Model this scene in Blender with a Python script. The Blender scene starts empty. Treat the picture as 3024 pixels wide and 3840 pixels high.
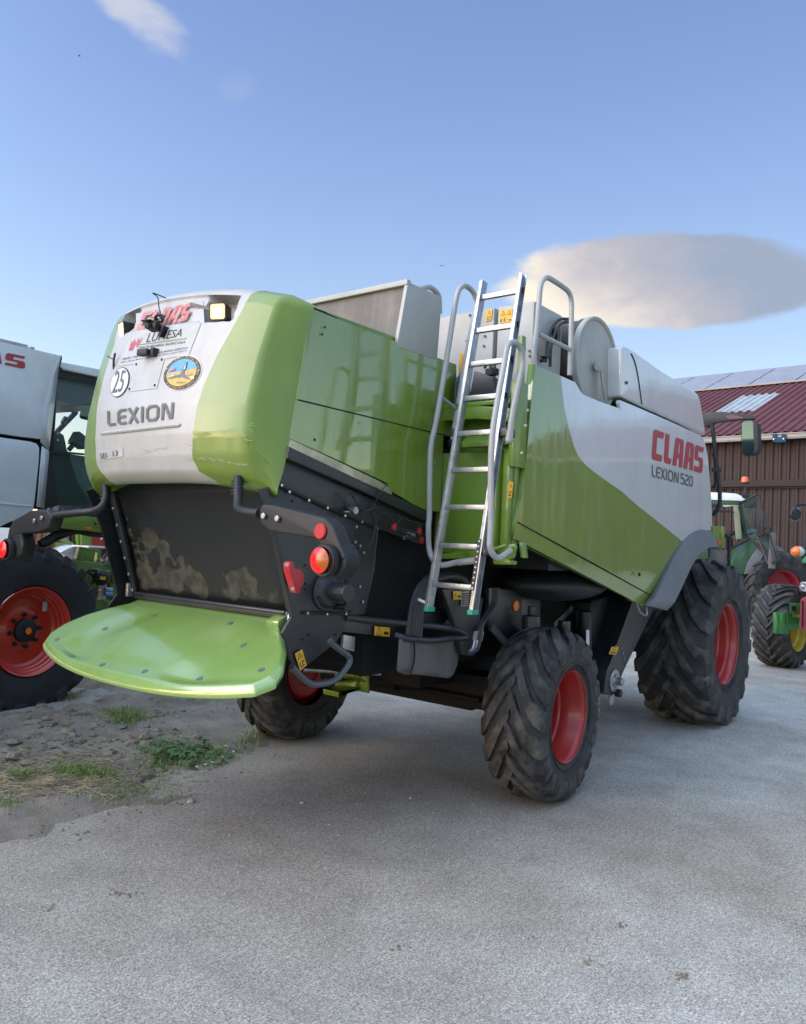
import bpy, bmesh, math, random
import numpy as np
from mathutils import Vector, Matrix
from mathutils.geometry import delaunay_2d_cdt
random.seed(7)
rad = math.radians
SC = bpy.context.scene
COL = SC.collection
# ------------------------------------------------------------------ camera
PXF, PITCH, ROLL, CAMH, YAW, CX, CY = 3017.632, 0.037336, 0.045959, 1.834, 0.667042, -5.460, -4.097
Fv = np.array([math.cos(YAW)*math.cos(PITCH), math.sin(YAW)*math.cos(PITCH), math.sin(PITCH)])
R0 = np.cross(Fv, [0, 0, 1]); R0 /= np.linalg.norm(R0); U0 = np.cross(R0, Fv)
Rv = R0*math.cos(ROLL)+U0*math.sin(ROLL); Uv = -R0*math.sin(ROLL)+U0*math.cos(ROLL)
CC = np.array([CX, CY, CAMH])
cd = bpy.data.cameras.new('camera'); co = bpy.data.objects.new('camera', cd); COL.objects.link(co)
cd.sensor_fit = 'HORIZONTAL'; cd.sensor_width = 36; cd.lens = 36*PXF/3024; cd.clip_start = .05; cd.clip_end = 3000
m3 = Matrix(((Rv[0], Uv[0], -Fv[0]), (Rv[1], Uv[1], -Fv[1]), (Rv[2], Uv[2], -Fv[2])))
co.matrix_world = Matrix.Translation(Vector(CC)) @ m3.to_4x4()
SC.camera = co
# measuring helpers: where a sight line of the survey picture meets a plane of the real scene
KK = 3024/1708
def ray(px, py): return Fv+Rv*(px*KK-1512)/PXF-Uv*(py*KK-1920)/PXF
def at(p, ax, val, fr=None):
    d = ray(*p); c = CC
    if fr is not None:
        (ox, oy, oz), a = fr; ca, sa = math.cos(-a), math.sin(-a)
        M = np.array([[ca, -sa, 0], [sa, ca, 0], [0, 0, 1]]); d = M@d; c = M@(CC-np.array([ox, oy, oz]))
    i = 'xyz'.index(ax); t = (val-c[i])/d[i]
    return tuple(float(v) for v in c+t*d)
def atplane(p, p0, n):
    d = ray(*p); n = np.array(n, float); t = ((np.array(p0)-CC)@n)/(d@n); return tuple(float(v) for v in CC+t*d)
def zoomer(x0, y0, s): return lambda u, v: (x0+s*u, y0+s*v)
Z1 = zoomer(141.2, 564.8, .3307); Z2 = zoomer(564.8, 564.8, .3307); Z3 = zoomer(1073.1, 564.8, .3307)
Z4 = zoomer(0, 1016.7, .3307); Z5 = zoomer(508.3, 1016.7, .3307); Z6 = zoomer(960.2, 1073.1, .3307)
Z7 = zoomer(1369.1, 734.2, .3644); Z8 = zoomer(0, 677.8, .3904); Z9 = zoomer(0, 677.8, .2083)
Z10 = zoomer(1482, 762.5, .1562); Z11 = zoomer(1482, 1016.7, .1953); Z12 = zoomer(84.7, 1073.1, .1488)
Z13 = zoomer(706, 1214.3, .1984); Z14 = zoomer(169.4, 593, .1984)
# ------------------------------------------------------------------ world, sun, exposure
EXPO = 1.3
SUN_EL, SUN_AZ = rad(13), rad(152)      # azimuth ccw from +x: behind and to the left of the camera
W = bpy.data.worlds.new('World'); SC.world = W; W.use_nodes = True
nt = W.node_tree; nt.nodes.clear(); N = nt.nodes.new; Lk = nt.links.new
def vm(op, a, b=None):
    n = N('ShaderNodeVectorMath'); n.operation = op
    for i, v in enumerate((a, b)):
        if v is None: continue
        if isinstance(v, (tuple, list)): n.inputs[i].default_value = v
        else: Lk(v, n.inputs[i])
    return n.outputs['Value'] if op in ('DOT_PRODUCT', 'LENGTH') else n.outputs[0]
def mt(op, a, b=None, c=None, clamp=False):
    n = N('ShaderNodeMath'); n.operation = op; n.use_clamp = clamp
    for i, v in enumerate((a, b, c)):
        if v is None: continue
        if isinstance(v, (int, float)): n.inputs[i].default_value = v
        else: Lk(v, n.inputs[i])
    return n.outputs[0]
def smooth(x, a, b):
    n = N('ShaderNodeMapRange'); n.interpolation_type = 'SMOOTHSTEP'; Lk(x, n.inputs[0])
    n.inputs[1].default_value = a; n.inputs[2].default_value = b; return n.outputs[0]
sky = N('ShaderNodeTexSky'); sky.sky_type = 'NISHITA'; sky.sun_disc = False
sky.sun_elevation = SUN_EL; sky.sun_rotation = math.pi/2-SUN_AZ
sky.altitude = 300; sky.air_density = 1.0; sky.dust_density = .35; sky.ozone_density = 2.2
gm = N('ShaderNodeMix'); gm.data_type = 'RGBA'; gm.blend_type = 'MULTIPLY'; gm.inputs[0].default_value = 1
Lk(sky.outputs[0], gm.inputs[6])
geo = N('ShaderNodeNewGeometry'); D = vm('MULTIPLY', geo.outputs['Incoming'], (-1, -1, -1))
# air tint by height above the horizon, and the western half of the evening sky brightened to add light
sepd = N('ShaderNodeSeparateXYZ'); Lk(D, sepd.inputs[0])
tr = N('ShaderNodeValToRGB'); Lk(sepd.outputs[2], tr.inputs[0]); te = tr.color_ramp
for i, (p, c_) in enumerate([(0.0, (1.25, 1.04, .84, 1)), (.17, (1.08, .87, .78, 1)), (.35, (1.12, .93, .93, 1)), (.62, (1.08, .92, 1.04, 1))]):
    el = te.elements[i] if i < 2 else te.elements.new(p)
    el.position = p; el.color = c_
Lk(tr.outputs[0], gm.inputs[7])
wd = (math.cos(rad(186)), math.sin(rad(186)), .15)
zen = smooth(sepd.outputs[2], .60, .95)  # overhead sky beyond the view, brightened as added top light
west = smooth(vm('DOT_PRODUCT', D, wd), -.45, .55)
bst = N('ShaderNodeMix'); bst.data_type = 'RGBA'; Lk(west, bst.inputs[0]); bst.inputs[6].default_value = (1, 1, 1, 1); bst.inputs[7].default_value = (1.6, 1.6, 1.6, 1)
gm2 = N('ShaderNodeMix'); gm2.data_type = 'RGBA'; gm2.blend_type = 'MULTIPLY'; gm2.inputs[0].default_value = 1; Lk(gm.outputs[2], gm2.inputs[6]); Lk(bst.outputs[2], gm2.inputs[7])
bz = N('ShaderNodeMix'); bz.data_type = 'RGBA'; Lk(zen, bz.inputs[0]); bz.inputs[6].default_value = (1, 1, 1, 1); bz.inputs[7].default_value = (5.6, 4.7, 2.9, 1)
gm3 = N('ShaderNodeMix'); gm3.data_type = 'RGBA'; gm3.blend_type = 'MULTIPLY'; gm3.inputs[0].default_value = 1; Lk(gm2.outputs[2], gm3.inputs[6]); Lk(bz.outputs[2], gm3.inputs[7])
lr = N('ShaderNodeMapRange'); Lk(vm('DOT_PRODUCT', D, (math.cos(YAW+math.pi/2), math.sin(YAW+math.pi/2), 0)), lr.inputs[0])
for i_, v_ in enumerate((-.45, .45, .84, 1.26)): lr.inputs[i_+1].default_value = v_
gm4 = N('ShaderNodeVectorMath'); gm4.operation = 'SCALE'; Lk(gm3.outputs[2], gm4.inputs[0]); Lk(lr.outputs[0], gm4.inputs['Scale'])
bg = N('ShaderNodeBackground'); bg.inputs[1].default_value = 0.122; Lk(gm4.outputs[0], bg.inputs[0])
nz = N('ShaderNodeTexNoise'); nz.inputs['Scale'].default_value = 9; nz.inputs['Detail'].default_value = 6; nz.inputs['Roughness'].default_value = .55
mp = N('ShaderNodeMapping'); Lk(D, mp.inputs[0]); mp.inputs['Scale'].default_value = (1, 1, 2.2); Lk(mp.outputs[0], nz.inputs[0])
noise = nz.outputs[0]
def cloud(px, py, hw, hh, ang, nscale, edge):
    d = ray(px, py); d = d/np.linalg.norm(d)
    r = np.cross(d, [0, 0, 1]); r /= np.linalg.norm(r); u = np.cross(r, d)
    r2 = r*math.cos(ang)+u*math.sin(ang); u2 = -r*math.sin(ang)+u*math.cos(ang)
    x = mt('DIVIDE', vm('DOT_PRODUCT', D, tuple(r2)), hw); y = mt('DIVIDE', vm('DOT_PRODUCT', D, tuple(u2)), hh)
    front = smooth(vm('DOT_PRODUCT', D, tuple(d)), .5, .6)
    q = mt('ADD', mt('POWER', mt('ABSOLUTE', x), 2.0), mt('POWER', mt('ABSOLUTE', y), 2.4))
    q = mt('ADD', q, mt('MULTIPLY', mt('SUBTRACT', noise, .5), nscale))
    return mt('MULTIPLY', smooth(q, 1.0, edge), front), x, y
m1, x1, y1 = cloud(1410, 595, .188, .056, rad(-3), .9, .66)
m2, _, _ = cloud(295, 35, .075, .022, rad(-28), 5.5, -.9); m2 = mt('MULTIPLY', m2, .75)
m3_, _, _ = cloud(505, 178, .03, .018, rad(30), 4.0, -.6); m3_ = mt('MULTIPLY', m3_, .14)
cr = N('ShaderNodeValToRGB'); e = cr.color_ramp
tone = mt('ADD', mt('ADD', mt('MULTIPLY', x1, .5), .5), mt('MULTIPLY', y1, .16)); tone = mt('ADD', tone, mt('MULTIPLY', mt('SUBTRACT', noise, .5), .6)); Lk(tone, cr.inputs[0])
for i, (p, c) in enumerate([(.06, (1.0, .90, .75, 1)), (.24, (.78, .71, .67, 1)), (.46, (.50, .49, .54, 1)), (.75, (.34, .40, .52, 1))]):
    el = e.elements[i] if i < 2 else e.elements.new(p)
    el.position = p; el.color = c
bc = N('ShaderNodeBackground'); Lk(cr.outputs[0], bc.inputs[0]); bc.inputs[1].default_value = 1.08*2**-EXPO
mx = N('ShaderNodeMixShader'); Lk(mt('MULTIPLY', m1, .96), mx.inputs[0]); Lk(bg.outputs[0], mx.inputs[1]); Lk(bc.outputs[0], mx.inputs[2])
bw = N('ShaderNodeBackground'); bw.inputs[0].default_value = (.72, .72, .78, 1); bw.inputs[1].default_value = 2**-EXPO
mx2 = N('ShaderNodeMixShader'); Lk(mt('ADD', m2, m3_, clamp=True), mx2.inputs[0]); Lk(mx.outputs[0], mx2.inputs[1]); Lk(bw.outputs[0], mx2.inputs[2])
wo = N('ShaderNodeOutputWorld'); Lk(mx2.outputs[0], wo.inputs[0])
sl = bpy.data.lights.new('sun', 'SUN'); so = bpy.data.objects.new('sun', sl); COL.objects.link(so)
sl.energy = 0.8; sl.angle = rad(40); sl.color = (1, .86, .70)
sd = Vector((math.cos(SUN_AZ)*math.cos(rad(30)), math.sin(SUN_AZ)*math.cos(rad(30)), math.sin(rad(30))))
so.rotation_euler = sd.to_track_quat('Z', 'Y').to_euler()
vs = SC.view_settings; vs.view_transform = 'Standard'; vs.look = 'None'; vs.exposure = EXPO; vs.gamma = 1
# ------------------------------------------------------------------ materials
MATS = {}
def mat(name, col, rough=.5, metal=0., coat=0., crough=.1, noise=0., nscale=8., col2=None, bump=0., bscale=200., emis=None, estr=0., trans=0., alpha=1., streak=0., dust=None, dustamt=.5, dustscale=3., spec=.5, coords='Object', wave=0., cior=1.5):
    m = bpy.data.materials.new(name); m.use_nodes = True; t = m.node_tree; n = t.nodes; l = t.links
    b = n['Principled BSDF']; b.inputs['Base Color'].default_value = (*col, 1)
    b.inputs['Roughness'].default_value = rough; b.inputs['Metallic'].default_value = metal
    b.inputs['Coat Weight'].default_value = coat; b.inputs['Coat IOR'].default_value = cior; b.inputs['Coat Roughness'].default_value = crough
    b.inputs['Specular IOR Level'].default_value = spec
    b.inputs['Transmission Weight'].default_value = trans; b.inputs['Alpha'].default_value = alpha
    if emis: b.inputs['Emission Color'].default_value = (*emis, 1); b.inputs['Emission Strength'].default_value = estr
    tc = n.new('ShaderNodeTexCoord'); src = tc.outputs[coords]
    cur = None
    def mixc(fac, a, bcol, mode='MIX'):
        x = n.new('ShaderNodeMix'); x.data_type = 'RGBA'; x.blend_type = mode
        if isinstance(fac, float): x.inputs[0].default_value = fac
        else: l.new(fac, x.inputs[0])
        for i, v in ((6, a), (7, bcol)):
            if isinstance(v, tuple): x.inputs[i].default_value = (*v, 1)
            else: l.new(v, x.inputs[i])
        return x.outputs[2]
    def noisef(scale, det=5, r=.6, lo=.35, hi=.65, sx=(1, 1, 1)):
        mpn = n.new('ShaderNodeMapping'); mpn.inputs['Scale'].default_value = sx; l.new(src, mpn.inputs[0])
        q = n.new('ShaderNodeTexNoise'); q.inputs['Scale'].default_value = scale; q.inputs['Detail'].default_value = det; q.inputs['Roughness'].default_value = r
        l.new(mpn.outputs[0], q.inputs[0]); mr = n.new('ShaderNodeMapRange'); l.new(q.outputs[0], mr.inputs[0])
        mr.inputs[1].default_value = lo; mr.inputs[2].default_value = hi; return mr.outputs[0]
    base = tuple(col)
    if noise > 0:
        c2 = col2 or tuple(v*(1-noise) for v in col)
        base = mixc(noisef(nscale), base, tuple(c2))
    if streak > 0:
        f = noisef(14, 4, .6, .45, .75, (1, 1, .08))
        mm = n.new('ShaderNodeMath'); mm.operation = 'MULTIPLY'; l.new(f, mm.inputs[0]); mm.inputs[1].default_value = streak
        base = mixc(mm.outputs[0], base, (.33, .33, .28))
        mr2 = n.new('ShaderNodeMapRange'); l.new(f, mr2.inputs[0]); mr2.inputs[3].default_value = crough; mr2.inputs[4].default_value = min(1, crough+.22)
        l.new(mr2.outputs[0], b.inputs['Coat Roughness'])
    if dust:
        f = noisef(dustscale, 6, .65, .4, .7)
        mm = n.new('ShaderNodeMath'); mm.operation = 'MULTIPLY'; l.new(f, mm.inputs[0]); mm.inputs[1].default_value = dustamt
        base = mixc(mm.outputs[0], base, tuple(dust))
        mr3 = n.new('ShaderNodeMapRange'); l.new(mm.outputs[0], mr3.inputs[0]); mr3.inputs[3].default_value = rough; mr3.inputs[4].default_value = .95
        l.new(mr3.outputs[0], b.inputs['Roughness'])
    if not isinstance(base, tuple): l.new(base, b.inputs['Base Color'])
    if bump > 0:
        q = n.new('ShaderNodeTexNoise'); q.inputs['Scale'].default_value = bscale; q.inputs['Detail'].default_value = 5; l.new(src, q.inputs[0])
        bp = n.new('ShaderNodeBump'); bp.inputs['Strength'].default_value = bump; bp.inputs['Distance'].default_value = .01; l.new(q.outputs[0], bp.inputs['Height'])
        l.new(bp.outputs[0], b.inputs['Normal'])
        if wave == 0 and coat > 0: l.new(bp.outputs[0], b.inputs['Coat Normal'])
    if wave > 0:
        q = n.new('ShaderNodeTexNoise'); q.inputs['Scale'].default_value = 2.2; q.inputs['Detail'].default_value = 1; l.new(src, q.inputs[0])
        bp = n.new('ShaderNodeBump'); bp.inputs['Strength'].default_value = wave; bp.inputs['Distance'].default_value = .05; l.new(q.outputs[0], bp.inputs['Height'])
        l.new(bp.outputs[0], b.inputs['Coat Normal'])
    MATS[name] = m; return m
GREEN = mat('green_paint', (.155, .24, .012), .45, coat=1, cior=1.85, crough=.045, noise=.12, nscale=3, streak=.13, wave=.10, dust=(.24, .27, .14), dustamt=.16, dustscale=1.6)
GREENH = mat('green_hood_plastic', (.155, .24, .018), .42, coat=.6, crough=.06, noise=.12, nscale=3, streak=.10, wave=.08, dust=(.22, .27, .12), dustamt=.15, dustscale=1.6)
AXLEBLK = mat('axle_black_metal', (.006, .007, .008), .7, spec=.2, noise=.3, nscale=6)  # even near-black base for the rear axle and steering cylinder
GREEN2 = mat('green_plain', (.13, .24, .014), .4, coat=.5, crough=.15, noise=.2, nscale=6, dust=(.2, .22, .1), dustamt=.3)
PALEGREEN = mat('pale_green_plastic', (.17, .31, .055), .36, coat=.9, cior=1.8, crough=.14, noise=.08, nscale=4, dust=(.28, .34, .18), dustamt=.25)
WHITE = mat('light_grey_plastic', (.45, .445, .415), .42, coat=.35, crough=.25, noise=.1, nscale=5, streak=.4, dust=(.34, .32, .28), dustamt=.3)
WHITE2 = mat('light_grey_paint', (.56, .575, .57), .4, coat=1, cior=1.8, crough=.06, noise=.08, nscale=3, streak=.2, wave=.12)
GREYP = mat('grey_sheet_metal', (.38, .385, .36), .5, coat=.2, crough=.3, noise=.12, nscale=4, dust=(.3, .28, .24), dustamt=.4)
GREYW = mat('shaded_grey_sheet', (.17, .152, .135), .7, noise=.25, nscale=5, streak=.3)  # darker brown-grey: shade of the tank's rear face put into the colour
RAIL = mat('grey_tube_paint', (.36, .37, .36), .4, coat=.3, crough=.3, noise=.1, nscale=12, dust=(.3, .3, .28), dustamt=.3)
DARK = mat('dark_grey_metal', (.016, .019, .022), .42, noise=.3, nscale=5, coat=.25, crough=.25, dust=(.034, .037, .039), dustamt=.3)
DARK2 = mat('anthracite_metal', (.008, .010, .012), .5, noise=.3, nscale=6, dust=(.028, .03, .032), dustamt=.35)
BLACK = mat('black_plastic', (.008, .009, .010), .5, bump=.15, bscale=500, dust=(.03, .032, .034), dustamt=.25)
VOID = mat('void_black', (.004, .004, .004), .9)  # near-black for joints and holes; paints in the dark of hidden interiors
FENDER = mat('grey_plastic_fender', (.13, .14, .15), .5, noise=.15, nscale=4, dust=(.22, .22, .22), dustamt=.35, bump=.1, bscale=300)
RUBBER = mat('tyre_rubber', (.012, .014, .016), .66, noise=.3, nscale=9, dust=(.095, .088, .076), dustamt=.65, dustscale=5, bump=.4, bscale=60)
RUBBERD = mat('dusty_lug_rubber', (.015, .017, .019), .68, noise=.3, nscale=12, dust=(.15, .138, .12), dustamt=.75, dustscale=7, bump=.5, bscale=80)
RED = mat('red_rim_paint', (.42, .016, .010), .38, coat=.5, crough=.2, noise=.15, nscale=5, dust=(.3, .1, .08), dustamt=.3)
REDSIDE = mat('red_letter_vinyl', (.40, .028, .035), .45, noise=.2, nscale=20)
REDFADE = mat('faded_red_vinyl', (.50, .10, .085), .55, noise=.4, nscale=14, col2=(.5, .28, .25))
GREYLET = mat('grey_letter_vinyl', (.12, .125, .12), .5, noise=.3, nscale=22)
ALU = mat('aluminium', (.40, .43, .46), .36, metal=.8, noise=.3, nscale=20, bump=.05, bscale=60)
STEEL = mat('galvanised_steel', (.42, .43, .44), .4, metal=.8, noise=.2, nscale=30)
CHROME = mat('bright_bolt_metal', (.6, .58, .52), .3, metal=.9)
YELLOW = mat('yellow_sticker', (.75, .42, .02), .5, noise=.15, nscale=30)
BLKINK = mat('black_ink', (.015, .015, .017), .5)
PAPER = mat('white_sticker', (.62, .63, .62), .45, noise=.08, nscale=10, coat=.3, crough=.2)
PAPERG = mat('grey_sticker', (.45, .45, .43), .5, noise=.12, nscale=10)
INKRED = mat('sticker_red', (.5, .06, .09), .5)
INKBLUE = mat('sticker_blue', (.10, .36, .62), .5, noise=.2, nscale=30)
INKYEL = mat('sticker_yellow', (.62, .42, .06), .5, noise=.3, nscale=40, col2=(.42, .30, .08))
INKGREY = mat('sticker_bird_grey', (.13, .15, .19), .5, noise=.3, nscale=60)
INKWHITE = mat('sticker_white', (.7, .7, .68), .5)
LENSRED = mat('red_lens', (.55, .01, .012), .15, coat=1, crough=.05, emis=(1, .03, .02), estr=.35)
LENSLIT = mat('lit_red_lens', (.35, .008, .008), .25, coat=.4, crough=.2, emis=(1, .012, .008), estr=.3)
LENSRFX = mat('red_reflector', (.42, .01, .015), .5)
LENSORG = mat('amber_lens', (.32, .06, .002), .3, coat=.3, crough=.2, emis=(1, .25, .02), estr=.05)
ORANGE = mat('orange_paint', (.60, .12, .03), .5, noise=.3, nscale=4)
LAMPON = mat('lit_lamp_glass', (.6, .5, .35), .2, emis=(1, .42, .08), estr=.42)
LAMPHOT = mat('lamp_bulb_glow', (.9, .85, .7), .2, emis=(1, .78, .40), estr=1.1)
REDPL = mat('red_plastic', (.42, .02, .03), .4)
TEAL = mat('teal_rubber', (.01, .28, .19), .5)
GLASS = mat('tinted_glass', (.02, .05, .05), .05, coat=1, crough=.02, alpha=.55)
GLASSC = mat('clear_green_glass', (.10, .22, .19), .04, coat=1, crough=.02, alpha=.16)
MIRROR = mat('mirror_glass', (.05, .075, .065), .04, metal=1)  # dark green tint stands in for trees reflected in the glass
HOSE = mat('rubber_hose', (.014, .015, .016), .45, dust=(.07, .07, .07), dustamt=.3)
DKGREEN = mat('dark_green_paint', (.018, .082, .032), .35, coat=.6, crough=.15, noise=.15, nscale=4, dust=(.1, .13, .1), dustamt=.3)
MIDGREEN = mat('leaf_green_paint', (.02, .16, .035), .4, coat=.4, noise=.15, nscale=4)
RIMYEL = mat('yellow_rim_paint', (.55, .40, .02), .45, noise=.2, nscale=6, dust=(.3, .25, .1), dustamt=.4)
RUSTY = mat('worn_primer', (.085, .075, .06), .85, noise=.5, nscale=30)
GOLDF = mat('bare_zinc_strip', (.50, .49, .36), .35, metal=.6, noise=.4, nscale=9)
# black rear wall: worn patches low down, with their own outline
def worn_material():
    m = mat('worn_black_panel', (.015, .017, .019), .45, coat=.15); t = m.node_tree; n = t.nodes; l = t.links; b = n['Principled BSDF']
    tc = n.new('ShaderNodeTexCoord'); sp = n.new('ShaderNodeSeparateXYZ'); l.new(tc.outputs['Object'], sp.inputs[0])
    q = n.new('ShaderNodeTexNoise'); q.inputs['Scale'].default_value = 5.5; q.inputs['Detail'].default_value = 6; q.inputs['Roughness'].default_value = .55; l.new(tc.outputs['Object'], q.inputs[0])
    def mth(op, a, bb, clamp=False):
        x = n.new('ShaderNodeMath'); x.operation = op; x.use_clamp = clamp
        for i, v in enumerate((a, bb)):
            if isinstance(v, (int, float)): x.inputs[i].default_value = v
            else: l.new(v, x.inputs[i])
        return x.outputs[0]
    zc = mth('ADD', mth('MULTIPLY', mth('MULTIPLY', mth('SUBTRACT', sp.outputs[1], .12), 3.0, True), .24), 1.555)
    up = mth('MULTIPLY', mth('MAXIMUM', mth('SUBTRACT', sp.outputs[2], zc), 0), -1.5)
    dn = mth('MULTIPLY', mth('MAXIMUM', mth('SUBTRACT', 1.46, sp.outputs[2]), 0), -3)
    s = mth('SUBTRACT', mth('ADD', mth('ADD', q.outputs[0], up), dn), .055)
    mr = n.new('ShaderNodeMapRange'); l.new(s, mr.inputs[0]); mr.inputs[1].default_value = .402; mr.inputs[2].default_value = .43
    rim = n.new('ShaderNodeMapRange'); l.new(s, rim.inputs[0]); rim.inputs[1].default_value = .385; rim.inputs[2].default_value = .405
    q2 = n.new('ShaderNodeTexNoise'); q2.inputs['Scale'].default_value = 14; q2.inputs['Detail'].default_value = 6; l.new(tc.outputs['Object'], q2.inputs[0])
    cr = n.new('ShaderNodeValToRGB'); l.new(q2.outputs[0], cr.inputs[0])
    cr.color_ramp.elements[0].position = .38; cr.color_ramp.elements[0].color = (.028, .024, .018, 1)
    cr.color_ramp.elements[1].position = .62; cr.color_ramp.elements[1].color = (.060, .060, .042, 1)
    a = n.new('ShaderNodeMix'); a.data_type = 'RGBA'; l.new(rim.outputs[0], a.inputs[0]); a.inputs[6].default_value = (.015, .017, .019, 1); a.inputs[7].default_value = (.006, .006, .006, 1)
    c = n.new('ShaderNodeMix'); c.data_type = 'RGBA'; l.new(mr.outputs[0], c.inputs[0]); l.new(a.outputs[2], c.inputs[6]); l.new(cr.outputs[0], c.inputs[7])
    l.new(c.outputs[2], b.inputs['Base Color'])
    r = n.new('ShaderNodeMapRange'); l.new(mr.outputs[0], r.inputs[0]); r.inputs[3].default_value = .42; r.inputs[4].default_value = .85; l.new(r.outputs[0], b.inputs['Roughness'])
    return m
WORN = worn_material()
# ------------------------------------------------------------------ mesh builder
def V(*a): return Vector(a)
class MB:
    def __init__(s): s.v = []; s.f = []; s.m = []; s.cur = 0
    def add(s, vs_, fs): 
        o = len(s.v); s.v += [tuple(p) for p in vs_]; s.f += [tuple(i+o for i in q) for q in fs]; s.m += [s.cur]*len(fs); return s
    def mi(s, i): s.cur = i; return s
    def box(s, c, d, rz=0., rx=0., ry=0.):
        M = Matrix.Translation(V(*c)) @ Matrix.Rotation(rz, 4, 'Z') @ Matrix.Rotation(ry, 4, 'Y') @ Matrix.Rotation(rx, 4, 'X')
        x, y, z = d[0]/2, d[1]/2, d[2]/2
        p = [M @ V(a*x, b*y, c_*z) for a in (-1, 1) for b in (-1, 1) for c_ in (-1, 1)]
        return s.add(p, [(0, 1, 3, 2), (4, 6, 7, 5), (0, 4, 5, 1), (2, 3, 7, 6), (0, 2, 6, 4), (1, 5, 7, 3)])
    def bar(s, a, b, w, h=None, up=(0, 0, 1)):
        a, b = V(*a), V(*b); h = h or w; d = (b-a).normalized(); u = V(*up)
        if abs(d.dot(u)) > .95: u = V(1, 0, 0)
        r = d.cross(u).normalized(); u = r.cross(d)
        p = []
        for q in (a, b):
            for i, j in ((-1, -1), (1, -1), (1, 1), (-1, 1)): p.append(q+r*w/2*i+u*h/2*j)
        return s.add(p, [(0, 3, 2, 1), (4, 5, 6, 7), (0, 1, 5, 4), (1, 2, 6, 5), (2, 3, 7, 6), (3, 0, 4, 7)])
    def prism(s, pts, vec):
        """closed outline of 3D points extruded along vec"""
        n = len(pts); a = [V(*p) for p in pts]; v = V(*vec); b = [p+v for p in a]
        nrm = V(0, 0, 0)
        for i in range(n): nrm += a[i].cross(a[(i+1) % n])
        fl = nrm.dot(v) > 0
        f = [tuple(range(n))[::-1], tuple(range(n, 2*n))] if fl else [tuple(range(n)), tuple(range(n, 2*n))[::-1]]
        for i in range(n):
            j = (i+1) % n; f.append((i, j, j+n, i+n) if fl else (j, i, i+n, j+n))
        return s.add(a+b, f)
    def tube(s, pts, r, n=10, smooth=True, sub=6, cap=True):
        P = [V(*p) for p in pts]
        if smooth and len(P) > 2:
            Q = []
            E_ = [P[0]*2-P[1]]+P+[P[-1]*2-P[-2]]
            for i in range(1, len(E_)-2):
                p0, p1, p2, p3 = E_[i-1:i+3]
                for k in range(sub):
                    t = k/sub
                    Q.append(.5*((2*p1)+(-p0+p2)*t+(2*p0-5*p1+4*p2-p3)*t*t+(-p0+3*p1-3*p2+p3)*t**3))
            Q.append(P[-1]); P = Q
        d0 = (P[1]-P[0]).normalized(); u = d0.orthogonal().normalized(); vs_ = []; prev = d0
        for i, p in enumerate(P):
            d = (P[min(i+1, len(P)-1)]-P[max(i-1, 0)]).normalized()
            q = prev.rotation_difference(d); u = (q @ u).normalized(); prev = d; w = d.cross(u)
            rr = r(i/(len(P)-1)) if callable(r) else r
            for k in range(n): a = 2*math.pi*k/n; vs_.append(p+(u*math.cos(a)+w*math.sin(a))*rr)
        f = []
        for i in range(len(P)-1):
            for k in range(n): j = (k+1) % n; f.append((i*n+k, i*n+j, (i+1)*n+j, (i+1)*n+k))
        if cap: f += [tuple(range(n))[::-1], tuple(range((len(P)-1)*n, len(P)*n))]
        return s.add(vs_, f)
    def lathe(s, prof, o, d, n=32, close=False):
        """prof = [(along, radius)]; axis from o along d"""
        d = V(*d).normalized(); o = V(*o); u = d.orthogonal().normalized(); w = d.cross(u); vs_ = []
        for (a, r) in prof:
            for k in range(n): t = 2*math.pi*k/n; vs_.append(o+d*a+(u*math.cos(t)+w*math.sin(t))*r)
        f = []; m_ = len(prof)
        for i in range(m_ if close else m_-1):
            i2 = (i+1) % m_
            for k in range(n): j = (k+1) % n; f.append((i*n+k, i*n+j, i2*n+j, i2*n+k))
        return s.add(vs_, f)
    def cyl(s, a, b, r, n=16, r2=None):
        a, b = V(*a), V(*b); L = (b-a).length; r2 = r if r2 is None else r2
        return s.lathe([(0, 0.0001), (0, r), (L, r2), (L, .0001)], a, b-a, n)
    def grid(s, rows):
        n = len(rows[0]); vs_ = [p for r in rows for p in r]; f = []
        for i in range(len(rows)-1):
            for k in range(n-1): f.append((i*n+k, i*n+k+1, (i+1)*n+k+1, (i+1)*n+k))
        return s.add(vs_, f)
    def build(s, name, mats, parent=None, bevel=0., smooth=35, solid=0., loc=None, segs=2, fixn=True, split=False):
        if split: return s.build_split(name, mats, parent, bevel, smooth)
        me = bpy.data.meshes.new(name); me.from_pydata(s.v, [], s.f); me.update()
        ml = mats if isinstance(mats, (list, tuple)) else [mats]
        for q in ml: me.materials.append(q)
        if len(ml) > 1: me.polygons.foreach_set('material_index', s.m)
        if fixn or bevel:
            bm = bmesh.new(); bm.from_mesh(me)
            bmesh.ops.remove_doubles(bm, verts=bm.verts, dist=1e-5)
            if fixn: bmesh.ops.recalc_face_normals(bm, faces=bm.faces)
            if bevel:
                es = [e_ for e_ in bm.edges if len(e_.link_faces) == 2 and e_.calc_face_angle(0) > .5]
                bmesh.ops.bevel(bm, geom=es, offset=bevel, segments=segs, affect='EDGES', profile=.6, clamp_overlap=True)
            bm.to_mesh(me); bm.free()
        if smooth:
            me.polygons.foreach_set('use_smooth', [True]*len(me.polygons)); me.set_sharp_from_angle(angle=rad(smooth))
        o = bpy.data.objects.new(name, me); COL.objects.link(o)
        if parent: o.parent = parent
        if loc: o.location = loc
        if solid:
            md = o.modifiers.new('thickness', 'SOLIDIFY'); md.thickness = abs(solid); md.offset = -1 if solid > 0 else 1
        return o
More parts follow.
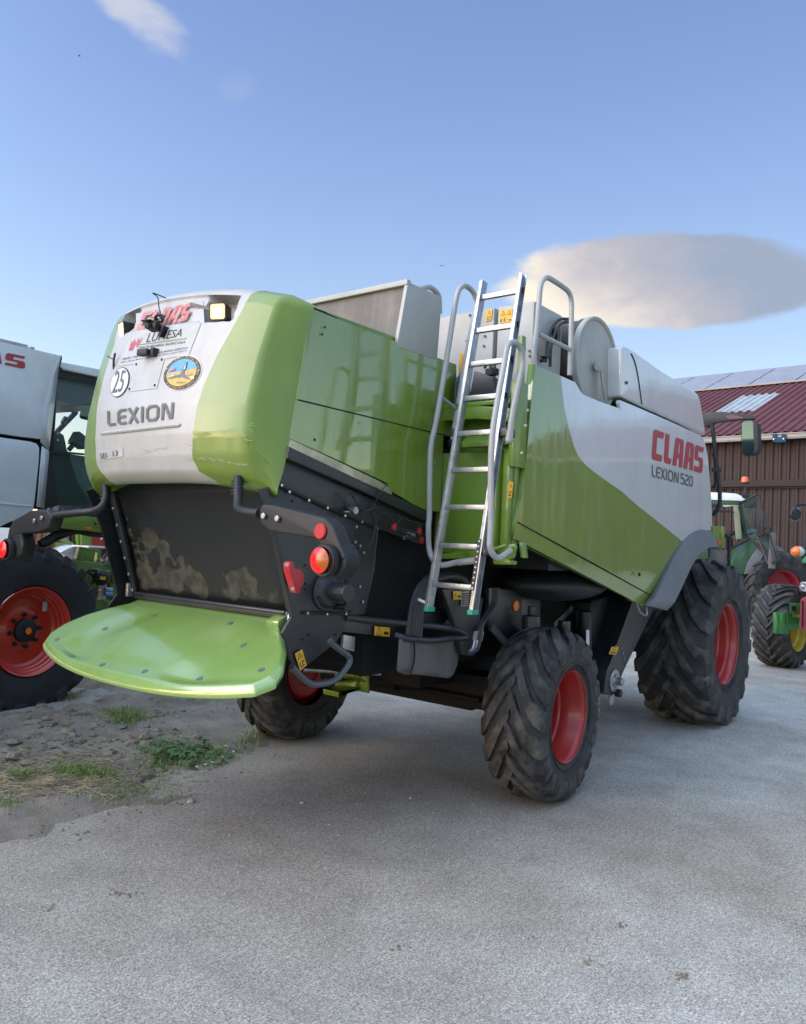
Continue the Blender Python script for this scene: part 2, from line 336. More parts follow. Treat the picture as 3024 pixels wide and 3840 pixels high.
def _bs(s, name, mats, parent, bevel, smooth):
    par = list(range(len(s.v)))
    def find(i):
        while par[i] != i: par[i] = par[par[i]]; i = par[i]
        return i
    for f in s.f:
        r0 = find(f[0])
        for q in f[1:]: par[find(q)] = r0
    groups = {}
    for fi, f in enumerate(s.f): groups.setdefault(find(f[0]), []).append(fi)
    out = []
    for g in groups.values():
        m = MB(); ids = {}
        for fi in g:
            for q in s.f[fi]:
                if q not in ids: ids[q] = len(m.v); m.v.append(s.v[q])
            m.f.append(tuple(ids[q] for q in s.f[fi])); m.m.append(s.m[fi])
        out.append(m.build(name, mats, parent, bevel=bevel, smooth=smooth))
    return out[0] if out else None
MB.build_split = _bs
def thing(name, label, cat, loc=(0, 0, 0), rz=0., group=None):
    o = bpy.data.objects.new(name, None); COL.objects.link(o); o.empty_display_size = .2
    o.location = loc; o.rotation_euler = (0, 0, rz); o['label'] = label; o['category'] = cat
    if group: o['group'] = group
    return o
def part_empty(name, parent, loc=(0, 0, 0), rz=0.):
    o = bpy.data.objects.new(name, None); COL.objects.link(o); o.empty_display_size = .1
    o.parent = parent; o.location = loc; o.rotation_euler = (0, 0, rz); return o
def tag(o, label, cat, group=None):
    o['label'] = label; o['category'] = cat
    if group: o['group'] = group
    return o
def struct(o): o['kind'] = 'structure'; return o
# flat shapes with holes / fine triangulation, mapped through a surface function f(u, v) -> 3D
def sheet(mb, outlines, f, step=None, mi=0):
    vs_ = []; fs = []
    for ol in outlines:
        o = len(vs_); 
        if step:
            q = []
            for i in range(len(ol)):
                a, b = Vector(ol[i]), Vector(ol[(i+1) % len(ol)]); k = max(1, int((b-a).length/step))
                q += [tuple(a.lerp(b, j/k)) for j in range(k)]
            ol = q
        vs_ += [Vector(p) for p in ol]; fs.append(list(range(o, len(vs_))))
    if step:
        xs = [p[0] for p in vs_]; ys = [p[1] for p in vs_]
        x = min(xs)+step*.5
        while x < max(xs):
            y = min(ys)+step*.5
            while y < max(ys): vs_.append(Vector((x, y))); y += step
            x += step
    r = delaunay_2d_cdt(vs_, [], fs, 1, 1e-6)
    mb.mi(mi).add([f(p[0], p[1]) for p in r[0]], [tuple(t) for t in r[2]])
# ---- lettering
def stroke_poly(pts, w):
    """thick polyline with mitred joints as one outline"""
    P = [Vector(p) for p in pts]; L_ = []; R_ = []
    for i, p in enumerate(P):
        if i == 0: d = (P[1]-P[0]).normalized(); n = Vector((-d.y, d.x)); k = 1
        elif i == len(P)-1: d = (P[i]-P[i-1]).normalized(); n = Vector((-d.y, d.x)); k = 1
        else:
            d1 = (P[i]-P[i-1]).normalized(); d2 = (P[i+1]-P[i]).normalized(); n1 = Vector((-d1.y, d1.x)); n2 = Vector((-d2.y, d2.x))
            n = (n1+n2).normalized(); k = 1/max(.4, n.dot(n1))
        L_.append(p+n*w/2*k); R_.append(p-n*w/2*k)
    return [tuple(q) for q in L_+R_[::-1]]
STK = {  # strokes in a 1-high box, advance width last
 'L': ([[(.08, 1), (.08, .16), (.16, .08), (.55, .08)]], .66),
 'E': ([[(.6, .92), (.22, .92), (.08, .78), (.08, .22), (.22, .08), (.6, .08)], [(.15, .5), (.55, .5)]], .72),
 'X': ([[(.03, 1), (.63, 0)], [(.60, 1), (.06, 0)]], .82),
 'I': ([[(.09, 1), (.09, 0)]], .34),
 'O': ([[(.45, .92), (.22, .92), (.08, .75), (.08, .25), (.22, .08), (.64, .08), (.78, .25), (.78, .75), (.64, .92), (.47, .92)]], 1.02),
 'N': ([[(.08, 0), (.08, .92), (.2, .92), (.58, .1), (.7, .1), (.7, 1)]], .92),
 '5': ([[(.6, .92), (.08, .92), (.08, .56), (.5, .56), (.6, .44), (.6, .2), (.48, .08), (.03, .08)]], .76),
 '2': ([[(.04, .92), (.48, .92), (.6, .8), (.6, .64), (.5, .54), (.18, .46), (.08, .36), (.08, .08), (.64, .08)]], .76),
 '0': ([[(.4, .92), (.2, .92), (.08, .78), (.08, .22), (.2, .08), (.5, .08), (.62, .22), (.62, .78), (.5, .92), (.43, .92)]], .76),
 ' ': ([], .22)}
BLK = {
 'C': ([[(.1, 1), (.82, 1), (.76, .78), (.33, .78), (.3, .74), (.3, .26), (.33, .22), (.78, .22), (.74, 0), (.1, 0), (0, .1), (0, .9)]], .92),
 'L': ([[(0, .1), (.1, 0), (.55, 0), (.6, .2), (.32, .2), (.32, 1), (.0, 1)]], .70),
 'A': ([[(0, 0), (.34, 0), (.37, .28), (.46, .28), (.46, .46), (.40, .46), (.44, .82), (.46, .82), (.46, 1), (.2, 1), (.12, .9)], [(.46, .28), (.54, .28), (.55, 0), (.84, 0), (.84, .9), (.76, 1), (.46, 1), (.46, .82), (.53, .82), (.53, .46), (.46, .46)]], .93),
 'S': ([[(0, 0), (.72, 0), (.82, .1), (.82, .48), (.74, .58), (.32, .58), (.32, .8), (.78, .8), (.82, 1), (.1, 1), (0, .9), (0, .5), (.08, .42), (.5, .42), (.5, .2), (.04, .2)]], .84)}
def word_polys(s, tab, w=.14):
    out = []; x = 0
    for c in s:
        g, adv = tab[c]
        for q in g:
            o = stroke_poly(q, w) if tab is STK else q
            out.append([(x+a, b) for a, b in o])
        x += adv
    W_ = max(p[0] for o in out for p in o)
    return [[(a/W_, b) for a, b in o] for o in out]
_fc = {}
def font_mesh(s, shear=0.):
    """verts (0..1 x 0..1 box) and faces of a string in the built-in font"""
    if (s, shear) in _fc: return _fc[(s, shear)]
    c = bpy.data.curves.new('t', 'FONT'); c.body = s; c.shear = shear; c.fill_mode = 'FRONT'; c.resolution_u = 3; c.offset = .0
    o = bpy.data.objects.new('t', c); COL.objects.link(o); dg = bpy.context.evaluated_depsgraph_get(); dg.update()
    me = bpy.data.meshes.new_from_object(o.evaluated_get(dg)); v = [tuple(p.co) for p in me.vertices]; f = [tuple(p.vertices) for p in me.polygons]
    bpy.data.objects.remove(o); bpy.data.curves.remove(c); bpy.data.meshes.remove(me)
    x0, x1 = min(p[0] for p in v), max(p[0] for p in v); y0, y1 = min(p[1] for p in v), max(p[1] for p in v)
    _fc[(s, shear)] = ([((p[0]-x0)/(x1-x0), (p[1]-y0)/(y1-y0)) for p in v], f); return _fc[(s, shear)]
def quadmap(TL, TR, BR, BL):
    """bilinear map of the unit square (v up) to a quad"""
    TL, TR, BR, BL = [Vector(q) for q in (TL, TR, BR, BL)]
    return lambda u, v: (BL*(1-u)+BR*u)*(1-v)+(TL*(1-u)+TR*u)*v
def put_text(mb, s, qm, mi=0, shear=0.):
    v, f = font_mesh(s, shear); mb.mi(mi).add([tuple(qm(*p)) for p in v], f)
# ================================================================== MAIN COMBINE HARVESTER
def interp(tab, v):
    return float(np.interp(v, [a for a, b in tab], [b for a, b in tab]))
def sst(x, a, b):
    t = min(1, max(0, (x-a)/(b-a))); return t*t*(3-2*t)
H = thing('combine_harvester', 'big green and light grey combine harvester seen from its rear corner, ladder on its side', 'combine harvester', (0, 0, 0))
XP = [(2.05, -2.55), (2.08, -2.585), (2.12, -2.61), (2.18, -2.64), (2.26, -2.665), (2.38, -2.675), (2.55, -2.66), (2.85, -2.60), (3.08, -2.535), (3.16, -2.51), (3.3, -2.44)]
YB = [(2.05, .66), (2.12, .60), (2.18, .535), (2.25, .488), (2.36, .475), (2.5, .49), (2.66, .53), (2.8, .60), (2.95, .70), (3.05, .745), (3.2, .775)]
XS = [(2.05, -2.5), (2.1, -2.495), (2.2, -2.46), (2.37, -2.425), (2.6, -2.37), (3.2, -2.29)]
def hx(y, z):
    zz = z-.045*y/.80*sst(z, 2.2, 3.1)
    return interp(XP, zz)+.035-.125*(1-min(1, abs(y)/.80)**2.8)
def hood_p(y, t):
    """point of the rear hood: y across, t 0..1 bottom to top"""
    a = min(1, abs(y)/.80)
    zb = 2.125-.05*a**4; ztp = 3.30-.07*a**2
    z = zb+(ztp-zb)*t
    if t > .97: pass
    x = hx(y, z+.045*y/.80*sst(z, 2.2, 3.1))
    if t > .955: x += .05*((t-.955)/.045)**2
    if t < .05: x += .035*((.05-t)/.05)**2
    # lamp recess below the upper lip
    wz = sst(z, 3.05, 3.08)*(1-sst(z, ztp-.075, ztp-.05)); wy = 1-(sst(y, .57, .615) if y > 0 else sst(-y, .515, .56))
    dep = .02+.13*(sst(y, .40, .44) if y > 0 else sst(-y, .29, .33))
    x += dep*wz*wy
    return V(x, y, z+.045*y/.80*sst(z, 2.2, 3.1))
def hood_hit(p):
    x = -2.7
    for _ in range(12):
        q = at(p, 'x', x); x = .5*x+.5*hx(q[1], q[2])
    return Vector(at(p, 'x', x))
def _tab(pts, sg):
    t = sorted((h_.z-.045*h_.y/.80*sst(h_.z, 2.2, 3.1), sg*h_.y) for h_ in [hood_hit(Z1(*p)) for p in pts]); return [(2.0, t[0][1]+.03)]+t+[(3.4, t[-1][1])]
YBR = _tab([(1190, 160), (1130, 270), (1060, 400), (960, 580), (880, 760), (830, 930), (808, 1100), (808, 1230), (850, 1305), (925, 1352)], -1)
YBL = _tab([(318, 420), (305, 500), (270, 600), (235, 720), (205, 850), (190, 1000), (187, 1150), (195, 1270), (240, 1335)], 1)
YBR = [(z, min(.765, max(.2, y))) for z, y in YBR]; YBL = [(z, min(.765, max(.2, y))) for z, y in YBL]
print('YBR', [(round(p, 2), round(q, 2)) for p, q in YBR]); print('YBL', [(round(p, 2), round(q, 2)) for p, q in YBL])
NT = 110
ts = [i/NT for i in range(NT+1)]
def zt(t): return 2.125+1.13*t
rows = []
for t in ts:
    br, bl = interp(YBR, zt(t)), interp(YBL, zt(t)); rows.append([hood_p(-br+(br+bl)*k/90, t) for k in range(91)])
# roof of the hood behind the lip, then the underside lip
top = rows[-1]; rows += [[V(p.x+.05, p.y, p.z+.012) for p in top], [V(p.x+.25, p.y, p.z+.0) for p in top]]
bot = rows[0]; rows = [[V(p.x+.22, p.y, p.z+.03) for p in bot], [V(p.x+.03, p.y, p.z-.012) for p in bot]]+rows
MB().grid(rows).build('rear_hood_panel', WHITE, H, smooth=50)
for sg in (-1, 1):
    rows = []
    for t in ts[::2]:
        b = interp(YBR if sg < 0 else YBL, zt(t)); r = [hood_p(sg*(b+(.80-b)*k/10), t) for k in range(11)]
        pc = r[-1]; xs = interp(XS, pc.z)
        for k in range(1, 9):
            u = k/8; r.append(V(pc.x+(xs-pc.x)*u, sg*(.80+.10*(1-(1-u)**1.25)), pc.z+(-.06*u*sst(t, .5, 1)-.015*u*(1-t))))
        rows.append(r)
    top = rows[-1]; rows += [[V(p.x+.04, p.y-sg*.015, p.z+.012) for p in top], [V(p.x+.25, p.y-sg*.03, p.z-.0) for p in top]]
    bot = rows[0]; rows = [[V(p.x+.2, p.y-sg*.1, p.z+.04) for p in bot], [V(p.x+.02, p.y-sg*.012, p.z-.014) for p in bot]]+rows
    MB().grid(rows).build('hood_side_panel', GREENH, H, smooth=50)
MB().box((-1.86, 0, 3.12), (.86, 1.72, .05)).build('hood_roof', GREEN2, H, bevel=.01)
# ridge bar and lettering on the hood
def off(f, d=-.004): return lambda u, v: f(u, v)+V(d, 0, 0)
def hoodquad(TL, TR, BR, BL, Z=Z1, d=-.005):
    qm = quadmap((*Z(*TL), 0), (*Z(*TR), 0), (*Z(*BR), 0), (*Z(*BL), 0))
    cache = {}
    def f(u, v):
        k = (round(u, 4), round(v, 4))
        if k not in cache:
            q = qm(u, v); cache[k] = hood_hit((q.x, q.y))+V(d, 0, 0)
        return cache[k]
    return f
def plate(mb, f, n=6, m=6, mi=0, rnd=0.):
    pts = [(0, 0), (1, 0), (1, 1), (0, 1)] if not rnd else [(rnd, 0), (1-rnd, 0), (1, rnd), (1, 1-rnd), (1-rnd, 1), (rnd, 1), (0, 1-rnd), (0, rnd)]
    sheet(mb, [pts], f, 1/n, mi)
def disc2(r=.5, n=36, cx=.5, cy=.5, ry=None):
    ry = ry or r; return [(cx+r*math.cos(2*math.pi*i/n), cy+ry*math.sin(2*math.pi*i/n)) for i in range(n)]
q = [hood_hit(Z1(*p)) for p in [(225, 1070), (350, 1055), (480, 1040), (600, 1026), (730, 1014)]]
MB().tube([(p.x-.004, p.y, p.z) for p in q], lambda t: .012 if .03 < t < .97 else .008, 8).build('moulded_ridge', WHITE, H)
mb = MB()
f = hoodquad((262, 925), (692, 868), (684, 975), (266, 1022))
for pl in word_polys('LEXION', STK, .17): sheet(mb, [pl], f, .06)
mb.build('model_lettering', GREYLET, H, smooth=0)
mb = MB(); f = hoodquad((430, 295), (860, 215), (868, 355), (432, 452), d=.016)
plate(mb, f, 8); p_ = mb.build('name_plate', WHITE, H, solid=.012, smooth=0, fixn=False)
mb = MB(); f = hoodquad((450, 300), (822, 226), (806, 335), (443, 410), d=.0)
SH = .12
for pl in word_polys('CLAAS', BLK): sheet(mb, [[(a*(1-SH)+SH*b, b) for a, b in pl]], f, .07)
mb.build('name_lettering', REDFADE, p_, smooth=0)
# stickers on the hood (each a part)
mb = MB(); f = hoodquad((412, 445), (865, 360), (785, 565), (330, 640), d=-.003); plate(mb, f, 8)
s_ = mb.build('dealer_sticker', PAPERG, H, smooth=0)
mb = MB()
put_text(mb, 'LUMESA', hoodquad((525, 425), (748, 397), (738, 447), (512, 487)), 0, .25)
put_text(mb, 'MAQUINARIA AGRICOLA', hoodquad((470, 512), (764, 474), (762, 492), (462, 534)), 0, .2)
put_text(mb, 'VENTA Y REPARACION DE MAQUINARIA AGRICOLA', hoodquad((362, 585), (780, 512), (778, 527), (358, 602)), 0, .1)
put_text(mb, 'Ctra. Santa Barbara - 31130 MAÑERU (NAVARRA)', hoodquad((352, 606), (775, 531), (773, 543), (350, 620)), 0, .1)
f = hoodquad((405, 470), (492, 450), (480, 530), (400, 548))
for tri in ([(0, .1), (.2, .95), (.25, .35)], [(.22, .6), (.42, 1), (.5, .5), (.34, .2)], [(.52, .6), (.72, 1), (.8, .5), (.64, .2)], [(.8, .7), (1, 1), (.84, .5)], [(.02, .1), (.3, .34), (.2, .1)], [(.25, .3), (.32, .0), (.36, .28)]):
    sheet(mb, [tri], f, None, 1)
f = hoodquad((470, 497), (775, 457), (774, 462), (470, 503)); plate(mb, f, 6, mi=2)
mb.build('dealer_lettering', [BLKINK, INKRED, GREEN2], s_, smooth=0)
mb = MB(); f = hoodquad((283, 645), (405, 645), (405, 837), (283, 837)); CXY = Z1(343, 741)
def ell(cx, cy, a, b_, tilt, Z=Z1, d=-.005):
    ct, st = math.cos(tilt), math.sin(tilt); cache = {}
    def f(u, v):
        k = (round(u, 4), round(v, 4))
        if k not in cache:
            x, y = (u-.5)*2*a, (v-.5)*2*b_; cache[k] = hood_hit(Z(cx+x*ct-y*st*-1, cy-(y*ct)+x*st*1))+V(d, 0, 0)
        return cache[k]
    return f
def ellr(cx, cy, a, b_, tilt, d):
    """ellipse with half axes a (along tilt, radians ccw in the picture) and b_"""
    ct, st = math.cos(tilt), math.sin(tilt)
    def f(u, v):
        x, y = (u-.5)*2*a, (v-.5)*2*b_; return hood_hit(Z1(cx+x*ct-y*st, cy-(x*st+y*ct)))+V(d, 0, 0)
    return f
sheet(mb, [disc2()], ellr(343, 741, 100, 58, rad(72), -.003), .12, 0)
s_ = mb.build('speed_sticker', BLKINK, H, smooth=0)
mb = MB(); sheet(mb, [disc2()], ellr(343, 741, 94, 53, rad(72), -.006), .12, 0); o_ = mb.build('speed_sticker_face', PAPER, s_, smooth=0)
mb = MB(); put_text(mb, '25', hoodquad((322, 668), (388, 662), (362, 800), (296, 812), d=-.009), 0, .0); mb.build('speed_lettering', GREYLET, s_, smooth=0)
mb = MB(); f = hoodquad((438, 610), (632, 578), (580, 780), (392, 802), d=-.003); plate(mb, f, 6)
s_ = mb.build('blank_plate', PAPERG, H, smooth=0)
mb = MB()
for p in [(450, 626), (613, 596), (568, 760), (406, 784)]:
    c = hood_hit(Z1(*p)); mb.lathe([(0, .0001), (.004, .006), (0, .009)], c+V(-.004, 0, 0), (-1, 0, 0), 10)
mb.build('plate_rivet', DARK, s_, split=True)
TB = rad(34)
def bf(d): return ellr(744, 680, 134, 103, TB, d)
mb = MB(); sheet(mb, [disc2()], bf(-.003), .1, 0); s_ = mb.build('bird_sticker', PAPER, H, smooth=0)
mb = MB(); sheet(mb, [disc2(.48)], bf(-.005), .1, 0)
sheet(mb, [disc2(.39)], bf(-.007), .1, 1)
ct = lambda u, v: (.5+(u-.5)*math.cos(-TB)-(v-.5)*math.sin(-TB)*.77, .5+(u-.5)*math.sin(-TB)*1.3+(v-.5)*math.cos(-TB))
def cr_(pts): return [ct(*p) for p in pts]
g_ = []
for a in np.linspace(math.pi*1.0, math.pi*2.0, 20): g_.append((.5+.385*math.cos(a+TB*.0-.0), .5+.385*math.sin(a)))
g2 = [(.5+.385*math.cos(a), .5+.385*math.sin(a)) for a in np.linspace(rad(180-34-2), rad(360-34+12), 24)]
sheet(mb, [g2], bf(-.009), .1, 2)
for pl in ([(.16, .30), (.30, .40), (.47, .44), (.60, .80), (.66, .86), (.60, .60), (.57, .46), (.66, .36), (.74, .30), (.66, .30), (.52, .36), (.36, .34)],): sheet(mb, [cr_(pl)], bf(-.011), .1, 3)
for pl in ([(.56, .60), (.60, .62), (.62, .78)], [(.24, .36), (.34, .40), (.30, .43)], [(.72, .36), (.80, .40), (.82, .32), (.76, .28)]): sheet(mb, [cr_(pl)], bf(-.013), .1, 4)
for pl in ([(.22, .62), (.34, .66), (.36, .58), (.20, .54)], [(.62, .44), (.74, .50), (.78, .44), (.66, .40)]): sheet(mb, [cr_(pl)], bf(-.012), .1, 5)
# ring text, letter by letter
def ring_text(txt, a0, a1, rr, hh, flip):
    n = len(txt)
    for i, c in enumerate(txt):
        if c == ' ': continue
        a = a0+(a1-a0)*(i+.5)/n; cx, cy = .5+rr*math.cos(a), .5+rr*math.sin(a); w = abs(a1-a0)/n*rr*.42
        tx, ty = -math.sin(a), math.cos(a)
        if a1 < a0: tx, ty = -tx, -ty
        ux, uy = (math.cos(a), math.sin(a)) if not flip else (-math.cos(a), -math.sin(a))
        v, f_ = font_mesh(c)
        fn = bf(-.009); mb.mi(2).add([tuple(fn(cx+tx*w*(2*p-1)+ux*hh*(q_-.5), cy+ty*w*(2*p-1)+uy*hh*(q_-.5))) for p, q_ in v], f_)
ring_text('LOS AGUILUCHOS CENIZOS PROTEGEN TUS CULTIVOS', rad(160), rad(-50), .435, .055, False)
ring_text('NO LOS MATES CON LA COSECHADORA', rad(180), rad(300), .435, .055, True)
put_text(mb, 'Gunatura', lambda u, v: bf(-.013)(*ct(.40+.2*u, .17+.06*v)), 0, .2)
mb.build('bird_sticker_print', [BLKINK, INKBLUE, INKYEL, INKGREY, INKWHITE, REDFADE], s_, smooth=0)
mb = MB(); f = hoodquad((212, 1180), (362, 1158), (366, 1215), (214, 1240), d=-.003); plate(mb, f, 6); s_ = mb.build('number_sticker', PAPERG, H, smooth=0)
mb = MB(); put_text(mb, '583-', hoodquad((218, 1197), (272, 1190), (270, 1226), (219, 1231))); put_text(mb, '13', hoodquad((300, 1182), (332, 1178), (331, 1211), (301, 1216))); mb.build('number_lettering', BLKINK, s_, smooth=0)
# scratches along the lower edge of the hood: bare plastic marks
def scratches(name, pts, Z, n, spread, mtl, parent, hit, seed=3, ln=(8, 40)):
    rnd = random.Random(seed); mb = MB()
    for i in range(n):
        k = rnd.random()*(len(pts)-1); a = int(k); fr = k-a
        x = pts[a][0]*(1-fr)+pts[a+1][0]*fr+rnd.gauss(0, spread); y = pts[a][1]*(1-fr)+pts[a+1][1]*fr+rnd.gauss(0, spread*.35)
        L_ = rnd.uniform(*ln); an = rnd.gauss(.15, .25); w = rnd.uniform(.5, 2.2)
        c, s = math.cos(an), math.sin(an); q = [(x, y), (x+L_*.4*c, y+L_*.4*s-w), (x+L_*c, y+L_*s), (x+L_*.5*c, y+L_*.5*s+w)]
        mb.add([hit(Z(*p)) for p in q], [(0, 1, 2, 3)])
    mb.build(name, mtl, parent, smooth=0, fixn=False)
SCR = mat('bare_scratch', (.42, .46, .32), .7, noise=.3, nscale=60)
hh_ = lambda p: hood_hit(p)+V(-.003, 0, 0)
scratches('paint_scratches', [(815, 1228), (900, 1225), (1000, 1245), (1100, 1262), (1150, 1270)], Z1, 75, 12, SCR, H, hh_)
scratches('paint_scratches', [(830, 1060), (1000, 1040), (1150, 1115), (1150, 985)], Z1, 16, 22, SCR, H, hh_, 5, (20, 80))
SCR2 = mat('dark_scratch', (.30, .30, .27), .7)
scratches('paint_scratches', [(220, 1190), (420, 1200), (600, 1150), (790, 1120), (790, 1240)], Z1, 26, 30, SCR2, H, hh_, 6, (20, 90))
# work lamps in the recess
def work_lamp(c, nrm, w, h, label):
    n = V(*nrm).normalized(); r = n.cross(V(0, 0, 1)).normalized()*-1; u = r.cross(n)*-1
    if u.z < 0: u = -u
    c = V(*c)
    def P(a, b, d): return c+r*a*w/2+u*b*h/2+n*d
    o = [(-1, -.8), (-.8, -1), (.8, -1), (1, -.8), (1, .8), (.8, 1), (-.8, 1), (-1, .8)]
    mb = MB(); rows = []
    for (s, d) in ((.55, -.09), (.85, -.07), (1.0, -.02), (1.08, .0), (1.08, .015), (.98, .015)):
        rows.append([P(a*s, b*s, d) for a, b in o+o[:1]])
    mb.grid(rows); mb.add([P(a*.55, b*.55, -.09) for a, b in o], [tuple(range(8))])
    L = mb.build('work_lamp', BLACK, H); L['label'] = label
    MB().add([P(a*.93, b*.93, .016) for a, b in o], [tuple(range(8))]).build('lamp_lens', LAMPON, L, smooth=0)
    MB().add([P(.62*math.cos(k*.393), .66*math.sin(k*.393)-.08, .018) for k in range(16)], [tuple(range(16))]).build('lamp_bulb', LAMPHOT, L, smooth=0)
    mb = MB(); mb.tube([P(0, -1.0, -.03), P(0, -1.25, -.05), c-n*.16+u*-.02], .012, 8); mb.build('lamp_bracket', DARK, L)
    return P
cR = hood_hit(Z1(962, 285)); work_lamp(cR+V(.015, 0, 0), (-1, -.42, -.12), .098, .092, 'lit work lamp at the wide right end of the recess')
cL = hood_hit(Z1(352, 412)); work_lamp(cL+V(.0, -.02, 0), (-1, .25, -.12), .105, .10, 'lit work lamp at the narrow left end of the recess')
mb = MB(); a = hood_hit(Z1(800, 240)); mb.bar(a+V(-.01, 0, 0), cR+V(.03, .05, .02), .018, .006, (1, 0, 0)); mb.build('lamp_strap', DARK, H)
# rear view camera, sensor and their cable
c = V(*at(Z1(560, 385), 'x', hood_hit(Z1(555, 385)).x-.07))+V(.07, 0, -.01)
mb = MB(); mb.box(c+V(-.07, .0, .01), (.055, .07, .042), rz=.2, ry=.2).box(c+V(-.085, .02, .035), (.08, .075, .005), rz=.2, ry=.15); mb.cyl(c+V(-.09, 0, .01), c+V(-.125, -.005, .002), .018, 14)
mb.box(c+V(-.03, -.04, -.015), (.05, .02, .07), rz=.2, rx=.4)
cam_ = mb.build('rear_camera', BLACK, H, bevel=.004)
mb = MB(); c2 = hood_hit(Z1(600, 350)); rnd = random.Random(4)
a = hood_hit(Z1(650, 188)); a = V(-2.58, a.y, 3.262)
mb.tube([a+V(.02, 0, .0), a+V(-.06, .02, .012), hood_hit(Z1(628, 210))+V(-.05, 0, 0), hood_hit(Z1(628, 270))+V(-.04, 0, 0), hood_hit(Z1(632, 330))+V(-.03, 0, 0), c2+V(-.03, 0, 0)], .0035, 6)
pp = []
for i in range(44):
    an = i*.75; r = .035+.012*math.sin(i*1.7); pp.append(c2+V(-.04+.012*math.sin(i*2.3), -.045+r*1.2*math.cos(an), .0+r*.55*math.sin(an)))
mb.tube(pp, .0035, 5, sub=3); mb.tube([hood_hit(Z1(525, 325))+V(-.02, 0, 0), hood_hit(Z1(600, 340))+V(-.05, 0, 0), c2+V(-.03, 0, 0)], .002, 5)
mb.build('camera_cable', HOSE, H)
c = V(*at(Z1(500, 550), 'x', hood_hit(Z1(500, 548)).x-.045))+V(.045, -.03, 0); mb = MB()
mb.box(c+V(-.045, .03, .0), (.05, .085, .038), rz=.12); mb.box(c+V(-.02, -.035, .0), (.05, .03, .05)); mb.build('reversing_sensor', BLACK, H, bevel=.007)
mb = MB(); a = hood_hit(Z1(315, 610)); mb.tube([a+V(-.004, .01, -.05), a+V(-.015, 0, 0), a+V(-.02, -.02, .05)], .007, 6); mb.tube([a+V(-.01, 0, .01), a+V(-.05, .02, .03)], .003, 5); mb.build('broken_aerial_base', BLACK, H)
# ---------------- green upper side sheets (both sides) and their groove
seamL = [(interp(XS, z), z) for z in (3.12, 2.9, 2.6, 2.37)]
YS = -.9
def ysheet(name, pts, yv, th, m, parent=H, step=None, curve=None, bevel=.0, mirror=False, offs=0.):
    """sheet in an x-z plane at y=yv, given as x-z points; thickness inwards (+y on the right side)"""
    out = []
    for sg in ((1, -1) if mirror else (1,)):
        mb = MB()
        if step:
            g = lambda x, z: V(x, sg*(yv+(curve(x, z) if curve else 0)), z)
            sheet(mb, [pts], g, step); inn = V(0, sg*th, 0); n = len(pts)
            cxm, czm = sum(p[0] for p in pts)/n, sum(p[1] for p in pts)/n
            for i in range(n):
                a_, b_ = pts[i], pts[(i+1) % n]; k = max(1, int(math.hypot(b_[0]-a_[0], b_[1]-a_[1])/step))
                ln = [g(a_[0]+(b_[0]-a_[0])*j/k, a_[1]+(b_[1]-a_[1])*j/k) for j in range(k+1)]
                mb.grid([ln, [p+inn for p in ln]])
            mb.prism([V(x, sg*(yv+th+.03), z) for x, z in [(cxm+(x-cxm)*.985, czm+(z-czm)*.985) for x, z in pts]], (0, sg*.01, 0))
        else: mb.prism([(x, sg*yv, z) for x, z in pts], (0, sg*th, 0))
        out.append(mb.build(name, m, parent, bevel=bevel, smooth=40, fixn=not step))
    return out[0]
def xz(Z, pts, yv): return [(lambda q: (q[0], q[2]))(at(Z(*p), 'y', yv)) for p in pts]
o1 = [(-2.31, 3.12)]+xz(Z2, [(640, 402), (935, 515), (1100, 580), (1225, 625)], YS)
rgt = xz(Z2, [(1135, 1075)], YS); lf = xz(Z2, [(205, 852)], YS)
pts = o1+[(o1[-1][0], rgt[0][1]+.0), rgt[0], (lf[0][0]-.02, lf[0][1])]
def sidecurve(x, z): return -.02*(1-((z-2.6)/.55)**2)*.8
ysheet('upper_side_sheet', pts, YS, .02, GREEN, step=.09, curve=lambda x, z: .05*max(0, (z-2.75))**2*2, mirror=True)
b1 = xz(Z2, [(1030, 1562), (945, 1525), (805, 1440), (770, 1385), (720, 1360), (430, 1225), (150, 1100)], YS)
pts = [(lf[0][0]-.02, lf[0][1]-.006), (rgt[0][0]-.0, rgt[0][1]-.006), (-.95, 2.05)]+b1+[(-2.44, 2.3)]
pts = [(lf[0][0]-.02, lf[0][1]-.006), (rgt[0][0], rgt[0][1]-.006), (rgt[0][0], b1[0][1]+.0)]+b1+[(-2.43, b1[-1][1]+.01)]
ysheet('lower_side_sheet', pts, YS, .02, GREEN, step=.09, mirror=True)
zs = xz(Z2, [(148, 1100), (430, 1232), (720, 1370), (808, 1425), (806, 1462), (600, 1370), (135, 1150)], YS)
ysheet('bare_metal_strip', zs, YS+.004, .02, GOLDF)
mb = MB()
for p in [(375, 387), (357, 432), (310, 1108), (1590/2, 0)][:3]:
    a = at(Z2(*p), 'y', YS-.003); mb.lathe([(0, .0001), (.001, .007), (0, .008)], a, (0, -1, 0), 10)
mb.build('bolt_hole', VOID, H, split=True)
gv = [V(*at(Z2(*p), 'y', YS-.001)) for p in [(205, 852), (640, 958), (1055, 1060), (1135, 1077)]]
MB().tube(gv, .0035, 5, False).build('sheet_joint', VOID, H)
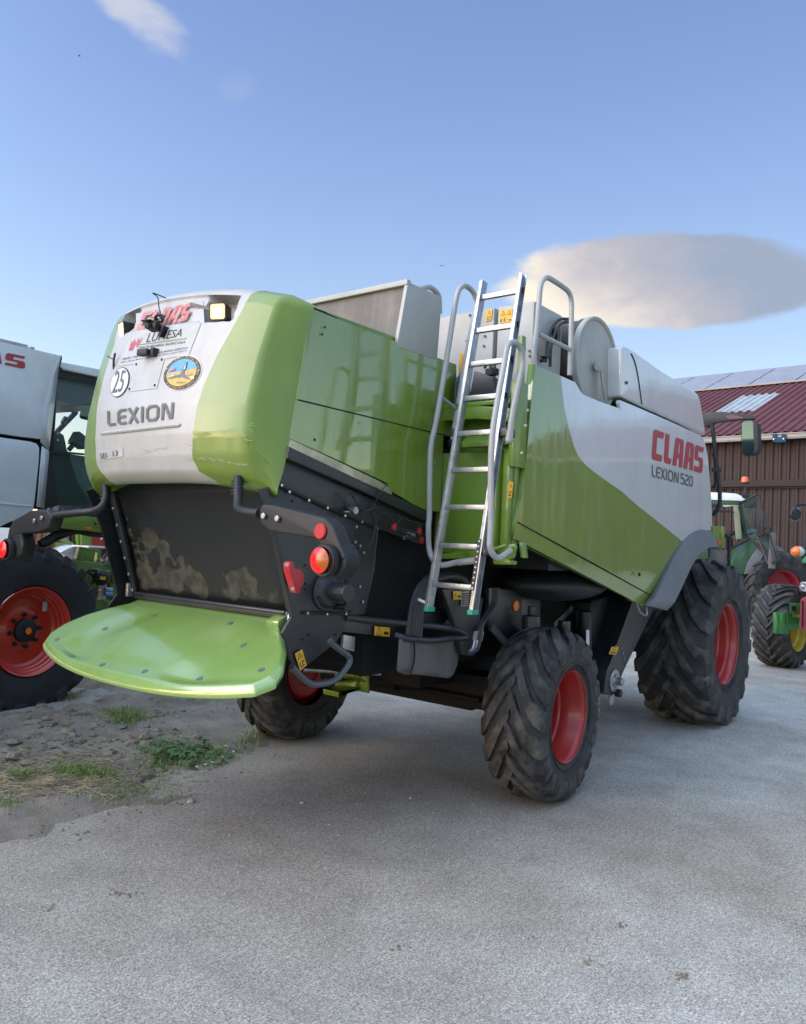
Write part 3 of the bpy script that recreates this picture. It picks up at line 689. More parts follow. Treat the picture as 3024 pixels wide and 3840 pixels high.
# dark channel under the green sheets and the dark plates below it
ch = xz(Z2, [(135, 1152), (600, 1372), (806, 1466), (1028, 1572), (1026, 1640), (600, 1435), (122, 1228)], YS)
ysheet('side_channel', ch, YS-.012, .05, DARK, bevel=.004)
lo = xz(Z2, [(120, 1225), (1026, 1635)], YS)+xz(Z5, [(1188, 415), (880, 300), (240, 30)], YS)
ysheet('upper_side_plate', lo, YS+.03, .02, DARK, bevel=.002)
pl = xz(Z5, [(232, 30), (880, 306), (868, 560), (800, 862), (690, 870), (668, 960), (620, 1035), (560, 1085), (390, 1222), (330, 1155), (285, 1010), (272, 980), (330, 880), (318, 800), (225, 340), (130, 60)], -.86)
ysheet('lower_side_plate', pl, -.86, .02, DARK, bevel=.002)
ysheet('far_side_plate', pl, .86, -.02, DARK2)
mb = MB(); e1 = [at(Z5(*p), 'y', -.865) for p in [(240, 32), (520, 160), (880, 308)]]; mb.tube([V(*p)+V(0, -.006, 0) for p in e1], .008, 6, smooth=False)
e2 = [at(Z5(*p), 'y', -.865) for p in [(400, 850), (690, 856)]]; mb.tube([V(*p)+V(0, -.008, 0) for p in e2], .010, 6, smooth=False)
mb.build('plate_flange', DARK2, H, split=True)
def bolts(name, pts, Z, ax, val, r, m, d, parent=H):
    mb = MB()
    for p in pts:
        a = V(*at(Z(*p), ax, val)); mb.lathe([(0, r), (r*.7, r), (r*.8, r*.8), (r*.8, .0001)], a, d, 6)
    return mb.build({'flange_bolts': 'flange_bolt', 'plate_bolts': 'plate_bolt', 'plate_holes': 'plate_hole', 'arm_bolts': 'arm_bolt', 'cover_rivets': 'cover_rivet', 'post_rivets': 'post_rivet', 'elevator_bolts': 'elevator_bolt'}.get(name, name), m, parent, smooth=20, split=True)
bolts('flange_bolts', [(315, 75), (440, 130), (560, 178), (672, 228), (782, 268), (880, 311), (265, 33), (1050, 375), (432, 852), (556, 858), (678, 856), (902, 62)], Z5, 'y', -.875, .009, CHROME, (0, -1, 0))
bolts('plate_bolts', [(745, 300), (738, 398), (735, 495), (733, 580), (768, 683), (792, 465), (770, 422), (610, 632), (785, 780)], Z5, 'y', -.862, .010, STEEL, (0, -1, 0))
bolts('plate_holes', [(400, 1022), (440, 990), (612, 990), (708, 842), (415, 545), (420, 665), (335, 135), (415, 700)], Z5, 'y', -.862, .006, VOID, (0, -1, 0))
# washers and cables of the wiring
mb = MB()
for p in [(735, 195), (1103, 350), (697, 708)]:
    a = V(*at(Z5(*p), 'y', -.93)); mb.cyl(a+V(0, .03, 0), a+V(0, -.012, 0), .022, 16)
for a, b in [((668, 203), (735, 200)), ((1050, 362), (1103, 352))]:
    mb.bar(at(Z5(*a), 'y', -.92), at(Z5(*b), 'y', -.92), .012, .006)
mb.build('panel_catch', STEEL, H, split=True)
mb = MB()
for k, path in enumerate([[(730, 215), (690, 180), (680, 110), (705, 80), (740, 130), (790, 185), (850, 205)], [(705, 82), (730, 110), (760, 170), (810, 200), (870, 175), (915, 190), (925, 260), (985, 300)], [(945, 15), (880, 120), (850, 190)], [(850, 205), (870, 260), (860, 340), (830, 420), (740, 460), (690, 490)], [(868, 250), (880, 340), (870, 420), (855, 560), (840, 650), (822, 720)], [(985, 300), (1030, 250), (1020, 230), (1100, 265), (1195, 285)], [(985, 300), (1060, 340), (1120, 370), (1180, 400)], [(900, 200), (960, 240), (1010, 300), (1100, 330), (1190, 350)]]):
    mb.tube([V(*at(Z5(*p), 'y', -.925-.004*k)) for p in path], .006 if k != 2 else .003, 6)
mb.build('wiring_loom', HOSE, H)
mb = MB()
for p in [(988, 300), (1150, 330), (1165, 385)]:
    mb.box(at(Z5(*p), 'y', -.95), (.03, .02, .04), ry=.4)
mb.build('red_connector', REDPL, H, bevel=.003, split=True)
# bearing housing on the plate
c = V(*at(Z5(552, 710), 'y', -.86)); mb = MB()
mb.lathe([(0, .115), (.015, .115), (.02, .10), (.05, .085), (.06, .06), (.06, .0001)], c, (0, -1, 0), 32)
mb.lathe([(.05, .055), (.17, .055), (.18, .05), (.18, .0001)], c+V(.0, 0, -.0), (0, -1, 0), 28)
for i in range(4):
    a = i*math.pi/2+.4; mb.lathe([(.01, .012), (.03, .012), (.03, .0001)], c+V(.09*math.cos(a), -.01, .09*math.sin(a)), (0, -1, 0), 6)
mb.build('bearing_housing', DARK, H, smooth=30)
mb = MB(); a = V(*at(Z5(690, 530), 'y', -1.0)); b = V(*at(Z5(672, 815), 'y', -.95)); mb.tube([a, b], .006, 8, False); m_ = a.lerp(b, .12); mb.tube([m_, a.lerp(b, .5)], .012, 10, False); mb.cyl(b+V(0, .09, 0), b+V(0, -.015, 0), .02, 12); mb.build('gas_strut', DARK2, H)
mb = MB(); q = [at(Z5(*p), 'y', -.90) for p in [(275, 540), (285, 520), (305, 518), (312, 560), (352, 572), (372, 600), (372, 660), (350, 685), (345, 715), (322, 720), (300, 650), (280, 590)]]; mb.prism(q, (0, -.05, 0)); rb = mb.build('red_bracket', REDPL, H, bevel=.006)
bolts('bracket_bolt', [(294, 542), (333, 697)], Z5, 'y', -.955, .012, CHROME, (0, -1, 0), rb)
# ---------------- worn rear wall under the hood
RW = [(-2.46, 2.16), (-2.2, 1.385)]
def rwx(z): return np.interp(z, [1.385, 2.16], [-2.2, -2.46])
mb = MB(); n = 8
mb.grid([[V(rwx(z)+.02*math.sin((z-1.385)/.775*math.pi), y, z) for y in np.linspace(-.74, .74, 9)] for z in np.linspace(1.385, 2.16, 9)])
mb.build('rear_wall', WORN, H, solid=.01)
for sg in (-1, 1):
    mb = MB(); mb.bar((rwx(2.16)-.005, sg*.765, 2.16), (rwx(1.38)-.005, sg*.765, 1.38), .06, .03, (1, 0, 0)); mb.bar((rwx(2.16)+.05, sg*.80, 2.16), (rwx(1.38)+.05, sg*.80, 1.38), .02, .12, (1, 0, 0))
    mb.build('wall_edge_rail', DARK, H, bevel=.004)
    mb = MB()
    for k in range(7):
        z = 2.08-k*.11; mb.lathe([(0, .011), (.01, .011), (.012, .0001)], (rwx(z)-.018, sg*.775, z), (-1, 0, 0), 6)
    mb.build('rail_bolt', STEEL, H, split=True)
mb = MB(); mb.bar((-2.215, -.76, 1.385), (-2.215, .74, 1.385), .05, .045); mb.tube([(-2.235, -.74, 1.40), (-2.235, .74, 1.40)], .014, 8, False)
mb.build('hinge_bar', DARK, H, bevel=.005)
mb = MB(); mb.box((-2.24, -.80, 1.40), (.05, .02, .10), ry=.5); mb.cyl((-2.24, -.79, 1.41), (-2.24, -.83, 1.41), .016, 12); mb.box((-2.24, .80, 1.42), (.05, .03, .09)); mb.build('hinge_bracket', STEEL, H, bevel=.004)
mb = MB(); mb.tube([V(-2.2, .05, 2.0), V(-2.2, .05, 2.0)+V(.01, 0, 0)], .001, 4, False)
# ---------------- green deflector tray
def tray_p(u, v):
    """u -1..1 across, v 0..1 from hinge to tail"""
    hw = interp([(0, .735), (.08, .74), (.14, .75), (.3, .86), (.5, .985), (.7, 1.075), (.85, 1.10), (1, 1.03)], v)
    xt = -2.835+.13*abs(u)**2.6
    x = -2.215+(xt+2.215)*v
    y = u*hw
    z = 1.372-.57*(-2.2-x)
    z += .035*math.sin(min(1, v*1.15)*math.pi)*(1-.4*abs(u)) - .02*math.cos(u*math.pi)*sst(v, .2, 1)*0
    z += -.03*math.exp(-((abs(u)-.55)/.16)**2)*sst(v, .1, .5)*(1-sst(v, .85, 1))
    e = max(sst(abs(u), .965, 1.0), sst(v, .965, 1.0)); z -= .018*e*e
    return V(x, y, z)
us = sorted(set([round(-1+2*i/70, 4) for i in range(71)]+[-.985, -.992, .985, .992])); vs2 = [i/40 for i in range(40)]+[.985, 1.0]
rows = [[tray_p(u, v) for u in us] for v in vs2]
mb = MB(); mb.grid(rows)
# down-turned rim
edge = [rows[i][0] for i in range(3, len(rows))]+rows[-1][1:]+[rows[i][-1] for i in range(len(rows)-2, 2, -1)]
cen = V(-2.5, 0, 1.2)
ed2 = []; ed3 = []
for p in edge:
    d = (p-cen); d.z = 0; d.normalize(); ed2.append(p+d*.012+V(0, 0, -.014)); ed3.append(p+d*.008+V(0, 0, -.040))
mb.grid([edge, ed2, ed3, [p+V(0, 0, .0)-(p-cen).normalized()*.02 for p in ed3]])
T_ = mb.build('deflector_tray', PALEGREEN, H, smooth=60)
mb = MB()
mb.grid([[tray_p(u, v)+V(.0, 0, -.035) for u in us[2:-2]] for v in vs2[:-2]]); mb.build('tray_underside', DARK2, T_)
mb = MB()
for p in [(990, 870), (1473, 920), (672, 940), (362, 1010), (1565, 1050), (460, 1105), (650, 1172), (925, 1210), (1263, 1237), (1670, 1203)]:
    q = atplane(Z4(*p), (-2.2, 0, 1.39), (-.57, 0, 1)); best = min(((tray_p(u/60, v/30)-V(*q)).length, u/60, v/30) for u in range(-58, 59) for v in range(0, 31))
    c = tray_p(best[1], best[2]); n_ = (tray_p(best[1]+.02, best[2])-c).cross(tray_p(best[1], best[2]+.02 if best[2] < .95 else best[2]-.02)-c)
    if best[2] >= .95: n_ = -n_
    n_.normalize(); 
    if n_.z < 0: n_ = -n_
    mb.lathe([(-.005, .019), (.0015, .019), (.003, .016), (.001, .008), (.001, .0001)], c, n_, 20)
mb.build('tray_bolt', mat('dull_bolt', (.13, .14, .13), .45, metal=.4), T_, smooth=30, split=True)
# corner clip of the tray
mb = MB(); q = [at(Z5(*p), 'y', -.80) for p in [(245, 905), (300, 870), (325, 880), (330, 925), (300, 960), (262, 985), (245, 945)]]; mb.prism(q, (0, .10, 0)); mb.build('tray_corner', PALEGREEN, T_, bevel=.012)
# ---------------- tail light arms
XL = -2.78
def light_arm(sg, pipe, brk, lamp, refl, label):
    mb = MB(); mb.tube(pipe, lambda t: .024, 14); 
    p0 = V(*pipe[0])
    for k in range(5): mb.lathe([(-.006, .026), (-.004, .034), (.004, .034), (.006, .026)], p0+V(0, 0, -.02-k*.017), (0, 0, -1), 18)
    a = mb.build('lamp_arm_pipe', BLACK, H, smooth=50); a['label'] = label
    mb = MB(); mb.prism([V(*q)+V(-.0, 0, 0) for q in brk], (.09, 0, 0)); b_ = mb.build('lamp_arm_bracket', BLACK, H, bevel=.016, segs=3)
    return a, b_
pr_ = [hood_hit(Z1(1098, 1360))+V(.05, 0, .03)]
p0 = at(Z1(1098, 1350), 'x', -2.62); p1 = at(Z1(1098, 1500), 'x', -2.66); p2 = at(Z1(1100, 1555), 'x', -2.70); p3 = at(Z1(1140, 1570), 'x', -2.73); p4 = at(Z1(1235, 1582), 'x', XL+.04)
light_arm(-1, [p0, V(*p0).lerp(V(*p1), .5), p1, V(*p1).lerp(V(*p2), .9), p3, p4], [at(Z5(*p), 'x', XL) for p in [(120, 190), (140, 155), (200, 158), (540, 243), (590, 290), (635, 400), (680, 490), (660, 520), (600, 500), (520, 420), (480, 378), (180, 325), (125, 280)]], None, None, 'black pipe arm bending outward to the right tail light')
c = V(*at(Z5(550, 512), 'x', XL))
def tail_light(c, sg, label):
    mb = MB(); n = V(-1, 0, 0); mb.lathe([(-.04, .0001), (-.04, .062), (-.01, .074), (.015, .077), (.03, .072), (.03, .059)], c+V(.02, -sg*-.0, 0), n, 40)
    t = mb.build('tail_light', BLACK, H, smooth=40); t['label'] = label
    # lens: dome split in red and amber
    def dome(sel, m, nm):
        mb = MB(); rows = []; N1, N2 = 12, 60
        for i in range(N1+1):
            r = .058*i/N1; 
            rows.append([c+V(-.030-.020*(1-(i/N1)**2), r*math.cos(a), r*math.sin(a)) for a in np.linspace(0, 2*math.pi, N2+1)])
        f = []; vv = [p for r_ in rows for p in r_]
        for i in range(N1):
            for k in range(N2):
                cc = (vv[i*(N2+1)+k]+vv[(i+1)*(N2+1)+k+1])/2-c
                d = (V(cc.y, cc.z, 0)-V(-.085*sg*-1*-1, 0, 0)).length if False else None
                amber = abs(math.atan2(cc.z, cc.y*sg)) < rad(58)
                if amber == sel: f.append((i*(N2+1)+k, i*(N2+1)+k+1, (i+1)*(N2+1)+k+1, (i+1)*(N2+1)+k))
        mb.add(vv, f); return mb.build(nm, m, t, smooth=60)
    dome(False, LENSLIT, 'red_lens'); dome(True, LENSORG, 'amber_lens'); return t
tail_light(V(*at(Z5(538, 515), 'x', XL-.03)), -1, 'lit red and amber round tail light on the right arm')
mb = MB(); mb.prism([at(Z5(*p), 'x', XL+.005) for p in [(560, 420), (640, 400), (690, 490), (680, 560), (620, 640), (560, 600)]], (.10, 0, 0)); mb.build('lamp_housing_back', BLACK, H, bevel=.02, segs=3)
c = V(*at(Z5(519, 329), 'x', XL-.002)); mb = MB(); mb.lathe([(0, .037), (.006, .037), (.010, .033), (.010, .0001)], c, (-1, 0, 0), 32); mb.build('red_reflector', LENSRFX, H)
bolts('arm_bolts', [(157, 230), (245, 247)], Z5, 'x', XL-.004, .016, STEEL, (-1, 0, 0))
# left arm
p0 = at(Z4(679, 30), 'x', -2.60); p1 = at(Z4(680, 100), 'x', -2.63); p2 = at(Z4(660, 160), 'x', -2.66); p3 = at(Z4(600, 198), 'x', -2.68); p35 = at(Z4(480, 212), 'x', -2.72); p4 = at(Z4(320, 232), 'x', XL+.03)
light_arm(1, [p0, p1, p2, p3, p35, p4], [at(Z4(*p), 'x', XL) for p in [(330, 240), (300, 190), (190, 195), (80, 262), (55, 310), (45, 370), (60, 400), (135, 345), (250, 335), (310, 310)]], None, None, 'black pipe arm bending outward to the left tail light')
tail_light(V(*at(Z4(42, 445), 'x', XL-.03)), 1, 'lit red and amber round tail light on the left arm')
mb = MB(); mb.prism([at(Z4(*p), 'x', XL) for p in [(45, 360), (130, 330), (145, 420), (130, 490), (70, 515), (40, 480)]], (.10, 0, 0)); mb.build('lamp_housing_back', BLACK, H, bevel=.02, segs=3)
bolts('arm_bolts', [(225, 262), (272, 244)], Z4, 'x', XL-.004, .016, STEEL, (-1, 0, 0))
# ---------------- grey boxes above
a = at(Z2(920, 110), 'x', -1.45)
mb = MB(); x0, x1 = -1.46, -1.10; z0, z1 = 3.0, 3.497
mb.prism([(-1.455, -.915, z1), (-1.515, -.87, z0), (-1.515, .87, z0), (-1.455, .915, z1)], (.02, 0, 0)); rf = mb.build('tank_extension_rear', GREYW, H, bevel=.003)
mb = MB()
for sg in (-1, 1): mb.prism([(-1.475, sg*.915, z1+.006), (-1.53, sg*.892, 3.075), (-1.09, sg*.892, 3.075), (-1.10, sg*.915, z1+.01)], (0, -sg*.03, 0))
mb.build('tank_extension_side', GREYP, H, bevel=.006, split=True)
MB().box((-1.465, 0, z1+.004), (.04, 1.83, .035)).build('tank_extension_rim', GREYP, H, bevel=.005)
mb = MB(); mb.tube([at(Z2(985, 140), 'y', -.6), at(Z2(1040, 130), 'y', -.6), at(Z2(1085, 160), 'y', -.6), at(Z2(1105, 200), 'y', -.6), at(Z2(1110, 300), 'y', -.6)], .02, 10); mb.build('grab_hoop', RAIL, H)
mb = MB(); mb.cyl((-1.0, -.35, 3.13), (-1.0, -.75, 3.13), .11, 24); mb.build('intake_drum', BLACK, H, bevel=.01)
XG = -.35
zt1 = at(Z3(180, 215), 'x', XG)
yr = zt1[1]; ztg = zt1[2]
ys = at(Z2(1472, 300), 'x', XG)[1]; yl = 1.1
mb = MB(); mb.box(((XG+.10)/2, (yr+ys-.012)/2, (2.62+ztg)/2), (.10-XG, ys-.012-yr, ztg-2.62)); mb.build('engine_cover', GREYP, H, bevel=.02)
zl = at(Z2(1465, 262), 'x', XG)[2]
mb = MB(); mb.prism([(XG-.01, ys+.012, 2.72), (XG-.01, ys+.012, zl), (XG+.02, 1.1, zl-.02), (XG+.02, 1.1, 2.72)], (.44, 0, 0)); mb.build('engine_cover_door', GREYP, H, bevel=.012)
bolts('cover_rivets', [(1303, 310), (1283, 477), (1400, 445), (1393, 508), (1686, 540), (1688, 573), (1645, 515)], Z2, 'x', XG-.012, .010, DARK, (-1, 0, 0))
def warn(pts, Z, ax, val, parent, kind=0, d=None, name='warning_sticker'):
    """yellow label plate with a black triangle and marks; corners TL TR BR BL in a plane"""
    q = [V(*at(Z(*p), ax, val)) for p in pts]; n = (q[1]-q[0]).cross(q[3]-q[0]).normalized()
    if n.dot(V(*CC)-q[0]) < 0: n = -n
    f = quadmap(*q); g = lambda e: (lambda u, v: f(u, v)+n*e)
    mb = MB(); sheet(mb, [[(0, 0), (1, 0), (1, 1), (0, 1)]], g(.002), None, 0)
    A = (q[1]-q[0]).length/(q[3]-q[0]).length
    def tri(cx, cy, s):
        sy = s*A; sheet(mb, [[(cx-s, cy-sy*.8), (cx+s, cy-sy*.8), (cx, cy+sy)]], g(.003), None, 1); sheet(mb, [[(cx-s*.74, cy-sy*.64), (cx+s*.74, cy-sy*.64), (cx, cy+sy*.68)]], g(.004), None, 0)
        sheet(mb, [[(cx-s*.12, cy-sy*.5), (cx+s*.2, cy-sy*.5), (cx+s*.05, cy+sy*.3)]], g(.005), None, 1)
    if kind == 0: # tall
        tri(.5, .74, .36); 
        for pl in ([(.2, .1), (.3, .1), (.3, .4), (.2, .4)], [(.3, .1), (.8, .1), (.8, .16), (.3, .16)], [(.5, .16), (.6, .16), (.66, .42), (.54, .42)], [(.62, .3), (.85, .34), (.85, .4), (.62, .38)]): sheet(mb, [pl], g(.003), None, 1)
    elif kind == 1: # wide, two by two
        tri(.27, .74, .2); tri(.75, .74, .2)
        for pl in ([(.06, .08), (.18, .08), (.18, .3), (.06, .3)], [(.34, .08), (.42, .08), (.42, .38), (.34, .38)], [(.5, .08), (.53, .08), (.53, .44), (.5, .44)], [(.62, .2), (.68, .2), (.66, .34)], [(.78, .12), (.95, .12), (.95, .24), (.78, .24)]): sheet(mb, [pl], g(.003), None, 1)
    else:
        tri(.3, .5, .2); sheet(mb, [[(.6, .2), (.9, .2), (.9, .5), (.6, .5)]], g(.003), None, 1)
    return mb.build(name, [YELLOW, BLKINK], parent, smooth=0, fixn=False)
warn([(1410, 275), (1447, 268), (1442, 342), (1404, 350)], Z2, 'x', XG-.015, H)
warn([(1497, 278), (1577, 268), (1572, 355), (1494, 364)], Z2, 'x', XG-.005, H, 1)
warn([(1556, 1372), (1583, 1382), (1570, 1480), (1544, 1478)], Z2, 'x', -1.04, H)
# radiator screen drum
DC = V(.525, -1.30, 3.33); DR = .385
mb = MB(); mb.lathe([(0, .0001), (0, DR*.92), (.012, DR*.93), (.018, DR*.98), (.01, DR), (-.03, DR), (-.045, DR*.97)], DC, (0, -1, 0), 64); mb.build('screen_disc', GREYP, H, smooth=30)
mb = MB(); mb.lathe([(.045, DR*.955), (.55, DR*.955)], DC, (0, 1, 0), 64)
for k in (.06, .30, .52): mb.lathe([(k-.015, DR*.965), (k-.015, DR*.985), (k+.015, DR*.985), (k+.015, DR*.965)], DC, (0, 1, 0), 64)
mb.build('screen_drum', mat('dusty_mesh', (.05, .045, .04), .8, noise=.5, nscale=14, dust=(.15, .13, .11), dustamt=.7, bump=.6, bscale=160), H, smooth=30)
mb = MB()
for a, b in [((590, 640), (590, 850)), ((600, 640), (632, 850))]:
    A_, B_ = V(*at(Z3(*a), 'y', -1.345)), V(*at(Z3(*b), 'y', -1.345)); mb.bar(A_, B_, .022, .014, (0, 1, 0))
mb.cyl(V(*at(Z3(590, 640), 'y', -1.30)), V(*at(Z3(590, 640), 'y', -1.36)), .035, 20); mb.build('drum_arm', GREYP, H, bevel=.003)
mb = MB()
mb.tube([at(Z3(400, 335), 'y', -1.25), at(Z3(340, 340), 'y', -1.25), at(Z3(290, 400), 'y', -1.25), at(Z3(262, 500), 'y', -1.25), at(Z3(250, 610), 'y', -1.25)], .012, 8)
mb.tube([at(Z3(400, 350), 'y', -1.28), at(Z3(350, 365), 'y', -1.28), at(Z3(310, 430), 'y', -1.28), at(Z3(285, 520), 'y', -1.28), at(Z3(280, 640), 'y', -1.28)], .012, 8)
mb.box(at(Z3(318, 440), 'y', -1.27), (.05, .05, .12)); mb.box(at(Z3(245, 545), 'y', -1.28), (.08, .05, .08)); mb.bar(at(Z3(280, 545), 'y', -1.25), at(Z3(225, 605), 'y', -1.25), .035, .02)
mb.build('drum_hose', HOSE, H, split=True)
# ---------------- grey rear-of-cab hood
YG = -1.42
gh = xz(Z3, [(738, 832), (738, 520), (752, 505), (776, 515), (830, 548), (970, 650), (1120, 745), (1195, 788), (1228, 815), (1245, 860), (1262, 960), (1278, 1080), (1080, 990), (870, 897)], YG)
mb = MB(); mb.prism([(x, YG, z) for x, z in gh], (0, 2.84, 0)); mb.build('tank_hood', WHITE2, H, bevel=.032, segs=4)
gl = [V(*at(Z3(*p), 'y', YG-.004)) for p in [(800, 556), (820, 600), (840, 680), (855, 780), (868, 880)]]
MB().tube(gl, .005, 5).build('hood_joint', VOID, H)
bolts('hood_button', [(768, 743)], Z3, 'y', YG-.004, .014, DARK, (0, -1, 0))
# ---------------- big side panels
YP = -1.5
upg = [(215, 618), (385, 695)]
P_top = xz(Z3, [(385, 695), (450, 724), (478, 737), (497, 775), (512, 803), (530, 820), (640, 866), (765, 910), (757, 872), (762, 852), (870, 897), (1080, 990), (1275, 1082), (1296, 1120), (1306, 1200), (1320, 1690)], YP)
P_bnd = xz(Z6, [(1480, 230), (1330, 110), (1190, 0)], YP)+xz(Z3, [(740, 1440), (560, 1312), (505, 1262), (465, 1210), (440, 1150), (410, 1020), (392, 900), (388, 790)], YP)
P_arch = xz(Z7, [(330, 1068), (290, 1078), (230, 1132)], YP)
def pc(x, z): return .045*max(0, (z-2.2)/.85)**2+.05*max(0, (2.1-z)/.7)**2
white_o = P_top+P_arch[:2]+[P_bnd[0]]+P_bnd[1:]
ysheet('side_panel_upper', white_o, YP, .03, WHITE2, step=.11, curve=pc)
P_low = xz(Z3, [(215, 618), (385, 695)], YP)+P_bnd[::-1]+xz(Z7, [(150, 1250), (60, 1450), (15, 1506)], YP)
P_low += xz(Z6, [(1255, 640)], YP)[:0]
lowseam_f = xz(Z6, [(1302, 571)], YP)[0]; lowseam_r = xz(Z6, [(415, 96)], YP)[0]
green_o = P_low[:-1]+[lowseam_f, lowseam_r]+xz(Z3, [(120, 1300), (165, 950)], YP)
ysheet('side_panel_lower', green_o, YP, .03, GREEN, step=.11, curve=pc)
skirt = [(lowseam_r[0], lowseam_r[1]-.006), (lowseam_f[0], lowseam_f[1]-.006)]+xz(Z6, [(1256, 640), (405, 207)], YP)
ysheet('side_panel_skirt', skirt, YP+.004, .03, GREEN, step=.11, curve=pc)
gv = [V(*at(Z6(*p), 'y', YP)) for p in [(415, 99), (860, 342), (1302, 574)]]
MB().tube([V(p.x, YP+pc(p.x, p.z)-.000, p.z) for p in gv], .0035, 5).build('panel_joint', VOID, H)
# rear return of the side panel
e0, e1, e2 = (-.775, 3.06), lowseam_r, (skirt[-1][0], skirt[-1][1])
mb = MB(); mb.grid([[V(e0[0]+.0, YP+.04, e0[1]), V(e0[0]+.0, YP+.085, e0[1])], [V(-.86, YP+.01, 2.5), V(-.87, YP+.07, 2.5)], [V(e1[0], YP+.005, e1[1]), V(e1[0]-.01, YP+.06, e1[1])], [V(e2[0], YP+.02, e2[1]), V(e2[0]-.01, YP+.07, e2[1])]])
mb.build('panel_return', GREEN2, H, solid=.02)
bolts('panel_keyhole', [(1189, 434)], Z6, 'y', YP-.004, .016, VOID, (0, -1, 0))
# far side panel, plain mirror
far = [(-.77, 3.05), (-.2, 3.05), (.0, 2.98), (.66, 2.98), (.7, 3.05), (2.7, 3.03), (2.95, 2.1), (2.6, 2.09), (2.1, 1.95), (1.3, 1.38), (-.98, 1.89)]
ysheet('far_side_panel', far, 1.5, -.03, GREEN2)
# lettering on the side
mb = MB(); f = quadmap(*[at(Z3(*p), 'y', YP-.0035) for p in [(948, 1030), (1287, 1158), (1278, 1328), (940, 1232)]])
def ff(u, v):
    p = f(u, v); p.y += pc(p.x, p.z); return p
for p_ in word_polys('CLAAS', BLK): sheet(mb, [[(a*(1-.05)+.05*b, b) for a, b in p_]], ff, .15)
mb.build('side_name_lettering', REDSIDE, H, smooth=0)
mb = MB(); f = quadmap(*[at(Z3(*p), 'y', YP-.0035) for p in [(940, 1270), (1203, 1342), (1198, 1412), (938, 1345)]])
for p_ in word_polys('LEXION 520', STK, .16): sheet(mb, [p_], ff, .15)
mb.build('side_model_lettering', GREYLET, H, smooth=0)
# arch over the front tyre
outer = [at(Z7(*p), 'y', YP-.02) for p in [(15, 1506), (60, 1450), (105, 1350), (150, 1250), (190, 1178), (230, 1128), (262, 1095), (292, 1074), (330, 1064), (385, 1075), (408, 1172)]]
inner = [at(Z7(*p), 'y', YP-.02) for p in [(95, 1532), (140, 1480), (172, 1415), (205, 1345), (240, 1270), (275, 1215), (300, 1188), (320, 1176), (345, 1166), (385, 1164), (408, 1172)]]
mb = MB(); rows = []
for a, b in zip(outer, inner):
    a, b = V(*a), V(*b); rows.append([a+V(0, .05, 0), a, a.lerp(b, .45)+V(0, -.03, 0), b+V(0, -.045, 0), b+V(0, .06, -.0), b+V(0, .35, .06)])
mb.grid(rows); mb.build('wheel_arch', FENDER, H, solid=.008, smooth=35)
# ---------------- stair wall, platform and steps (green)
XW = -.98
wl = [at(Z2(1075, 1210), 'x', XW), at(Z2(1630, 1195), 'x', XW)]
mb = MB(); mb.box((XW+.03, -1.16, 2.115), (.06, .62, .68)); mb.build('stair_panel', GREEN2, H, bevel=.01)
mb = MB(); mb.box((XW-.02, -1.435, 2.13), (.07, .05, .66)); mb.prism([(XW-.0, -1.40, 1.80), (XW-.06, -1.37, 1.80), (XW-.06, -1.33, 1.80), (XW, -1.30, 1.80)], (0, 0, .66)); mb.build('panel_rib', GREEN2, H, bevel=.006)
mb = MB(); mb.box((XW+.16, -1.16, 2.62), (.02, .62, .34)); mb.box((XW+.06, -1.44, 2.64), (.12, .06, .40)); mb.build('stair_recess', GREEN2, H, bevel=.004)
mb = MB(); q = [at(Z2(*p), 'x', XW-.02) for p in [(1070, 908), (1330, 888), (1560, 905), (1545, 990), (1345, 972), (1092, 990)]]
mb.prism(q, (.05, 0, 0)); mb.box((XW+.35, -1.12, 2.775), (.75, .60, .03)); pf = mb.build('platform', GREEN2, H, bevel=.006)
mb = MB(); mb.box((XW-.03, -1.28, 2.51), (.10, .34, .05)); mb.prism([(XW-.14, -1.14, 2.47), (XW-.02, -1.10, 2.54), (XW-.02, -1.45, 2.54), (XW-.14, -1.42, 2.47)], (0, 0, .03)); mb.build('upper_step', GREEN2, H, bevel=.004)
mb = MB(); mb.box((XW+.0, -1.478, 2.62), (.16, .035, .55)); mb.box((XW+.02, -1.47, 2.95), (.05, .03, .5)); mb.build('corner_post', GREEN2, H, bevel=.004)
bolts('post_rivets', [(1675, 921), (1662, 1018), (1637, 1193), (1073, 1255)], Z2, 'x', XW-.10, .011, STEEL, (-1, 0, 0))
mb = MB(); mb.prism([(-.75, -.9, 3.12), (-.95, -.93, 2.95), (-.95, -.93, 2.76), (-.7, -.9, 2.76)], (0, -.03, 0)); mb.prism([at(Z2(*p), 'x', -.55) for p in [(1330, 665), (1450, 705), (1480, 890), (1290, 885)]], (.2, 0, 0)); mb.build('radiator_box', DARK, H, bevel=.01)
mb = MB(); mb.prism([at(Z2(*p), 'x', -.8) for p in [(1238, 555), (1268, 560), (1262, 580), (1252, 640), (1245, 760), (1232, 830), (1228, 820), (1230, 640)]], (.03, 0, 0)); mb.build('yellow_guard', YELLOW, H, bevel=.003)
mb = MB(); c = V(*at(Z2(1602, 862), 'x', -.75)); mb.lathe([(-.06, .06), (-.03, .055), (0, .05), (.03, .06), (.05, .062), (.05, .0001)], c, (0, 0, 1), 20); mb.build('filler_neck', BLACK, H)
mb = MB(); c = V(*at(Z2(1445, 675), 'x', -.45)); mb.box(c, (.05, .09, .05)); mb.tube([c+V(-.03, .05, .03), c+V(-.05, 0, .05), c+V(-.05, -.04, -.02)], .01, 6); mb.build('door_latch', BLACK, H, bevel=.004)
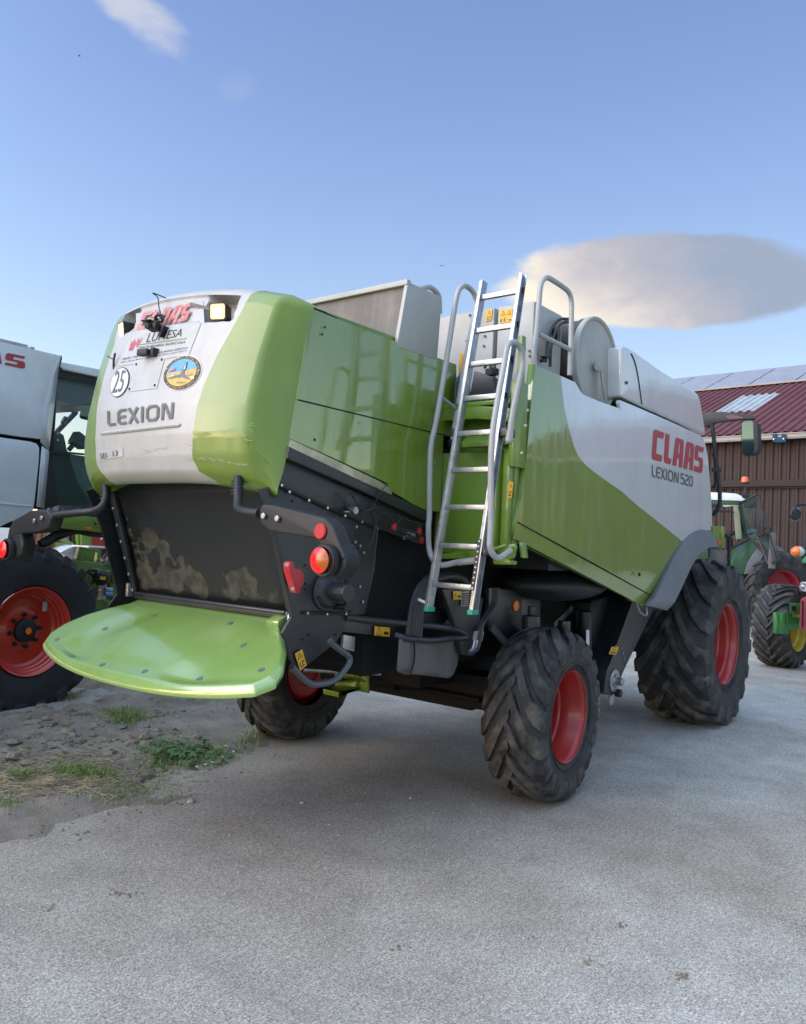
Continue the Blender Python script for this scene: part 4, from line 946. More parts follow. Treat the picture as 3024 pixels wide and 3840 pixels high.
# hinged lower step under the panel
mb = MB(); q = [at(Z5(*p), 'x', -1.16) for p in [(1290, 472), (1480, 455), (1640, 425), (1700, 410), (1700, 425), (1600, 460), (1500, 500), (1290, 505)]]; mb.prism(q, (.05, 0, 0))
q = [at(Z6(*p), 'x', -1.1) for p in [(250, 345), (330, 330), (370, 350), (365, 372), (262, 370)]]; mb.prism(q, (.08, 0, 0)); q = [at(Z6(*p), 'x', -1.0) for p in [(418, 225), (440, 230), (452, 330), (430, 325)]]; mb.prism(q, (.06, 0, 0))
q = [at(Z6(*p), 'x', -1.06) for p in [(205, 270), (390, 235), (400, 260), (380, 330), (330, 345), (240, 300)]]; mb.prism(q, (.03, 0, 0))
mb.build('folding_step', GREEN2, H, bevel=.004)
# ---------------- handrails
def rail(name, pts, r=.0185, lab=None, parent=H):
    o = MB().tube(pts, r, 14, sub=7).build(name, RAIL, parent, smooth=60)
    if lab: o['label'] = lab
    return o
Pz = lambda Z, p, v: at(Z(*p), 'y', v)
YL = -1.0; 
lr = [Pz(Z2, p, YL) for p in [(1345, 250), (1340, 205), (1318, 155), (1285, 127), (1258, 124), (1232, 150), (1215, 210), (1200, 300), (1150, 620), (1085, 1000), (1060, 1110), (1050, 1200), (1045, 1400), (1043, 1600)]]
lr = [Pz(Z2, p, YL) for p in [(1190, 1150), (1215, 960), (1270, 640), (1320, 360), (1338, 300)]]+lr+[Pz(Z5, (1208, 300), YL), Pz(Z5, (1212, 430), YL), at(Z5(1235, 505), 'x', -1.24), at(Z5(1290, 545), 'x', -1.24), at(Z5(1400, 525), 'x', -1.22)]
hr = rail('handrail', lr, lab='tall grey tube handrail left of the ladder')
mb = MB(); mb.tube([at(Z5(1400, 527), 'x', -1.22), at(Z5(1510, 515), 'x', -1.2)], .022, 12, False); mb.tube([Pz(Z2, (1128, 842), YL), Pz(Z2, (1222, 915), YL)], .012, 10, False); mb.build('rail_brace', RAIL, hr, split=True)
MB().tube([Pz(Z2, (1190, 1150), YL), Pz(Z2, (1180, 1110), YL)], .023, 12, False).build('rail_end_cap', BLACK, hr)
YR = -1.60
rr = [Pz(Z2, p, YR) for p in [(1552, 1130), (1570, 980), (1600, 820), (1635, 660), (1640, 600), (1632, 540), (1610, 497), (1582, 482), (1552, 497), (1536, 545), (1520, 640), (1490, 800), (1455, 1010), (1442, 1150), (1438, 1300), (1436, 1600)]]
rr += [Pz(Z5, (1610, 200), YR), Pz(Z5, (1602, 380), YR), Pz(Z6, (235, 250), YR), Pz(Z6, (252, 300), YR), Pz(Z6, (280, 328), YR), Pz(Z6, (315, 318), YR), Pz(Z6, (365, 280), YR)]
hr2 = rail('handrail', rr, lab='lower grey tube handrail right of the ladder')
MB().tube([Pz(Z2, (1553, 1120), YR), Pz(Z2, (1560, 1050), YR)], .024, 12, False).build('rail_socket', RAIL, hr2)
YU = -1.44
ur = [Pz(Z3, p, YU) for p in [(160, 760), (178, 640), (178, 600), (178, 520), (195, 400), (208, 240), (218, 130), (235, 85), (262, 70), (300, 88), (370, 135), (400, 165), (415, 215), (417, 300), (412, 500), (405, 695)]]
hr3 = rail('handrail', ur, lab='grey guard rail loop beside the round radiator screen')
MB().tube([Pz(Z3, (205, 430), YU), Pz(Z3, (412, 532), YU)], .016, 10, False).build('rail_brace', RAIL, hr3, split=True)
# ---------------- dark underside
mb = MB()
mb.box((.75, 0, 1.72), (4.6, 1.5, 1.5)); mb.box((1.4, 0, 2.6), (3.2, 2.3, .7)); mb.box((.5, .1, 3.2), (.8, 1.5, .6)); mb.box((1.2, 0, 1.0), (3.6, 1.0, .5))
mb.build('threshing_body', VOID, H)  # plain black boxes added inside so the machine's openings stay dark
mb = MB(); mb.box((-1.9, 0, 1.75), (.55, 1.62, .7)); mb.build('chopper_body', DARK2, H)
mb = MB(); mb.box((-.95, -.86, 1.72), (.04, .02, .75)); mb.box((-1.2, -.45, 1.02), (.7, .5, .03)); mb.build('straw_guide', DARK2, H)
mb = MB(); mb.box((0, 0, .70), (.30, 1.9, .26)); mb.box((.0, 0, .56), (.22, 1.3, .04)); mb.box((.6, .45, .85), (1.4, .14, .22)); mb.box((.6, -.45, .85), (1.4, .14, .22)); mb.box((2.6, -.5, .95), (2.6, .16, .3)); mb.box((2.6, .5, .95), (2.6, .16, .3))
mb.build('rear_axle', AXLEBLK, H, bevel=.015)
mb = MB(); mb.cyl((-.22, .75, .66), (-.22, .0, .66), .045, 20); mb.cyl((-.22, .0, .66), (-.22, -.8, .66), .02, 16); mb.build('steering_cylinder', AXLEBLK, H)
mb = MB(); a = V(*at(Z5(410, 1212), 'y', -.2)); mb.tube([a, a+V(.4, -.35, -.02)], .018, 12, False); mb.build('cylinder_rod', ALU, H)
mb = MB(); mb.box((3.75, 0, .95), (.5, 1.6, .5)); mb.cyl((3.75, -1.0, .87), (3.75, 1.0, .87), .16, 24); mb.build('front_axle', DARK2, H, bevel=.02)
# spreader band with sticker, guard ring and grey shield
mb = MB(); q = [at(Z5(*p), 'y', -.86) for p in [(690, 880), (1000, 908), (985, 1010), (655, 972)]]; mb.prism(q, (0, .12, 0)); sb = mb.build('spreader_band', DARK, H, bevel=.006)
warn([(862, 937), (962, 945), (958, 1005), (860, 995)], Z5, 'y', -.875, sb, 2)
mb = MB(); c = V(*at(Z5(815, 1075), 'y', -.6)); mb.cyl(c+V(0, 0, .14), c+V(0, 0, -.1), .14, 28); mb.build('spreader_motor', STEEL if False else DARK, H)
mb = MB(); mb.prism([at(Z5(*p), 'y', -.8) for p in [(665, 990), (740, 1005), (735, 1100), (660, 1080)]], (0, .02, 0)); mb.build('zinc_bracket', STEEL, H, bevel=.003)
def sh_y(x): return -1.0+.55*max(0, (x+1.15)/.4)**2*.10
shl = [at(Z13(*p), 'y', -1.0) for p in [(715, 705), (1300, 705), (1420, 690), (1418, 800), (1390, 980), (1340, 1070), (1300, 1108), (1250, 1125), (1050, 1100), (850, 1078), (780, 1085), (720, 1065), (690, 1040)]]
mb = MB(); sheet(mb, [[(p[0], p[2]) for p in shl]], lambda x, z: (x, sh_y(x), z), .05); mb.build('spreader_shield', mat('scuffed_grey_plastic', (.10, .095, .095), .45, noise=.3, nscale=9, dust=(.2, .19, .18), dustamt=.4, bump=.15, bscale=120), H, solid=.012, fixn=False)
mb = MB(); mb.tube([V(*at(Z13(*p), 'y', -1.015)) for p in [(860, 705), (868, 800), (862, 950), (820, 1075)]], .006, 6); mb.build('shield_crease', VOID, H)
ring = [at(Z13(*p), 'y', v) for p, v in [((130, 470), -.86), ((350, 495), -.88), ((700, 530), -.95), ((900, 548), -1.0), ((1100, 568), -1.03), ((1300, 600), -1.05), ((1390, 635), -1.06), ((1420, 668), -1.06), ((1390, 690), -1.06), ((1250, 695), -1.05), ((1050, 715), -1.03), ((900, 706), -1.02), ((760, 690), -1.0), ((670, 655), -.95)]]
MB().tube(ring, .021, 12).build('guard_ring', DARK, H, smooth=60)
gh_ = [at(Z5(*p), 'y', -.98) for p in [(578, 1028), (600, 1055), (660, 1100), (695, 1125), (705, 1150), (695, 1185), (655, 1240), (620, 1275), (560, 1300), (480, 1310), (430, 1290), (400, 1265), (330, 1195)]]
MB().tube(gh_, .0185, 12).build('grab_handle', mat('blue_grey_tube', (.05, .065, .075), .35, coat=.4, crough=.2), H, smooth=60)
warn([(350, 1112), (398, 1084), (427, 1185), (385, 1222)], Z5, 'y', -.872, H, 0)
# tow hitch
mb = MB(); HX = -.55
q = [at(Z13(*p), 'y', 0) for p in [(245, 1160), (330, 1120), (330, 1260), (240, 1260)]]; mb.prism(q, (0, .12, 0))
for zz in ((1120, 1165), (1215, 1270)): mb.prism([at(Z13(*p), 'y', -.02) for p in [(60, zz[0]+110 if zz[0] > 1200 else zz[0]+40), (180, zz[0]+20), (330, zz[0]-5), (330, zz[0]+30), (190, zz[1]+5), (60, zz[1]+0)]], (0, .16, 0))
mb.prism([at(Z13(*p), 'y', -.1) for p in [(375, 1095), (392, 1095), (392, 1280), (375, 1280)]], (0, .35, 0)); mb.bar(at(Z13(250, 1115), 'y', -.05), at(Z13(330, 975), 'y', -.05), .05, .02); mb.build('tow_hitch', GREEN2, H, bevel=.005)
MB().prism([at(Z13(*p), 'y', -.1) for p in [(410, 1060), (600, 980), (640, 1040), (410, 1190)]], (0, .1, 0)).build('hitch_brace', DARK, H)
# big hoses and clamp
mb = MB()
for k in range(6):
    o = k*26; mb.tube([at(Z13(*p), 'y', -.98-.01*k) for p in [(1100+o*.3, 20+o*.2), (1000+o*.5, 60+o*.5), (900+o*.8, 170+o*.4), (850+o, 300), (820+o, 450), (790+o*1.1, 700)]], .022 if k == 0 else .012, 10)
mb.tube([at(Z13(*p), 'y', -1.0) for p in [(1100, 60), (1250, 30), (1380, 60), (1420, 110), (1500, 90)]], .03, 10)
mb.build('hydraulic_hose', HOSE, H, smooth=60, split=True)
MB().bar(at(Z13(880, 275), 'y', -1.06), at(Z13(975, 320), 'y', -1.08), .02, .045, (0, 1, 0)).build('hose_clamp', CHROME, H, bevel=.004)
mb = MB(); q = [at(Z5(*p), 'y', -1.02) for p in [(1300, 700), (1470, 700), (1560, 760), (1500, 1130), (1430, 1120), (1370, 900)]]; mb.prism(q, (0, .04, 0)); sp_ = mb.build('valve_plate', DARK, H, bevel=.004)
warn([(1366, 712), (1416, 712), (1416, 765), (1366, 765)], Z5, 'y', -1.03, sp_, 2)
mb = MB(); f = quadmap(*[at(Z5(*p), 'y', -1.032) for p in [(1418, 716), (1468, 712), (1462, 805), (1416, 808)]]); sheet(mb, [[(0, 0), (1, 0), (1, 1), (0, 1)]], f, None, 0)
f2 = lambda u, v: f(u, v)+V(0, -.003, 0)
for r in range(6):
    for c in range(2): sheet(mb, [[(.08+c*.46, .06+r*.15), (.48+c*.45, .06+r*.15), (.48+c*.45, .15+r*.15), (.08+c*.46, .15+r*.15)]], f2, None, 1)
mb.build('data_plate', [STEEL, BLKINK], sp_, smooth=0, fixn=False)
mb = MB(); q = [at(Z13(*p), 'y', -.9) for p in [(940, 440), (1170, 385), (1250, 430), (1290, 560), (1180, 520), (950, 560)]]; mb.prism(q, (0, .1, 0)); mb.cyl(at(Z13(1240, 545), 'y', -.98), at(Z13(1240, 545), 'y', -.9), .035, 16); mb.build('bell_crank', DARK2, H, bevel=.006)
mb = MB()
for k in range(4):
    o = k*9; mb.tube([at(Z6(*p), 'y', -1.18-.012*k) for p in [(262+o, 520), (250+o, 620), (200+o, 700), (170+o*.8, 760), (150+o, 850), (125+o, 920), (90+o*.3, 940)]], .010, 8)
mb.build('valve_hose', HOSE, H, split=True)
mb = MB()
for k in range(3): 
    o = k*17; mb.bar(at(Z6(150+o, 800-k*2), 'y', -1.19), at(Z6(138+o, 858), 'y', -1.19), .022, .022); mb.tube([at(Z6(*p), 'y', -1.2) for p in [(138+o, 858), (125+o, 905), (95+o*.5, 940)]], .008, 8)
mb.build('hose_fittings', STEEL, H)
mb = MB(); q = [at(Z6(*p), 'y', -.98) for p in [(230, 520), (440, 540), (445, 890), (330, 880), (230, 760)]]; mb.prism(q, (0, .04, 0)); q = [at(Z6(*p), 'y', -.96) for p in [(440, 520), (560, 560), (560, 900), (440, 890)]]; mb.prism(q, (0, .04, 0)); ip = mb.build('inner_panel', DARK, H, bevel=.004)
c = V(*at(Z6(401, 636), 'y', -.985)); MB().lathe([(0, .038), (.008, .038), (.01, .0001)], c, (0, -1, 0), 24).build('orange_reflector', LENSORG, ip)
mb = MB(); mb.bar(at(Z6(240, 770), 'y', -1.1), at(Z6(345, 885), 'y', -1.1), .05, .02, (0, 1, 0)); mb.bar(at(Z6(640, 760), 'y', -1.0), at(Z6(760, 650), 'y', -1.0), .05, .02, (0, 1, 0)); mb.build('stay_bar', DARK, H, split=True)
mb = MB(); c = V(*at(Z6(500, 740), 'y', -1.1)); mb.cyl(c+V(0, 0, -.14), c+V(0, 0, .05), .07, 20); mb.cyl(c+V(0, 0, .05), c+V(0, 0, .12), .03, 14); c = V(*at(Z6(712, 770), 'y', -1.12)); mb.cyl(c+V(0, 0, -.05), c+V(0, 0, .05), .05, 18); mb.build('pressure_accumulator', DARK, H, bevel=.01, split=True)
mb = MB(); mb.cyl(at(Z6(845, 900), 'y', -1.1), at(Z6(845, 670), 'y', -1.1), .055, 20); mb.cyl(at(Z6(805, 900), 'y', -1.0), at(Z6(805, 660), 'y', -1.0), .05, 20); mb.build('filter_cylinder', DARK2, H, bevel=.008, split=True)
mb = MB(); f = quadmap(*[at(Z6(*p), 'y', -1.165) for p in [(853, 790), (873, 790), (873, 888), (853, 888)]]); sheet(mb, [[(0, 0), (1, 0), (1, 1), (0, 1)]], f, None); mb.build('level_gauge', PAPER, H, smooth=0)
mb = MB(); mb.prism([at(Z6(*p), 'y', -1.0) for p in [(895, 600), (1065, 560), (1060, 860), (960, 960), (880, 960), (880, 620)]], (0, .3, 0)); mb.build('grain_pan_side', DARK2, H, bevel=.006)
# plastic fuel tank bulge
mb = MB(); c = V(*at(Z6(640, 500), 'y', -1.0)); rows = []
for i in range(13):
    th = math.pi*i/12; rows.append([c+V(.62*math.cos(th), .38*math.sin(th)*math.cos(a), .13*math.sin(th)*math.sin(a)*(1.3 if math.sin(a) > 0 else 1)) for a in np.linspace(0, 2*math.pi, 25)])
mb.grid(rows); mb.box((.75, -1.05, 1.83), (2.2, .7, .3)); mb.build('fuel_tank', DARK2, H, bevel=.0, smooth=60)
# slanting elevator with bearing at its foot
YE = -1.2
eo = [at(Z6(*p), 'y', YE) for p in [(1172, 545), (1290, 650), (1100, 1040), (1062, 1130), (1050, 1180), (1020, 1212), (985, 1205), (965, 1190), (985, 1050), (1005, 1010)]]
mb = MB(); mb.prism(eo, (0, .32, 0)); el_ = mb.build('elevator_housing', DARK, H, bevel=.008)
mb = MB(); q = [at(Z6(*p), 'y', YE+.0) for p in [(1172, 545), (1005, 1010), (985, 1050), (965, 1190), (985, 1205)]]
c = V(*at(Z6(1030, 1115), 'y', YE)); mb.lathe([(0, .10), (.012, .10), (.015, .09), (.015, .06), (.03, .055), (.03, .0001)], c, (0, -1, 0), 32); mb.lathe([(.03, .035), (.08, .035), (.085, .03), (.085, .0001)], c, (0, -1, 0), 20); mb.build('elevator_bearing', STEEL, el_, smooth=30)
c = V(*at(Z6(1042, 1192), 'y', YE)); MB().cyl(c, c+V(0, -.05, 0), .035, 18).build('chain_tensioner', DARK2, el_, bevel=.004)
bolts('elevator_bolts', [(1077, 905), (1085, 940), (1092, 972), (1105, 1012), (1043, 1050)], Z6, 'y', YE-.002, .009, STEEL, (0, -1, 0), el_)
wq = [at(Z6(*p), 'y', YE-.0) for p in [(1025, 897), (1062, 905), (1045, 952), (1000, 942)]]
warn([(1015, 897), (1062, 900), (1042, 950), (996, 944)], Z6, 'y', YE-.006, el_, 0)
MB().tube([at(Z6(*p), 'y', -1.42) for p in [(1168, 600), (1190, 660), (1212, 688), (1240, 692), (1236, 640)]], .010, 8).build('skirt_hook', STEEL, H)
MB().lathe([(0, .05), (.01, .05), (.01, .0001)], at(Z6(1010, 1235), 'y', -1.15), (0, -1, 0), 20).build('drain_cover', STEEL, H)
# cab, mostly out of sight ahead of the grain tank
mb = MB(); mb.box((3.9, 0, 3.45), (1.6, 1.5, .12)); mb.box((3.15, 0, 2.7), (.08, 1.5, 1.5)); mb.box((3.9, 0, 2.0), (1.5, 1.5, .1)); 
for x, y in ((4.6, -.7), (4.6, .7)): mb.box((x, y, 2.7), (.07, .07, 1.4))
cb = mb.build('cab', GREYP, H, bevel=.02)
mb = MB(); mb.box((3.9, -.74, 2.7), (1.35, .01, 1.3)); mb.box((3.9, .74, 2.7), (1.35, .01, 1.3)); mb.box((4.62, 0, 2.7), (.01, 1.35, 1.3)); mb.build('cab_glass', GLASS, cb, split=True)
YM = -1.55
mb = MB(); q = [at(Z7(*p), 'y', -1.52) for p in [(388, 1045), (450, 1045), (452, 1170), (405, 1168)]]; mb.prism(q, (0, .5, 0)); mb.prism([at(Z7(*p), 'y', -1.55) for p in [(449, 1043), (460, 1046), (458, 1168), (447, 1170)]], (0, .5, 0)); pf = mb.build('cab_platform', GREEN2, H, bevel=.005)
MB().box(at(Z7(427, 1141), 'y', -1.53), (.05, .02, .05)).build('marker_lamp', LENSORG, pf, bevel=.004)
MB().tube([at(Z7(*p), 'y', -1.5) for p in [(462, 1100), (475, 1098), (480, 1110), (482, 1200), (482, 1275)]], .018, 10).build('cab_ladder_rail', BLACK, H)
# mirror with its arm
XM = 4.3
mb = MB(); q = [at(Z10(*p), 'x', XM) for p in [(45, 710), (175, 700), (320, 700), (420, 712), (600, 735), (700, 742), (735, 770), (748, 802), (640, 800), (500, 812), (320, 835), (190, 852), (180, 870), (75, 915)]]
mb.prism(q, (.08, 0, 0)); ma = mb.build('mirror_arm', BLACK, H, bevel=.012)
MB().prism([at(Z10(*p), 'x', XM-.004) for p in [(362, 775), (375, 750), (440, 742), (580, 770), (600, 780), (580, 792), (400, 800)]], (.004, 0, 0)).build('arm_opening', mat('roof_seen_brown', (.13, .05, .06), .6), ma)
mb = MB(); mb.tube([at(Z10(*p), 'x', XM) for p in [(172, 870), (190, 1000), (215, 1250), (245, 1500), (268, 1700), (278, 1850), (270, 1960), (235, 2040), (185, 2110)]], .024, 10)
mb.tube([at(Z10(*p), 'x', XM+.1) for p in [(190, 1260), (215, 1400), (222, 1560), (215, 1680), (188, 1730)]], .018, 8); mb.box(at(Z10(235, 1490), 'x', XM), (.05, .10, .05)); mb.build('mirror_post', BLACK, ma)
q = [at(Z10(*p), 'x', XM) for p in [(565, 850), (590, 822), (720, 815), (745, 830), (800, 860), (805, 1150), (790, 1240), (760, 1280), (620, 1298), (585, 1280), (570, 1180), (562, 950)]]
mb = MB(); mb.prism(q, (.13, 0, 0)); mh = mb.build('mirror_head', BLACK, H, bevel=.025, segs=3)
q = [at(Z10(*p), 'x', XM-.004) for p in [(578, 860), (600, 835), (705, 822), (728, 840), (742, 1230), (725, 1262), (620, 1280), (592, 1255), (575, 1100)]]
MB().add(q, [tuple(range(len(q)))]).build('mirror_face', MIRROR, mh, smooth=0)
# ---------------- wheels
def make_tyre(mb, R, W_, rim, nl, lug_h, lug_w, d, sweep, crown=.03, reach=1.0, sub=7, rubber2=1, ground=None, curve=1.3):
    """agricultural tyre about the local Y axis; outer side at -Y. d = +1/-1 direction of the chevrons"""
    Rb = R-lug_h; hw = W_/2
    prof = [(-hw*.80, rim), (-hw*.93, rim+.03), (-hw*1.02, rim+(Rb-rim)*.35), (-hw*1.04, rim+(Rb-rim)*.58), (-hw*.99, Rb-.055-crown*.3), (-hw*.90, Rb-.022-crown*.6), (-hw*.6, Rb-crown*.35), (0, Rb)]
    prof = prof+[(-a, r) for a, r in prof[-2::-1]]
    mb.mi(0).lathe(prof, (0, 0, 0), (0, 1, 0), 96)
    # sidewall rings
    for s in ((-1, 1) if reach > .8 else ()):
        mb.lathe([(s*hw*.985, rim+.055), (s*(hw*1.0+.006), rim+.06), (s*hw*1.0, rim+.07)], (0, 0, 0), (0, 1, 0), 96)
    pa = [p[0] for p in prof]; pr2 = [p[1] for p in prof]
    def carc(u):  # u: 0 centre .. 1 shoulder .. 1.25 down the sidewall
        if u <= 1: y = u*hw*.99; r = np.interp(y, [p[0] for p in prof[7:12]], [p[1] for p in prof[7:12]]); return y, float(r)
        t = (u-1)/.25; return hw*(.99+.045*t), float(Rb-.055-crown*.3-(Rb-rim)*.30*t)
    for i in range(nl):
        for s in (-1, 1):
            th0 = 2*math.pi*(i+(.5 if s > 0 else 0))/nl
            jit = random.uniform(-.06, .06)*2*math.pi/nl
            us_ = [-.06]+[k/sub for k in range(1, sub+1)]+[1.04, 1.04+.11*reach, 1.04+.21*reach]
            rows = []
            for k, u in enumerate(us_):
                y, r = carc(max(0, u)); y = s*(y if u >= 0 else u*hw)
                th = th0+jit+d*sweep*(1-(1-min(1, max(0, u)))**curve)+d*.0
                hgt = lug_h*(1.0 if u <= 1.0 else max(.12, 1-(u-1)/(.04+.21*reach)*.9))
                if k == 0: hgt *= .8
                wA = lug_w*(.75 if u < 0 else (.85+.25*u if u <= 1 else 1.1+.3*(u-1)))
                h2 = wA/R/2; 
                # height direction: radial on the tread, turning sideways on the sidewall
                ny = 0 if u <= .95 else min(1., (u-.95)/.25); nr = math.sqrt(1-ny*ny*.8)
                def P(dt, hh): rr = r+hh*nr; yy = y+s*hh*ny*.9; a = th+dt; return V(-rr*math.cos(a)*-1*1, yy, rr*math.sin(a))
                sk = 1.25
                rows.append([P(-h2*sk, -.012), P(-h2*sk*.98, .0), P(-h2*.92, hgt*.96), P(-h2*.7, hgt), P(h2*.7, hgt), P(h2*.92, hgt*.96), P(h2*sk*.98, 0), P(h2*sk, -.012)])
            mb.mi(rubber2); n0 = len(mb.v); mb.grid(rows)
            mb.add(rows[0], [tuple(range(8))]); mb.add(rows[-1], [tuple(range(8))])
    mb.mi(0)
def flat_bottom(mb, cz, y0=None):
    """squash what lies below the ground under the load"""
    out = []
    for p in mb.v:
        z = p[2]
        if z < -cz+.004: 
            z = -cz+.004
        if p[2] < -cz*.72:
            k = 1+.05*min(1, (-cz*.72-p[2])/(cz*.28)); out.append((p[0]*(1+.0), p[1]*k, z))
        else: out.append((p[0], p[1], z))
    mb.v = out
def make_rim(mb, r, depth, y0, disc=True):
    """dished rim: outer lip at local -Y"""
    pf = [(0, r*1.0), (-.006, r*1.02), (.004, r*1.03), (.02, r*.985), (.04, r*.955), (.09, r*.945), (.115, r*.90), (.19, r*.885), (.205, r*.85), (.28, r*.84), (.295, r*.80), (depth, r*.78), (depth+.02, r*.70), (depth+.02, r*.45), (depth-.01, r*.38), (depth-.01, .0001)]
    pf = [p for i, p in enumerate(pf) if p[0] <= depth+.03]
    mb.lathe([(a, b) for a, b in pf], (0, y0, 0), (0, 1, 0), 72)
    mb.lathe([(0, r*1.0), (-.006, r*1.02), (.004, r*1.03), (.02, r*1.02), (.3, r*.99)], (0, y0, 0), (0, 1, 0), 72)
def wheel(parent, loc, rz, sg, R, W_, rim_r, yo, nl, lug_h, lug_w, d, sweep, depth, rimm=RED, mirror=False, label=None, name='wheel', **kw):
    e = part_empty(name, parent, loc, rz)
    if label: e['label'] = label
    mb = MB(); make_tyre(mb, R, W_, rim_r*.98, nl, lug_h, lug_w, d, sweep, **kw); flat_bottom(mb, loc[2])
    mr = MB(); make_rim(mr, rim_r, depth, yo)
    mr.lathe([(depth-.06, .0001), (depth-.06, rim_r*.2), (depth-.01, rim_r*.24)], (0, yo, 0), (0, 1, 0), 24)
    if mirror:
        for q in (mb, mr): q.v = [(p[0], -p[1], p[2]) for p in q.v]
    mb.build('tyre', [RUBBER, RUBBERD], e, smooth=32); 
    ro = mr.build('rim', rimm, e, smooth=30)
    # valve stem
    return e
wheel(H, (0, -1.225, .612), .074, 1, .638, .44, .33, -.20, 18, .032, .135, 1, .62, .34, label='near rear steering wheel with worn chevron tyre', curve=1.25)
nw = bpy.data.objects['wheel']
mb = MB()
for i, ch_ in enumerate('PIRELLI'):
    an = rad(163-i*8.5); v_, f_ = font_mesh(ch_); w_ = .010 if ch_ == 'I' else .026; hL = .052; cx_, cz_ = .50*math.cos(an), .50*math.sin(an)
    tx, tz = math.sin(an), -math.cos(an); ux, uz = math.cos(an), math.sin(an)
    mb.add([(cx_+tx*w_*(2*p-1)+ux*hL*(q_-.5), -.2325, cz_+tz*w_*(2*p-1)+uz*hL*(q_-.5)) for p, q_ in v_], f_)
mb.build('sidewall_lettering', mat('raised_rubber', (.035, .037, .04), .6), nw, smooth=0)
mb = MB(); rq = random.Random(3)
for i in range(9):
    an = rad(-2+rq.uniform(-5, 9)); r_ = .545+rq.uniform(-.02, .02); mb.box((r_*math.cos(an), -.228, r_*math.sin(an)), (.012, .004, .010))
mb.build('chalk_marks', mat('yellow_chalk', (.42, .46, .05), .8), nw)
wheel(H, (-.10, 1.31, .62), .074, 1, .65, .44, .33, -.20, 18, .032, .135, 1, .62, .34, mirror=True, label='far rear steering wheel under the tray')
wheel(H, (3.75, -1.11, .88), 0, 1, .93, .74, .435, -.335, 17, .048, .14, 1, .66, .40, label='big front drive wheel with long curved lugs', crown=.06, curve=1.5)
wheel(H, (3.75, 1.11, .88), 0, 1, .93, .74, .435, -.335, 17, .048, .14, 1, .66, .40, mirror=True, label='big front drive wheel on the far side', crown=.06, curve=1.5)
# ================================================================== LADDER
LA = thing('ladder', 'bare aluminium ladder with green feet leaning on the side of the big combine', 'ladder', (-1.45, -1.35, 1.46))
def lw(p): return V(*p)-V(-1.45, -1.35, 1.46)
def LD(p):  # picture point on the ladder's slanting plane
    return V(*atplane(p, (-1.46, -1.3, 1.45), (1, 0, -.16)))
rt = [(1025, 594), (1108, 578)]; rb_ = [(912, 1284), (1000, 1290)]
Lt, Lb, Rt_, Rb_ = LD((1027, 596)), LD((911, 1286)), LD((1106, 580)), LD((1001, 1292))
print('ladder', Lt, Lb, Rt_, Rb_)
for a, b, s in ((Lb, Lt, 1), (Rb_, Rt_, -1)):
    a, b = lw(a), lw(b); d = (b-a).normalized(); 
    mb = MB(); mb.bar(a+V(0, 0, 0), b, .008, .062, (1, 0, 0))
    mb.bar(a+V(-.029, s*.010, 0), b+V(-.029, s*.010, 0), .022, .004, (1, 0, 0)); mb.bar(a+V(.029, s*.010, 0), b+V(.029, s*.010, 0), .022, .004, (1, 0, 0))
    mb.build('ladder_rail', ALU, LA, bevel=.001)
    mb = MB(); mb.box(a+V(0, s*.004, -.012), (.074, .034, .03)); mb.build('ladder_foot', TEAL, LA, bevel=.004)
rg = [Z2(1500, 178), Z2(1455, 397), Z2(1412, 617), Z2(1378, 840), Z2(1340, 1068), Z2(1308, 1305), Z2(1272, 1545), Z5(1400, 427), Z5(1360, 683)]
for p in rg:
    c = LD(p); t = (c.z-Lb.z)/(Lt.z-Lb.z); A_ = lw(Lb.lerp(Lt, t)); B_ = lw(Rb_.lerp(Rt_, t)); zc = (A_.z+B_.z)/2; A_.z = B_.z = zc
    MB().bar(A_, B_, .032, .032, (1, 0, 0)).build('rung', ALU, LA, bevel=.004)
mb = MB(); n_ = V(-.0, -.0, 0)
a, b = lw(Rb_.lerp(Rt_, .215)), lw(Rb_.lerp(Rt_, .01+.04)); a = lw(Rb_).lerp(lw(Rt_), .20); b = lw(Rb_).lerp(lw(Rt_), .055)
mb.bar(a+V(-.033, .0, 0), b+V(-.033, .0, 0), .024, .003, (1, 0, 0)); st_ = mb.build('gauge_strip', BLKINK, LA)
mb = MB()
for k in range(10):
    c = a.lerp(b, .04+k*.102)+V(-.036, 0, 0); mb.lathe([(0, .006), (.001, .006), (.001, .0001)], c, (-1, 0, 0), 10)
mb.build('strip_dot', PAPER, st_, split=True)
mb = MB()
for p in [(1638, 152), (1604, 370), (1568, 592), (1530, 825)]:
    c = lw(LD(Z2(*p))); mb.box(c+V(0, -.006, 0), (.02, .006, .035))
mb.build('rung_socket', VOID, LA, split=True)
mb = MB(); c = lw(LD(Z2(1505, 1062))); mb.box(c+V(.03, -.02, 0), (.10, .06, .05)); c = lw(LD(Z2(1212, 1060))); mb.box(c+V(.03, .02, 0), (.07, .03, .05)); c = lw(LD(Z5(1562, 465))); mb.box(c+V(.05, -.01, 0), (.14, .03, .035)); mb.build('ladder_bracket', DARK, LA, bevel=.004, split=True)
